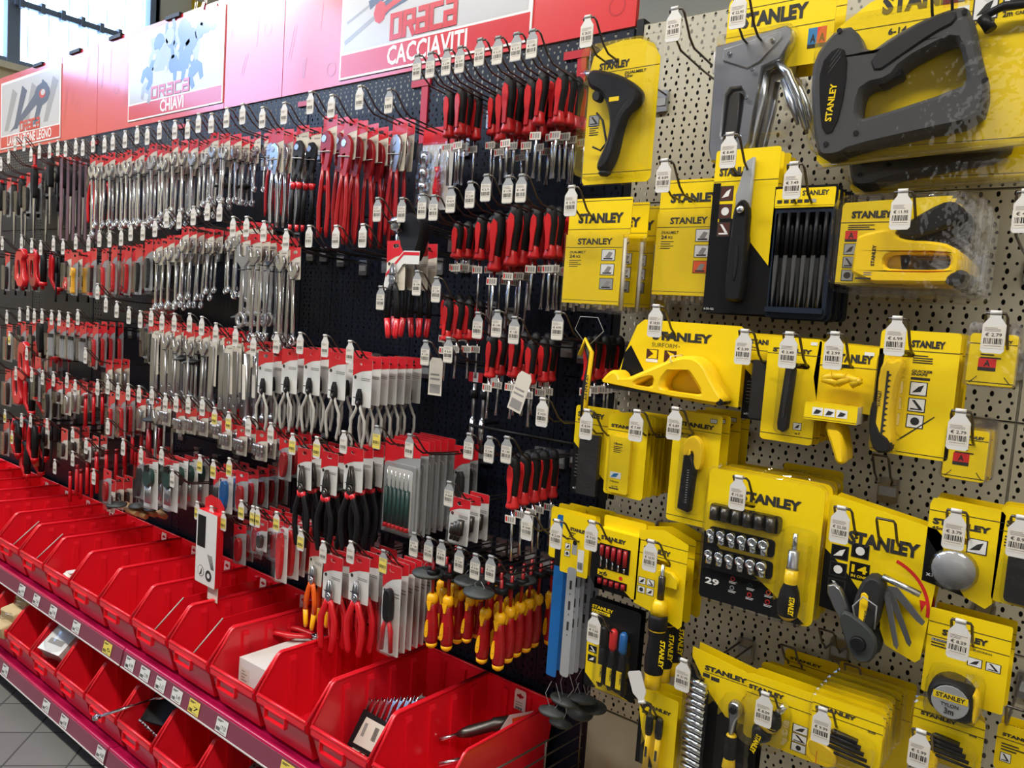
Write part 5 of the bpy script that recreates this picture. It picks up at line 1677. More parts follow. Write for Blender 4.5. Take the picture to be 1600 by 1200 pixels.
K = {}
K['w1'] = wrench_T(.215, 'long chrome wrench on card', .0115)
K['w2'] = wrench_T(.19, 'chrome wrench on card', .0105, tilt=.03)
K['w3'] = wrench_T(.16, 'short chrome wrench on card', .009, (.042, .075))
K['w4'] = wrench_T(.13, 'small chrome wrench on card', .008, (.036, .062))
K['w5'] = wrench_T(.20, 'flat grey wrench on card', .013, (.050, .07), 'satin_steel', ring=False)
K['w6'] = wrench_T(.26, 'extra long chrome wrench', .0125, (.05, .075))
K['ww'] = wrench_T(.23, 'broad steel wrench', .019, (.05, .06), 'satin_steel', top=-.02)
K['gw'] = wrench_T(.215, 'grey tube wrench on card', .012, (.042, .085), 'satin_steel', ring=False)
g = G()
g.tube([(0, -.006, -.02), (0, -.006, -.21)], .008, 'satin_steel', 8)
g.tube([(0, -.006, -.205), (0, -.006, -.225)], .010, 'satin_steel', 8)
K['tb'] = plain('tube_spanner', 'wrench', 'grey tube spanner on card', g, [('header_card', rcard(.04, .07)), ('price_flag', G().box(-.006, .010, -.016, -.0155, -.15, -.05, 'label'))])
K['st'] = plain('flat_spanner', 'wrench', 'flat grey steel spanner on card', G().prism(rrect(-.013, -.23, .013, -.03, .003, 1), -.008, -.004, 'satin_steel', [list(reversed(circ(0, -.19, .004, 8)))], inset=.001), [('header_card', rcard(.042, .06)), ('card_tail', G().box(.010, .024, -.002, -.001, -.15, -.04, 'label'))])
K['cr'] = cobra_T('long red slip joint pliers', 'vde_red', .25, 'dark_red')
K['cb'] = cobra_T('black and red handled slip joint pliers', 'rubber', .22, 'charcoal', tip='red_plastic', card=(.05, .06))
K['cg'] = cobra_T('chrome slip joint pliers, red handles', 'dark_red', .23, 'satin_steel', card=(.055, .13))
K['cl'] = cobra_T('chrome locking pliers', 'chrome', .21, 'chrome', card=(.05, .12))
K['cx'] = cobra_T('chrome pliers with red handles', 'dark_red', .19, 'satin_steel', card=(.05, .10))
K['pg'] = pliers_T('precision_pliers', 'small pliers with pale grey handles', 'pale_handle', .145, (.070, .120), top=-.062, spread=1.5, low='white', red=.30, jm='rubber')
K['pk'] = pliers_T('circlip_pliers', 'black handled circlip pliers on card', 'black', .20, (.066, .11), collar='red_plastic', nose=.012, top=-.045, fat=1.35, spread=1.2, low='white')
K['pr'] = pliers_T('combination_pliers', 'black and red combination pliers', 'rubber', .17, (.060, .115), tipm='red_plastic', top=-.04, spread=.8, jm='satin_steel', fat=1.5)
K['po'] = pliers_T('insulated_pliers', 'insulated orange and yellow pliers', 'orange', .17, (.062, .115), tipm='vde_yellow', top=-.05, jm='satin_steel', fat=1.5, collar='orange')
K['pv'] = pliers_T('insulated_pliers', 'red insulated pliers on white card', 'red_plastic', .185, (.070, .12), top=-.05, jm='satin_steel', fat=1.7, collar='red_plastic', spread=1.2, low='white')
K['ps'] = pliers_T('tin_snips', 'tin snips with red handles', 'red_plastic', .21, None, top=-.01, jm='charcoal', nose=.02)
K['d1'] = driver_T(.118, .095, .0145, 'large black and red screwdriver')
K['d2'] = driver_T(.105, .11, .013, 'black and red screwdriver')
K['d3'] = driver_T(.078, .035, .0125, 'stubby black and red screwdriver')
K['d4'] = driver_T(.088, .09, .0118, 'slim black and red screwdriver')
K['d5'] = driver_T(.128, .155, .0155, 'extra long black and red screwdriver', sr=.0036)
K['d6'] = driver_T(.095, .13, .0125, 'long bladed black and red screwdriver')
K['vd'] = vde_T('insulated red and yellow screwdriver', 1.05)
K['ve'] = vde_T('small insulated red and yellow screwdriver', .9)
K['bk'] = blister_T(.042, .17, 'knife', 'red utility knife in blister pack')
K['bs'] = blister_T(.06, .18, 'saw', 'black pruning saw in blister pack')
K['by'] = blister_T(.06, .16, 'yellow', 'yellow cutter in blister pack')
K['bd'] = blister_T(.05, .17, 'charcoal', 'dark tool in red topped blister pack')
K['bo'] = blister_T(.055, .085, 'sockets', 'small blister card of grey sockets', low='beige_card', red=.38)
K['bt'] = blister_T(.058, .105, 'bits', 'blister card with three black socket bits', low='white', red=.26)
K['bz'] = blister_T(.05, .14, 'strips', 'grey blade strips in clear pack')
K['bc'] = blister_T(.085, .165, 'comb', 'white card with dark green key set', low='white', red=.10)
K['bp'] = blister_T(.125, .235, 'precision', 'grey case of six precision screwdrivers', low='mid_grey', red=.22)
K['bw'] = blister_T(.062, .22, 'stripper', 'wire stripper on white card', low='white', red=.20)
K['br'] = blister_T(.06, .12, 'dark_red', 'blister pack of small red pieces', red=.28)
K['bl'] = blister_T(.055, .155, 'grip_red', 'narrow clear blister with driver', low='white', red=.05)
K['bb'] = blister_T(.07, .12, 'blue_plastic', 'blue tool case in blister pack', low='white', red=.12)
K['bm'] = blister_T(.05, .09, 'dark_steel', 'small red topped card with black piece', low='white', red=.40)
K['sn'] = blister_T(.055, .155, 'snips', 'red handled scissors on card', low='beige_card')
K['sh'] = blister_T(.055, .125, 'satin_steel', 'steel scraper on red topped card', low='beige_card', red=.32)
K['so'] = blister_T(.062, .12, 'charcoal', 'orange topped card with grey cutter', low='beige_card', red=.42)
g = G().prism(rrect(-.011, -.30, .011, .01, .003, 1), -.001, .001, 'strip_mauve')
K['sp'] = plain('hacksaw_strip', 'blade', 'long mauve saw blade strip', g)
g = G().prism(smooth_poly([(-.018, .0), (.010, .004), (.022, -.03), (.016, -.07), (.020, -.12), (-.002, -.125), (-.016, -.09), (-.020, -.04)]), -.018, .0, 'rubber', inset=.004)
K['hb'] = plain('trowel', 'hand tool', 'black gripped grey bladed tool', g, [('blade', G().prism([(-.010, -.12), (.012, -.12), (.004, -.27), (-.002, -.27)], -.010, -.006, 'satin_steel')), ('grip_edge', G().prism([(-.018, -.005), (.012, -.001), (.006, .014), (-.012, .010)], -.014, -.002, 'red_plastic'))])
g = G().tube([(-.02, -.01, 0), (.02, -.01, -.004), (.028, -.01, -.05), (.024, -.01, -.13)], [.010, .012, .013, .012], 'rubber', 8)
K['cg2'] = plain('caulking_gun', 'hand tool', 'red tool with black tubular grip', g, [('bow', G().tube([(-.03, -.01, .01), (-.045, -.01, -.03), (-.05, -.01, -.10), (.02, -.01, -.15)], [.006, .008, .008, .007], 'red_plastic', 8)), ('end_cap', G().tube([(.025, -.01, -.125), (.024, -.01, -.14)], [.016, .014], 'red_plastic', 8))])
g = G().prism(smooth_poly([(-.04, .01), (.03, .02), (.04, -.02), (.02, -.03), (.03, -.09), (.05, -.12), (.03, -.15), (-.03, -.14), (-.045, -.06)]), -.02, 0, 'red_plastic', [list(reversed(smooth_poly([(-.02, -.03), (.01, -.04), (.015, -.10), (-.015, -.11)])))], inset=.004)
K['sg'] = plain('caulking_gun', 'hand tool', 'red hand tool with dark insert', g, [('insert', G().prism([(-.02, -.02), (.012, -.03), (.016, -.11), (-.016, -.115)], -.014, -.004, 'rubber'))])
g = G().tube([(0, -.006, 0), (0, -.006, -.115)], [.006, .007], 'red_plastic', 8)
K['rt'] = plain('awl', 'hand tool', 'plain red handled tool', g, [('cap', G().tube([(0, -.006, .004), (0, -.006, -.012)], .0065, 'dark_red', 8))])
g = G().tube([(0, -.008, 0), (.006, -.008, -.13)], [.009, .011], 'wood', 8)
K['wd'] = plain('hammer', 'hammer', 'tool with pale wooden handle', g, [('head', G().box(-.02, .03, -.02, .006, -.012, .008, 'dark_steel', .003))])
g = G().tube([(0, -.006, .0), (0, -.006, -.15), (0, -.006, -.175)], [.0035, .0035, .005], 'rubber', 6)
K['dk'] = plain('file', 'file', 'thin black rod tool', g, [('handle', G().tube([(0, -.006, 0), (0, -.006, -.06)], [.006, .0075], 'rubber', 8))])
K['ti'] = plain('key_handle', 'hand tool', 'ratchet handle with ball end', G().tube([(0, -.01, 0), (0, -.01, -.10)], [.006, .0065], 'satin_steel', 8).lathe([(.004, .006), (.012, .0), (.012, -.012), (.006, -.018)], 'chrome', 10, 0, -.01), [('handle', G().tube([(0, -.01, -.10), (0, -.01, -.22)], [.008, .010], 'dark_red', 8))])
g = G().prism(rrect(-.055, -.18, .055, .04, .003, 1), -.024, -.002, 'white', side='red_plastic')
g.rect(-.048, -.07, -.004, .025, -.0246, 'print_black')
for i in range(4):
    g.flat([(.010 + i * .007, -.085), (.013 + i * .007, -.085), (.036 + i * .004, -.125), (.033 + i * .004, -.125)], -.0246, 'ink')
g.flat(circ(-.022, -.142, .017, 14), -.0246, 'ink').flat(circ(-.022, -.142, .0155, 14), -.0248, 'white').flat([(-.030, -.155), (-.022, -.142), (-.014, -.128), (-.018, -.152)], -.0250, 'ink')
g.flat(circ(.020, -.148, .017, 14), -.0246, 'ink').flat(circ(.020, -.148, .008, 8), -.0248, 'white')
K['bx'] = plain('tool_box_pack', 'box', 'white and red carton with window', g, [('hanger', G().prism([(-.05, .04), (.055, .04), (.055, .06), (.03, .08), (-.02, .085), (-.05, .07)], -.003, -.002, 'red_plastic')), ('sticker', G().box(-.002, .053, -.012, -.011, -.225, -.18, 'label'))])
g = G().tube([(-.04, -.01, .01), (.0, -.012, 0), (.05, -.01, -.006)], [.012, .016, .010], 'wood', 8)
K['wk'] = plain('wooden_knob_tool', 'hand tool', 'brown wooden knob', g)
g = G().prism(smooth_poly([(-.05, .02), (.02, .03), (.05, .0), (.04, -.05), (.02, -.09), (-.02, -.06), (-.03, -.02)]), -.03, -.002, 'rubber', inset=.006)
K['hv'] = plain('hole_punch', 'hand tool', 'chrome and black punch in clear blister', g, [('turret', G().lathe([(.018, -.034), (.016, -.042), (.006, -.044)], 'chrome', 12, -.03, -.0, axis='y').tube([(-.035, -.02, -.01), (-.03, -.02, -.07)], .009, 'chrome', 8)), ('banner', G().prism([(-.06, -.14), (-.055, -.11), (.0, -.06), (.05, -.06), (.05, -.09), (.0, -.09), (-.055, -.155)], -.034, -.033, 'white').flat([(-.055, -.113), (.0, -.063), (.05, -.063), (.05, -.070), (.0, -.070), (-.056, -.123)], -.0345, 'card_red'))])
g = G().prism(rrect(-.055, -.19, .055, .012, .004, 1), 0, .001, 'white')
g.rect(-.055, -.03, .055, .012, -.0004, 'card_red')
K['bg'] = plain('tool_pack', 'tool pack', 'clear pack with red screwdriver', g, [('socket', G().tube([(-.03, -.012, -.05), (-.03, -.012, -.08)], .013, 'chrome', 10).tube([(-.03, -.012, -.09), (-.03, -.012, -.115)], .014, 'chrome', 10).tube([(-.03, -.012, -.125), (-.03, -.012, -.145)], .014, 'chrome', 10).tube([(-.03, -.012, -.155), (-.03, -.012, -.18)], .013, 'chrome', 10)),
    ('screwdriver', G().tube([(.02, -.012, -.045), (.02, -.012, -.10)], .003, 'chrome', 8), [('handle', G().tube([(.02, -.014, -.09), (.02, -.014, -.105), (.02, -.014, -.14), (.02, -.014, -.175)], [.010, .006, .011, .008], 'red_plastic', 10)), ]),
    ('bag', G().add([(-.055, -.022, -.188), (.055, -.022, -.188), (.055, -.020, -.03), (-.055, -.020, -.03)], [(0, 1, 2, 3)], 'clear_bag').add([(-.055, -.022, -.188), (-.055, -.020, -.03), (-.055, 0, -.03), (-.055, 0, -.188)], [(0, 1, 2, 3)], 'clear_bag'))])
g, sub = security_disc(.04, .02, 3)
K['sd'] = plain('security_disc', 'security tag', 'dark grey security disc on wire', g, sub)
K['sv'] = plain('long_socket_driver', 'screwdriver', 'long black socket driver', G().tube([(0, -.01, -.015), (0, -.01, -.12)], .005, 'satin_steel', 8).tube([(0, -.01, -.03), (0, -.01, -.05)], .010, 'rubber', 8).tube([(0, -.01, -.10), (0, -.01, -.16)], [.008, .009], 'chrome', 8), [('card', G().prism(rrect(-.03, -.012, .03, .012, .002, 1), 0, .001, 'white').rect(-.03, -.012, -.016, .012, -.0004, 'card_red'))])
K['lt'] = plain('paper_label', 'label', 'white hanging paper label', G().prism([(-.012, .01), (.012, .01), (.018, 0), (.018, -.075), (-.018, -.075), (-.018, 0)], -.0005, .0005, 'label').rect(-.014, -.07, .014, -.05, -.0008, 'ink_grey').rect(-.014, -.04, .012, -.036, -.0008, 'ink_grey').rect(-.014, -.03, .010, -.026, -.0008, 'ink_grey'))

# every row: (u, v of the peg tip, kind, how many, distance behind the tip of the first, spacing, price)
ROWS = [
    ('top row', [(-12, 252, 'hb', 3, .12, .05), (-26, 256, 'bd', 4, .10, .04), (-42, 260, 'hb', 3, .12, .05), (920, 28, '', 0), (834, 49, 'd2', 5, .11, .03, '1.80'), (809, 54, 'd2', 5, .10, .035, '2.19'), (780, 60, 'd1', 3, .12, .04, '2.10'), (752, 63, 'd1', 3, .10, .04, '3.40'),
                 (721, 75, 'd1', 3, .14, .04, '3.60'), (700, 79, 'd6', 2, .16, .03, '2.90'), (675, 84, 'd2', 3, .10, .03, '2.10'), (654, 88, 'd2', 2, .11, .03, '2.60'),
                 (610, 141, 'bg', 1, .17, .03), (564, 136, 'cg', 2, .13, .03), (520, 150, 'cr', 5, .06, .035), (487, 145, 'cr', 3, .06, .04), (446, 162, 'cb', 3, .06, .04), (412, 169, 'cl', 4, .05, .03),
                 (381, 164, 'cx', 3, .10, .03), (356, 170, 'w4', 4, .10, .03), (332, 179, 'w3', 4, .05, .03), (312, 179, 'w3', 5, .05, .03), (295, 189, 'w3', 4, .06, .03), (275, 190, 'w2', 4, .06, .03), (251, 191, 'w2', 4, .05, .03), (232, 200, 'w2', 4, .06, .03),
                 (216, 199, 'w1', 6, .05, .03), (197, 206, 'w1', 6, .05, .03), (178, 210, 'w1', 5, .05, .03), (165, 214, 'w1', 4, .06, .03), (147, 214, 'w1', 4, .06, .03), (131, 220, 'w1', 4, .05, .03), (120, 218, 'w6', 3, .06, .03),
                 (104, 222, 'ps', 2, .10, .05), (92, 221, 'bd', 3, .12, .04), (79, 225, 'sp', 7, .04, .022), (63, 226, 'hb', 2, .12, .05), (50, 231, 'dk', 4, .10, .04), (39, 215, 'hb', 3, .10, .05), (25, 215, 'bd', 4, .12, .04), (15, 235, 'hb', 3, .10, .05), (3, 247, 'bd', 3, .1, .04)]),
    ('second row', [(-12, 374, 'cg2', 2, .12, .05), (-28, 376, 'bd', 4, .10, .04), (-44, 378, 'dk', 4, .10, .04), (817, 275, 'd2', 4, .10, .04, '1.80'), (796, 277, 'd2', 4, .11, .04, '1.75'), (762, 275, 'd5', 3, .10, .035, '2.19'), (737, 286, 'd5', 3, .10, .04, '2.39'), (707, 294, 'd6', 3, .10, .04, '4.19'),
                    (680, 307, 'd3', 3, .08, .03, '1.80'), (662, 305, 'd3', 2, .12, .03, '3.60'), (630, 311, 'hv', 1, .05, .04, '2.19'), (592, 311, '', 0, 0, 0, '3.60'), (569, 352, '', 0, 0, 0, '7.50'), (527, 354, '', 0, 0, 0, '5.25'), (485, 354, '', 0, 0, 0, '3.90'),
                    (449, 360, 'w1', 1, .03, .03), (414, 347, 'w6', 2, .06, .03), (387, 340, 'w6', 6, .03, .025), (366, 340, 'ww', 5, .04, .025), (345, 317, 'ww', 3, .10, .03), (326, 316, 'w2', 4, .10, .03), (304, 324, 'w3', 3, .12, .03), (282, 330, 'w3', 4, .10, .03),
                    (262, 329, 'w2', 5, .06, .025), (244, 344, 'w2', 6, .05, .025), (225, 350, 'w2', 5, .05, .025), (206, 351, 'bd', 4, .06, .03), (191, 359, 'bd', 4, .06, .03), (173, 362, 'bk', 4, .06, .03), (157, 362, 'bk', 4, .05, .035), (140, 369, 'bk', 4, .05, .035), (120, 367, 'bs', 3, .06, .04),
                    (100, 375, 'by', 2, .04, .04), (85, 370, 'sn', 3, .05, .04), (65, 377, 'dk', 4, .06, .04), (51, 374, 'cg2', 2, .10, .05), (35, 368, 'cg2', 2, .08, .05), (5, 371, 'sg', 2, .08, .05)]),
    ('third row', [(12, 486, 'bd', 4, .06, .04), (-6, 488, 'hb', 3, .10, .05), (-24, 490, 'bd', 4, .10, .04), (-42, 492, 'bk', 4, .10, .04), (806, 497, 'd4', 3, .06, .04, '1.85'), (779, 487, 'd4', 4, .06, .04, '1.99'), (749, 490, 'd4', 4, .05, .04, '2.79'), (684, 435, 'd4', 4, .04, .035, '1.79'), (654, 425, 'd3', 3, .10, .04, '1.90'), (597, 449, '', 0, 0, 0, '3.90'), (612, 346, 'pr', 4, .02, .035),
                   (370, 512, 'tb', 4, .04, .03), (339, 506, 'st', 4, .04, .03), (317, 496, 'st', 5, .04, .03), (298, 491, 'gw', 4, .05, .03), (274, 491, 'gw', 4, .05, .03), (255, 489, 'gw', 5, .05, .03), (238, 484, 'gw', 4, .05, .03), (221, 487, 'st', 4, .05, .03),
                   (203, 481, 'w6', 2, .10, .03), (184, 472, 'bd', 4, .12, .03), (167, 464, 'bd', 4, .14, .03), (154, 444, 'bk', 2, .2, .03), (123, 485, 'bk', 4, .06, .03), (108, 489, 'bz', 4, .05, .03), (94, 487, 'bz', 4, .04, .03), (82, 486, 'bz', 4, .04, .03), (67, 484, 'bz', 4, .03, .03), (55, 484, 'cg2', 2, .08, .05), (45, 480, 'hb', 3, .08, .04), (32, 482, 'hb', 3, .08, .04)]),
    ('fourth row', [(-8, 560, 'sg', 2, .10, .05), (-26, 562, 'bd', 4, .10, .04), (-44, 565, 'bk', 4, .10, .04), (68, 580, 'bm', 3, .06, .04), (85, 582, 'sh', 4, .05, .03), (874, 489, 'd4', 6, .12, .028, '4.99'), (703, 529, '', 0, 0, 0, '4.20'), (667, 534, '', 0, 0, 0, '1.99'), (549, 534, 'pg', 7, .04, .028), (510, 525, 'pg', 3, .04, .04), (471, 521, 'pg', 4, .04, .03), (434, 521, 'pg', 4, .04, .03), (398, 526, 'pg', 4, .04, .03),
                    (186, 600, 'sh', 4, .08, .03), (170, 592, 'bk', 3, .05, .03), (154, 594, 'bk', 3, .05, .03), (135, 545, 'sh', 3, .08, .03), (119, 595, 'rt', 6, .04, .03), (106, 584, 'bm', 3, .06, .04), (51, 576, 'bd', 4, .06, .03), (43, 542, 'bs', 3, .04, .04), (26, 574, 'cg2', 2, .06, .05), (16, 519, 'sg', 2, .06, .05)]),
    ('fifth row', [(-10, 640, 'cg2', 2, .10, .05), (-28, 642, 'bd', 4, .10, .04), (-46, 645, 'bk', 4, .10, .04), (170, 655, 'rt', 5, .06, .03), (75, 655, 'so', 3, .06, .04), (735, 679, '', 0, 0, 0, '2.70'), (767, 684, 'd3', 5, .10, .04, '2.90'), (794, 684, 'd2', 5, .03, .035, '1.80'), (642, 680, 'bd', 2, .18, .03), (591, 667, 'bp', 6, .085, .024), (539, 675, 'pk', 4, .03, .035), (497, 684, 'pk', 4, .04, .035), (459, 679, 'pk', 4, .04, .035), (425, 662, 'br', 4, .05, .03),
                   (390, 652, 'bo', 5, .04, .03), (359, 645, 'bo', 5, .04, .03), (337, 638, 'bo', 5, .04, .03), (318, 622, 'bo', 5, .05, .03), (296, 619, 'bo', 5, .05, .03), (277, 617, 'bo', 5, .05, .03), (260, 617, 'bo', 4, .05, .03), (239, 606, 'bo', 4, .05, .03), (219, 604, 'gw', 3, .06, .03), (202, 601, 'ti', 2, .08, .04),
                   (136, 686, 'rt', 6, .04, .035), (115, 669, 'bm', 3, .05, .03), (49, 647, 'dk', 3, .05, .03), (35, 647, 'cg2', 2, .05, .04), (9, 641, 'cg2', 2, .05, .04)]),
    ('sixth row', [(704, 754, 'bt', 3, .04, .03, '4.50'), (434, 801, 'bl', 4, .02, .03), (397, 792, 'bm', 4, .03, .03), (404, 794, 'br', 3, .06, .03), (379, 783, 'br', 4, .05, .03), (360, 717, 'br', 5, .04, .035), (335, 720, 'bb', 3, .04, .03), (314, 712, 'bd', 4, .06, .03), (271, 735, '', 0),
                   (254, 700, 'bc', 4, .03, .035), (222, 699, 'bc', 3, .03, .04), (194, 687, 'bd', 4, .06, .03), (148, 734, 'so', 3, .06, .03), (115, 706, 'rt', 5, .02, .035), (87, 719, 'rt', 3, .06, .04), (20, 674, 'cg2', 2, .06, .05)]),
    ('bottom row', [(769, 870, 'vd', 6, .04, .036, '2.70'), (745, 867, 'vd', 5, .05, .04, '3.90'), (720, 857, 've', 4, .05, .03, '3.60'), (692, 846, 'vd', 3, .03, .04, '2.70'), (672, 841, 'vd', 3, .02, .04, '2.80'), (649, 834, 'vd', 2, .10, .04, '1.99'),
                    (601, 861, 'bw', 6, .03, .022), (550, 847, 'pv', 4, .03, .03), (507, 847, 'pv', 3, .03, .03), (472, 829, 'po', 3, .05, .03), (351, 801, 'br', 4, .05, .03), (332, 792, 'bx', 1, .01, .03), (310, 785, '', 0)]),
]
QY = {(591, 667), (497, 684), (459, 679), (404, 794), (434, 801), (397, 792), (379, 783), (360, 717), (335, 720), (314, 712), (310, 785), (332, 792), (351, 801), (472, 829), (601, 861), (337, 638), (359, 645), (9, 641), (20, 674), (16, 519)}
q = random.Random(11)
for rn, lst in ROWS:
    lst = sorted(lst, key=lambda e: -e[0])
    for i, e in enumerate(lst):
        u, v, kind, n = e[:4]
        if (u, v) == (920, 28):
            continue
        off, dy = (e[4], e[5]) if len(e) > 4 else (.05, .03)
        price = e[6] if len(e) > 6 else ''
        L = .27
        where = '%s-from-right peg, %s' % (nth(i + 1), rn)
        nt = (u, v) in ((612, 346),)
        h = hook(u, v, 'double wire tool hook%s, %s' % ('' if nt else ' with price tag' + (' ' + price if price else ''), where), price, L, grey=u > 590, yellow=(u, v) in QY, notag=nt)
        if not kind:
            continue
        t = K[kind]
        for j in range(n):
            yy = -L + off + j * dy
            if yy > -.02:
                break
            zz = h.z + .010 - .004 * (j == 0)
            hang = .006 if t.name in ('screwdriver',) else 0
            lab = '%s, %s on %s' % (t.desc, ('front one' if j == 0 else nth(j + 1) + ' back'), where)
            a = .05 if t.cat in ('wrench', 'screwdriver', 'pliers') else .03
            if kind in ('bw', 'bp', 'sp', 'bx', 'pg'):
                a = .012
            t.put(TRS(h.x + q.uniform(-.004, .004), yy, zz + hang, q.uniform(-a, a) * 1.5, q.uniform(-a, a)), lab, 'tools on the %s' % where)

# loose pieces between the rows
LOOSE = ((682, 566, 'lt', .24), (820, 590, 'lt', .24), (747, 590, 'sv', .06), (762, 592, 'sv', .06), (208, 795, 'wk', .18), (222, 800, 'wk', .16), (236, 797, 'wk', .13), (252, 800, 'wk', .10),
                                     (285, 560, 'sd', .2), (300, 565, 'sd', .2), (340, 620, 'sd', .1), (240, 655, 'sd', .2), (262, 665, 'sd', .16), (287, 668, 'sd', .12), (375, 495, 'sd', .12), (430, 495, 'sd', .1), (400, 508, 'sd', .1),
                                     (165, 660, 'sd', .12), (190, 665, 'sd', .1), (182, 788, 'sd', .24), (215, 790, 'sd', .18), (239, 794, 'sd', .16), (350, 290, 'sd', .15), (380, 292, 'sd', .12), (530, 760, 'sd', .2),
                                     (670, 895, 'sd', .25), (707, 900, 'sd', .2), (735, 908, 'sd', .24), (748, 925, 'sd', .27), (812, 905, 'sd', .15), (168, 740, 'br', .26), (60, 680, 'wd', .2), (73, 660, 'so', .2))
for i, (u, v, kind, o) in enumerate(LOOSE):
    p = P(u, v, o)
    z = p.z
    if kind == 'sd':
        z += .024
    M = TRS(p.x, p.y, z, q.uniform(-.5, .5) if kind in ('sd', 'lt') else 0, .3 if (u, v) == (820, 590) else 0)
    near = {'lt': 'beside the empty pegs', 'sv': 'on dark board below the screwdrivers', 'wk': 'above the red bins', 'sd': 'hanging among the tools', 'bm': 'low on dark board', 'br': 'low on dark board', 'wd': 'low on dark board', 'so': 'low on dark board'}[kind]
    K[kind].put(M, '%s %s, %s from the right' % (K[kind].desc, near, nth(1 + sum(1 for e in LOOSE if e[2] == kind and e[0] > u))), K[kind].cat + 's loose on board')
# crosswise rail near the empty pegs
bar_g = G().tube([(-1.20, -.10, 1.235), (-.90, -.10, 1.235)], .004, 'black', 6).tube([(-1.20, -.10, 1.235), (-1.20, 0, 1.235)], .004, 'black', 6).tube([(-.90, -.10, 1.235), (-.90, 0, 1.235)], .004, 'black', 6)
tag(link('display_rail', bar_g.mesh('display_rail')), 'black wire rail fixed across dark board below screwdrivers', 'rail')
bar_g = G().tube([(-1.30, -.09, 1.46), (-.92, -.09, 1.46)], .0035, 'black', 6).tube([(-1.30, -.09, 1.46), (-1.30, 0, 1.46)], .0035, 'black', 6).tube([(-.92, -.09, 1.46), (-.92, 0, 1.46)], .0035, 'black', 6)
tag(link('display_rail', bar_g.mesh('display_rail')), 'higher black wire rail between two screwdriver rows', 'rail')

# ================================================================ shelves and bins
def shelf(x0, x1, z, yf, desc, labels):
    """steel shelf with a channelled magenta front edge and a sloping price rail"""
    g = G().box(x0, x1, yf + .07, -.002, z - .03, z, 'dark_steel')
    s = link('shelf', g.mesh('shelf'))
    tag(s, desc, 'shelf')
    prof = [(yf + .075, z + .002), (yf + .068, z + .010), (yf + .055, z + .008), (yf + .035, z + .001), (yf + .015, z + .002), (yf + .004, z + .010), (yf, z + .006), (yf, z - .040), (yf + .006, z - .040), (yf + .02, z - .008), (yf + .075, z - .012)]
    e = G()
    n = len(prof)
    vs = [(x0 + .001, p[0], p[1]) for p in prof] + [(x1 - .001, p[0], p[1]) for p in prof]
    e.add(vs, [(i, (i + 1) % n, (i + 1) % n + n, i + n) for i in range(n)], 'rail_magenta', True)
    tr = tessellate_polygon([[Vector((p[0], p[1], 0)) for p in prof]])
    e.add(vs, [tuple(t) for t in tr] + [tuple(i + n for i in reversed(t)) for t in tr], 'rail_magenta')
    link('front_edge', e.mesh('front_edge'), s)
    r = G().add([(x0 + .004, yf - .002, z + .002), (x1 - .004, yf - .002, z + .002), (x1 - .004, yf - .012, z - .042), (x0 + .004, yf - .012, z - .042), (x0 + .004, yf + .001, z + .002), (x1 - .004, yf + .001, z + .002), (x1 - .004, yf - .001, z - .042), (x0 + .004, yf - .001, z - .042)],
                [(0, 1, 2, 3), (7, 6, 5, 4), (0, 4, 5, 1), (1, 5, 6, 2), (2, 6, 7, 3), (3, 7, 4, 0)], 'rail_face')
    r.box(x0 + .004, x1 - .004, yf - .014, yf - .010, z - .045, z - .0415, 'white')
    rl = link('price_rail', r.mesh('price_rail'), s)
    for (x, t, m) in labels:
        if not x0 < x < x1 - .05:
            continue
        w = .052
        l = G()
        l.rect(0, -.036, w, 0, 0, m)
        for k in range(2):
            l.rect(.004, -.006 - k * .003, .03 - k * .008, -.004 - k * .003, -.0003, 'ink')
        bars(l, .003, -.032, .018, .009, -.0003, 'ink', int(x * 100) % 97)
        l.text(t, .024, -.026, .011, -.0004, 'ink', .0, w=.022)
        l.rect(.022, -.033, .044, -.031, -.0003, 'ink_grey')
        link('price_label', l.mesh('price_label'), s, TRS(x, yf - .0046, z - .002, 0, 0, math.atan2(-.010, .044)))
    return s


SZ, LZ = .412, .112
lab_u = [(-3.05, '4.49', 'white'), (-2.92, '3.30', 'white'), (-2.78, '5.90', 'white'), (-2.60, '4.25', 'white'), (-2.38, '5', 'label_yellow'), (-2.235, '4.49', 'white'), (-2.145, '2.99', 'white'), (-2.055, '2.15', 'white'), (-1.965, '3.49', 'white'), (-1.875, '7', 'label_yellow'), (-1.74, '17.50', 'white'), (-1.46, '12', 'label_yellow')]
lab_l = [(-3.08, '3.90', 'white'), (-2.72, '4.20', 'white'), (-2.58, '4.00', 'white'), (-2.32, '14.00', 'white'), (-2.0, '6.50', 'white')]
for i, (a, b) in enumerate(((-2.26, -.90), (-3.62, -2.262), (-4.95, -3.622))):
    shelf(a, b, SZ, -.405, 'upper magenta edged shelf under the red bins, %s section from the cream board' % nth(i + 1), lab_u)
    shelf(a, b, LZ, -.445, 'lower magenta edged shelf near the floor, %s section from the cream board' % nth(i + 1), lab_l)
link_k = tag(link('plinth', G().box(-4.95, -.9, -.34, -.02, 0, .075, 'black').mesh('plinth')), 'black base plinth under the lower shelf', 'plinth')


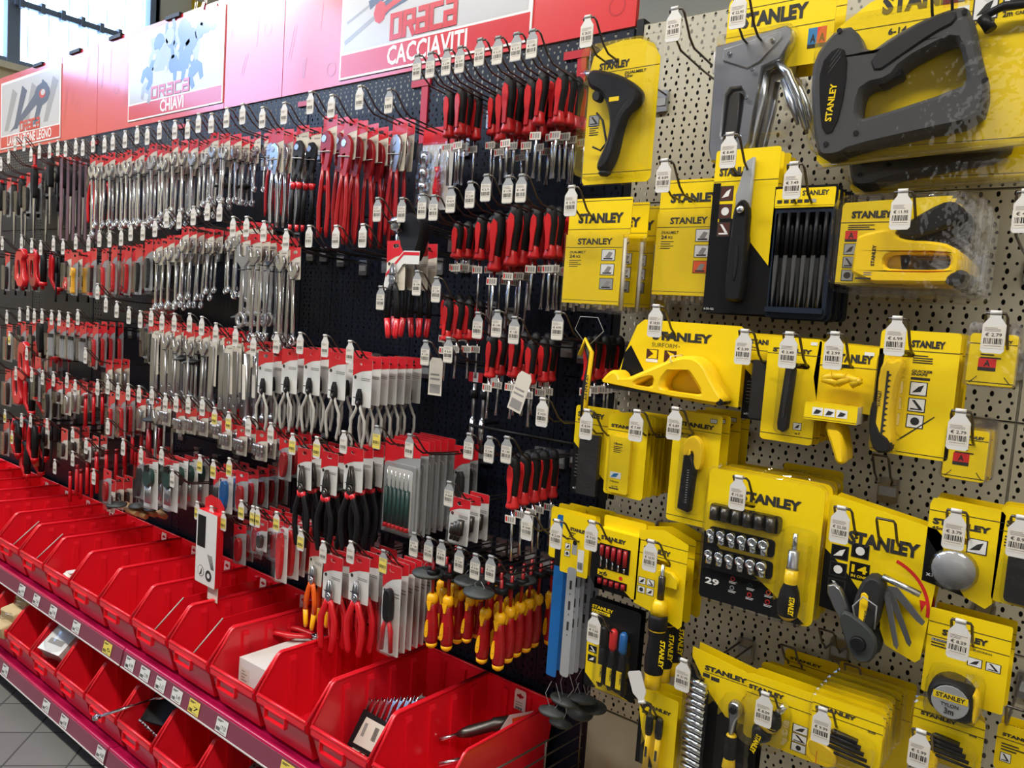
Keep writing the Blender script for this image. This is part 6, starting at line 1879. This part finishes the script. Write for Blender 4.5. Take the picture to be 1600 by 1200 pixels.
def bin_T(w=.2085, d=.36, h=.185, lip=.10, yc=-.315):
    """stackable picking bin: open top, high rear, sloping cheeks, low front lip; origin at rear bottom left"""
    tp = .012
    t = .0035
    yf = -.375
    side = [(0, h), (yc, h + .004), (yc - .012, h - .004), (yf - .002, lip + .012), (yf - .012, lip), (yf - .012, lip - .014), (yf, lip - .030), (yf + .022, 0), (-.012, 0)]
    g = G()

    def cheek(x, sgn):
        n = len(side)
        xs_ = [x + sgn * (tp * (1 - max(0, p[1]) / h)) for p in side]
        vs = [(xs_[i], p[0], p[1]) for i, p in enumerate(side)] + [(xs_[i] + sgn * t, p[0], p[1]) for i, p in enumerate(side)]
        tr = tessellate_polygon([[Vector((p[0], p[1], 0)) for p in side]])
        g.add(vs, [tuple(q) for q in tr] + [tuple(i + n for i in reversed(q)) for q in tr] + [(i, (i + 1) % n, (i + 1) % n + n, i + n) for i in range(n)], 'bin_red')
    cheek(0, 1)
    cheek(w, -1)
    g.box(tp, w - tp, yf + .022, -.012, 0, t, 'bin_red')
    g.add([(0, 0, h), (w, 0, h), (w - tp, -.012, 0), (tp, -.012, 0), (t, -t, h), (w - t, -t, h), (w - tp, -.012 - t, 0), (tp, -.012 - t, 0)], [(0, 1, 2, 3), (7, 6, 5, 4), (0, 4, 5, 1)], 'bin_red')
    fr = [(yf - .012, lip), (yf - .012, lip - .014), (yf, lip - .030), (yf + .022, 0)]
    m = len(fr)
    xa = [0 + tp * (1 - p[1] / h) for p in fr]
    g.add([(xa[i], p[0], p[1]) for i, p in enumerate(fr)] + [(w - xa[i], p[0], p[1]) for i, p in enumerate(fr)] + [(xa[i], p[0] + t, p[1]) for i, p in enumerate(fr)] + [(w - xa[i], p[0] + t, p[1]) for i, p in enumerate(fr)],
          [f for i in range(m - 1) for f in ((i, i + 1, i + 1 + m, i + m), (i + 2 * m, i + 3 * m, i + 1 + 3 * m, i + 1 + 2 * m))], 'bin_red')
    rim = G()
    for x in (.002, w - .002):
        s = 1 if x < .1 else -1
        pth = [(x, -.001, h), (x, yc, h + .004), (x, yc - .010, h - .001), (x + s * tp * .4, yf - .006, lip + .006)]
        rim.tube(pth, .0038, 'bin_red', 6)
    rim.tube([(.002, -.001, h), (w - .002, -.001, h)], .0038, 'bin_red', 6)
    rim.tube([(.008, yf - .008, lip + .003), (w - .008, yf - .008, lip + .003)], .0050, 'bin_red', 8)
    rb = G()
    for x, s in ((.0045, 1), (w - .0045, -1)):
        for k in range(4):
            y = -.06 - k * .075
            rb.prism([(0, 0)] * 0 + [(x + s * .0, h - .012), (x + s * .004, h - .012), (x + s * .004 + s * .004, h - .022), (x + s * .003 + s * tp * .9, .02), (x + s * tp * .85, .02)] if s > 0 else [(x + s * tp * .85, .02), (x + s * .003 + s * tp * .9, .02), (x + s * .008, h - .022), (x + s * .004, h - .012), (x, h - .012)], y - .009, y + .009, 'bin_red')
    for k in range(2):
        x = w * (.33 + .33 * k)
        rb.prism([(x - .008, .02), (x + .008, .02), (x + .008, h - .012), (x - .008, h - .012)], -.014, -.004, 'bin_red')
    lh = G()
    z0, z1, y0 = lip - .040, lip - .012, yf - .013
    for (a, b, c, dd) in ((w * .22, w * .62, z0, z0 + .003), (w * .22, w * .22 + .003, z0, z1), (w * .62 - .003, w * .62, z0, z1), (w * .22, w * .62, z1 - .002, z1)):
        lh.box(a, b, y0 - .003, y0 + .008, c, dd, 'bin_red')
    return T('parts_bin', 'bin', 'red plastic parts bin', g, [('rim', rim), ('rib', rb), ('label_holder', lh)])


BT = bin_T()
dv = G().prism([(0, 0)] * 0 + [(-.33, .0), (0, 0), (0, .165), (-.27, .168), (-.36, .09)], -.001, .001, 'bin_red')
dv.tube([(-.27, 0, .168), (-.36, 0, .09)], .0022, 'pale_handle', 6)
dv.xf(Matrix.Rotation(PI / 2, 4, 'Z'))
DV = T('bin_divider', 'divider', 'divider', dv)
lt = G().prism([(-.014, .02), (.014, .02), (.017, .012), (.017, -.03), (-.017, -.03), (-.017, .012)], 0, .0008, 'white')
lt.flat(smooth_poly([(-.010, .008), (-.004, .008), (0, .013), (.004, .008), (.010, .008), (.010, .002), (.004, .002), (0, -.002), (-.004, .002), (-.010, .002)]), -.0005, 'dark_red')
for k in range(3):
    lt.rect(-.012, -.012 - k * .006, .008, -.010 - k * .006, -.0005, 'ink_grey')
bars(lt, -.012, -.029, .02, .006, -.0005, 'ink', 5)
LT = T('bin_label', 'label', 'label', lt)
tilt = Matrix.Rotation(math.radians(-1.5), 4, 'X')
binM = []
for i in range(17):
    x = -1.155 + .2115 * .0 - .2115 * (i - 1) - .2115
    x = -1.1555 - .2115 * i
    M = Matrix.Translation((x + .0015 + rnd.uniform(-.001, .001), -.028, SZ + .006)) @ tilt
    binM.append(M)
    state = ('with saw and cutter' if i == 0 else 'holding black spanner sets' if i == 1 else 'nearly empty' if i == 2 else 'holding white box' if i == 3 else 'empty' if i not in (4, 5, 9, 10) else 'with a divider')
    BT.put(M, 'red parts bin %s, %s from the near end of upper shelf' % (state, nth(i + 1)), 'red bins on the upper shelf')
    if i in (4, 5, 9, 10):
        DV.put(M @ Matrix.Translation((.085, -.012, .004)) @ Matrix.Rotation(.06, 4, 'Z'), 'red divider with pale edge inside the %s bin from near end' % nth(i + 1), 'dividers')
    if i in (0, 2, 3, 4, 5, 6, 7, 8, 10, 11, 12, 13, 14):
        LT.put(M @ Matrix.Translation((.12, -.020, .165 + rnd.uniform(-.004, .004))), 'white cardboard label hooked inside the rear of %s red bin' % nth(i + 1), 'bin labels')
for i in range(15):
    x = -.945 - .2115 * i
    M = Matrix.Translation((x - .2115 + .004, -.065, LZ + .006)) @ tilt
    state = 'holding spanner sets' if i == 5 else 'with red packs' if i == 3 else 'holding wrapped box' if i == 8 else 'holding sponges' if i == 10 else 'empty'
    BT.put(M, 'red parts bin %s, %s from the near end of lower shelf' % (state, nth(i + 1)), 'red bins on the lower shelf')

# ---------------------------------------------------------------- what lies in the bins
# chrome spanner set in a black holder, second bin


def spanner_set(n=8):
    g = G().prism([(-.075, 0), (.075, 0), (.080, .075), (-.070, .085)], -.012, 0, 'black', inset=.002)
    l = G().prism([(-.058, .010), (.066, .008), (.060, .068), (-.050, .072)], -.0135, -.0125, 'label')
    l.rect(-.045, .03, -.035, .06, -.0138, 'ink_grey')
    bars(l, -.01, .03, .014, .03, -.0138, 'ink', 8)
    l.text('0000', .02, .03, .008, -.0138, 'ink', 0) if False else None
    l.flat([(.034, .02), (.040, .02), (.040, .055), (.034, .055)], -.0138, 'ink').flat(circ(.037, .06, .006, 8), -.0138, 'ink')
    p = [('card_label', l)]
    for i in range(n):
        x = -.066 + i * .0185
        ll = .032 + i * .0065
        w = G().prism([(x - .0025, .075), (x + .0025, .075), (x + .003, .08 + ll * .6), (x + .007, .08 + ll * .8), (x + .007, .08 + ll), (x + .002, .08 + ll * .85), (x - .002, .08 + ll * .85), (x - .005, .08 + ll), (x - .006, .08 + ll * .8)], -.008, -.004, 'chrome', inset=.001)
        w.prism([(x - .004, -.018), (x + .004, -.018), (x + .003, 0), (x - .003, 0)], -.008, -.004, 'chrome')
        p.append(('spanner', w))
    return T('spanner_set', 'spanner set', 'set', g, p)


SP = spanner_set()
b1 = binM[1]
SP.put(b1 @ Matrix.Translation((.108, -.285, .035)) @ Matrix.Rotation(-.05, 4, 'Y') @ Matrix.Rotation(-.55, 4, 'X'), 'chrome spanner set in black holder with white label in red bin', 'spanner sets')
SP.put(b1 @ Matrix.Translation((.105, -.31, .010)) @ Matrix.Rotation(.1, 4, 'Y') @ Matrix.Rotation(-1.2, 4, 'X'), 'second spanner set lying flat below the labelled one', 'spanner sets')
SP.put(b1 @ Matrix.Translation((.115, -.19, .03)) @ Matrix.Rotation(.5, 4, 'Y') @ Matrix.Rotation(-1.1, 4, 'X'), 'spanner set lying towards the rear of the second bin', 'spanner sets')
# first bin: dark cutter tool and keyhole saw
b0 = binM[0]
g = G().tube([(0, 0, 0), (.05, 0, 0)], .005, 'chrome', 8)
T('ratchet_tool', 'hand tool', '', g, [('body', G().tube([(.045, 0, 0), (.06, 0, 0), (.075, 0, 0), (.13, 0, 0), (.135, 0, 0), (.19, 0, 0)], [.007, .012, .014, .014, .017, .012], 'dark_steel', 10)), ('card', G().prism([(.13, -.02), (.22, -.025), (.23, .02), (.17, .025)], -.02, -.018, 'white').rect(.175, -.012, .222, .016, -.0205, 'print_orange'))]).put(
    b0 @ Matrix.Translation((.015, -.185, .085)) @ Matrix.Rotation(.95, 4, 'Z') @ Matrix.Rotation(-.2, 4, 'Y'), 'dark ratchet tool with steel tip lying in nearest red bin')
T('keyhole_saw', 'hand tool', '', G().tube([(0, 0, 0), (.07, 0, 0)], .006, 'chrome', 8), [('body', G().tube([(.065, 0, 0), (.08, 0, 0), (.19, 0, .002)], [.008, .013, .015], 'rubber', 10))]).put(
    b0 @ Matrix.Translation((.045, -.215, .05)) @ Matrix.Rotation(.95, 4, 'Z') @ Matrix.Rotation(-.12, 4, 'Y'), 'second dark tool with bright tip lying deeper in nearest bin')
T('red_scraper', 'hand tool', '', G().prism(smooth_poly([(0, 0), (.06, .004), (.10, .012), (.16, .010), (.17, -.004), (.10, -.006), (.05, -.008)]), -.01, 0, 'red_plastic', inset=.002), [('edge', G().box(-.01, .01, -.008, -.004, -.006, .004, 'pale_handle'))]).put(
    b0 @ Matrix.Translation((.05, -.33, .014)) @ Matrix.Rotation(.5, 4, 'Z') @ Matrix.Rotation(-1.4, 4, 'X'), 'red plastic tool on the floor of nearest bin')
T('loose_card', 'card', '', G().box(0, .06, 0, .02, 0, .008, 'clear_bag'), [('strip', G().box(.005, .055, .004, .016, .008, .010, 'grip_red'))]).put(binM[2] @ Matrix.Translation((.10, -.35, .006)) @ Matrix.Rotation(.3, 4, 'Z'), 'small clear packet on the floor of the third bin')
# fourth bin: white box with red pliers on top
b3 = binM[3]
g = G().box(0, .125, 0, .24, 0, .118, 'white')
g.rect(.008, .004, .045, .095, -.0006, 'label')
for k in range(8):
    g.rect(.014, .085 - k * .008, .014 + .024 * (.6 + .4 * (k % 2)), .088 - k * .008, -.0010, 'ink_grey')
s_ = G()
s_.add([(.1253, .02, .03), (.1253, .12, .03), (.1253, .12, .075), (.1253, .02, .075)], [(0, 1, 2, 3)], 'dark_red').add([(.1256, .03, .038), (.1256, .085, .038), (.1256, .085, .068), (.1256, .03, .068)], [(0, 1, 2, 3)], 'label')
for k in range(9):
    s_.add([(.1259, .034 + k * .0055, .044), (.1259, .037 + k * .0055, .044), (.1259, .037 + k * .0055, .064), (.1259, .034 + k * .0055, .064)], [(0, 1, 2, 3)], 'ink')
T('carton', 'box', '', g, [('sticker', s_)]).put(b3 @ Matrix.Translation((.045, -.325, .006)) @ Matrix.Rotation(.02, 4, 'Z'), 'white carton with red barcode label standing in fourth red bin')
pp = pliers_T('pliers', 'x', 'red_plastic', .22, None, top=0, jm='satin_steel', fat=1.5)
pp.put(b3 @ Matrix.Translation((.150, -.10, .136)) @ Matrix.Rotation(-1.15, 4, 'Z') @ Matrix.Rotation(-PI / 2, 4, 'X') @ Matrix.Rotation(0, 4, 'Z'), 'red handled pliers lying on the white carton')
T('header_card', 'card', '', G().box(0, .09, 0, .08, 0, .002, 'white').box(.05, .09, 0, .08, .002, .003, 'card_red')).put(b3 @ Matrix.Translation((.075, -.20, .1245)) @ Matrix.Rotation(.1, 4, 'Z'), 'white and red card lying under pliers on carton')
# small things further along
g = G().box(0, .06, 0, .11, 0, .035, 'red_plastic').box(.008, .052, .03, .09, .035, .036, 'white')
T('small_carton', 'box', '', g, [('flap', G().box(0, .06, .105, .11, .0, .045, 'white'))]).put(binM[12] @ Matrix.Translation((.07, -.28, .09)) @ Matrix.Rotation(.4, 4, 'Z') @ Matrix.Rotation(-.3, 4, 'X'), 'small red and white carton lying in a far red bin')
T('beige_packet', 'packet', '', G().prism(smooth_poly([(0, 0), (.05, 0), (.055, .03), (.01, .04)]), 0, .05, 'beige_card', inset=.004), [('fold', G().box(.01, .045, .01, .04, .036, .038, 'white'))]).put(binM[8] @ Matrix.Translation((.08, -.36, .06)), 'beige folded packet at the lip of ninth bin')
# lower shelf bins: spanner sets, ring spanner over the lip, wrapped boxes, sponges
lb = lambda i: Matrix.Translation((-.945 - .2115 * i - .2115 + .004, -.065, LZ + .006)) @ tilt
hold = T('spanner_holder', 'spanner set', '', G().prism([(-.05, 0), (.05, 0), (.055, .12), (-.045, .13)], -.012, .004, 'black', inset=.002), [('socket', G().tube([(-.04, -.016, .10), (.04, -.016, .10)], .006, 'rubber', 8))])
B4 = lb(5)
hold.put(B4 @ Matrix.Translation((.085, -.30, .085)) @ Matrix.Rotation(.35, 4, 'Z') @ Matrix.Rotation(-.75, 4, 'X') @ Matrix.Scale(1.25, 4), 'black spanner holder lying upside down in lower bin')
for k in range(7):
    w = wrench_g(.10, .008, 'chrome', True, .0)
    T('ring_spanner', 'wrench', '', w).put(B4 @ Matrix.Translation((.05 + k * .013, -.335 + k * .002, .105 - k * .004)) @ Matrix.Rotation(.15 * (k % 3), 4, 'Y') @ Matrix.Rotation(.7, 4, 'X'), 'small chrome ring spanner, %s of a row in the lower bin' % nth(k + 1), 'ring spanners in the lower bin')
w = wrench_g(.20, .010, 'chrome', True, .0)
w.xf(Matrix.Rotation(-PI / 2, 4, 'X'))
T('ring_spanner', 'wrench', '', w).put(B4 @ Matrix.Translation((.045, -.26, .150)) @ Matrix.Rotation(-.25, 4, 'Z') @ Matrix.Rotation(.14, 4, 'X'), 'polished ring spanner sticking out over the lower bin lip')
for k in range(4):
    T('open_spanner', 'wrench', '', wrench_g(.12, .012, 'chrome', True, .0)).put(B4 @ Matrix.Translation((.155 + .005 * (k % 2), -.22 - k * .018, .125 - k * .008)) @ Matrix.Rotation(.3 - k * .2, 4, 'Y') @ Matrix.Rotation(.6, 4, 'X'), 'open ended chrome spanner, %s in the heap beside black holder' % nth(k + 1), 'open spanners in the lower bin')
T('card_label', 'label', '', G().box(0, .06, 0, .03, 0, .001, 'label').box(.02, .04, .006, .024, .001, .0014, 'ink')).put(B4 @ Matrix.Translation((.12, -.35, .03)) @ Matrix.Rotation(.4, 4, 'Z') @ Matrix.Rotation(.5, 4, 'X'), 'white barcode label on the bottom of spanner bin')
B6 = lb(8)
g = G().box(-.06, .06, -.03, .03, 0, .15, 'white')
g.rect(-.04, .03, .04, .05, -.0306, 'ink_grey').rect(-.045, .12, .03, .125, -.0306, 'ink')
wr = G().tube([(0, 0, -.02), (0, 0, .03), (0, 0, .09), (0, 0, .14), (0, 0, .175)], [.04, .085, .09, .08, .03], 'clear_bag', 10, sy=.55)
T('wrapped_box', 'box', '', g, [('wrap', wr)]).put(B6 @ Matrix.Translation((.09, -.35, .105)) @ Matrix.Rotation(.2, 4, 'Z') @ Matrix.Rotation(-.9, 4, 'X') @ Matrix.Scale(.95, 4), 'white booklet in clear wrap sticking out of lower bin')
B7 = lb(10)
for k in range(3):
    T('sponge', 'sponge', '', G().prism(rrect(-.055, 0, .055, .05, .008, 2), -.07, .05, 'sponge', inset=.006), [('wrap', G().tube([(-.06, -.05, .02), (-.02, -.075, .03), (.03, -.072, .04), (.058, -.04, .03)], [.006, .014, .012, .004], 'clear_bag', 6))]).put(
        B7 @ Matrix.Translation((.12 + .02 * k, -.33 + k * .04, .08 + .045 * k)) @ Matrix.Rotation(.2 - .1 * k, 4, 'Z') @ Matrix.Rotation(.2, 4, 'X'), 'beige wrapped sponge block, %s in the heap at far lower bin' % nth(k + 1), 'sponges')
for k in range(2):
    K['br'].put(lb(3) @ Matrix.Translation((.07 + .07 * k, -.20, .11)) @ Matrix.Rotation(-1.0, 4, 'X') @ Matrix.Rotation(.3, 4, 'Z'), 'clear blister of red pieces lying in lower bin, %s one' % nth(k + 1), 'packs in the lower bin')

# ================================================================ wire divider and low wire shelf at the cream board
g = G()
for k in range(5):
    g.tube([(-.868, -.40, .475 + k * .035), (-.868, -.02, .455 + k * .033)], .0022, 'peg_wire', 6)
for y in (-.39, -.17, -.03):
    g.tube([(-.868, y, .44), (-.868, y, .592 - y * .05)], .0026, 'peg_wire', 6)
tag(link('wire_divider', g.mesh('wire_divider')), 'upright wire shelf divider beside the nearest red bin', 'wire divider')
g = G().box(-.866, .6, -.42, -.005, .440, .452, 'tin')
tag(link('shelf', g.mesh('shelf')), 'low beige shelf under the cream pegboard', 'shelf')
g = G().prism(rrect(0, 0, .16, .22, .006, 2), -.001, .001, 'yellow')
g.logo = None
c = C(.16, .22).card('yellow')
c.logo = None
c = C(.16, .22)
c.card('yellow')
C.logo(c, .25, .2, .5, .05)
c.pict(.6, .25, .75, .38, 'print_white', 0).pict(.78, .25, .93, .38, 'print_white', 1)
sd = C(.16, .22).rod((.2, .75), (.55, .35), .012, 'dark_red', -.012)
se = C(.16, .22).rod((.12, .85), (.2, .75), .014, 'yellow_plastic', -.012)
TT = T('screwdriver_pack', 'tool pack', '', c, [('handle', sd), ('handle_end', se), ('blister', blister(.16, .22, .1, .2, .9, .95, .028, .02))])
for k, (x, y, a) in enumerate(((-.845, -.03, .12), (-.835, -.19, -.12))):
    TT.put(Matrix.Translation((x, y, .456 + .03 * k)) @ Matrix.Rotation(a, 4, 'Z') @ Matrix.Rotation(-PI / 2 + .02, 4, 'X'), 'yellow screwdriver pack lying on low beige shelf, %s one' % nth(k + 1), 'packs lying on low shelf')

# ceiling strip lamps of the shop, over the aisle
for i, lx in enumerate((-5.2, -3.2, -1.2, 0.8)):
    b = G().box(lx - .78, lx + .78, -1.90, -1.60, 3.76, 3.84, 'white')
    o = tag(link('strip_light', b.mesh('strip_light')), 'white ceiling strip lamp over the aisle, %s from the end window' % nth(i + 1), 'lamp', 'strip lamps')
    link('diffuser', G().box(lx - .75, lx + .75, -1.87, -1.63, 3.735, 3.76, 'lamp_glow').mesh('diffuser'), o)
    link('suspension', G().tube([(lx - .6, -1.75, 3.84), (lx - .6, -1.75, ZC)], .003, 'mid_grey', 5).tube([(lx + .6, -1.75, 3.84), (lx + .6, -1.75, ZC)], .003, 'mid_grey', 5).mesh('suspension'), o)
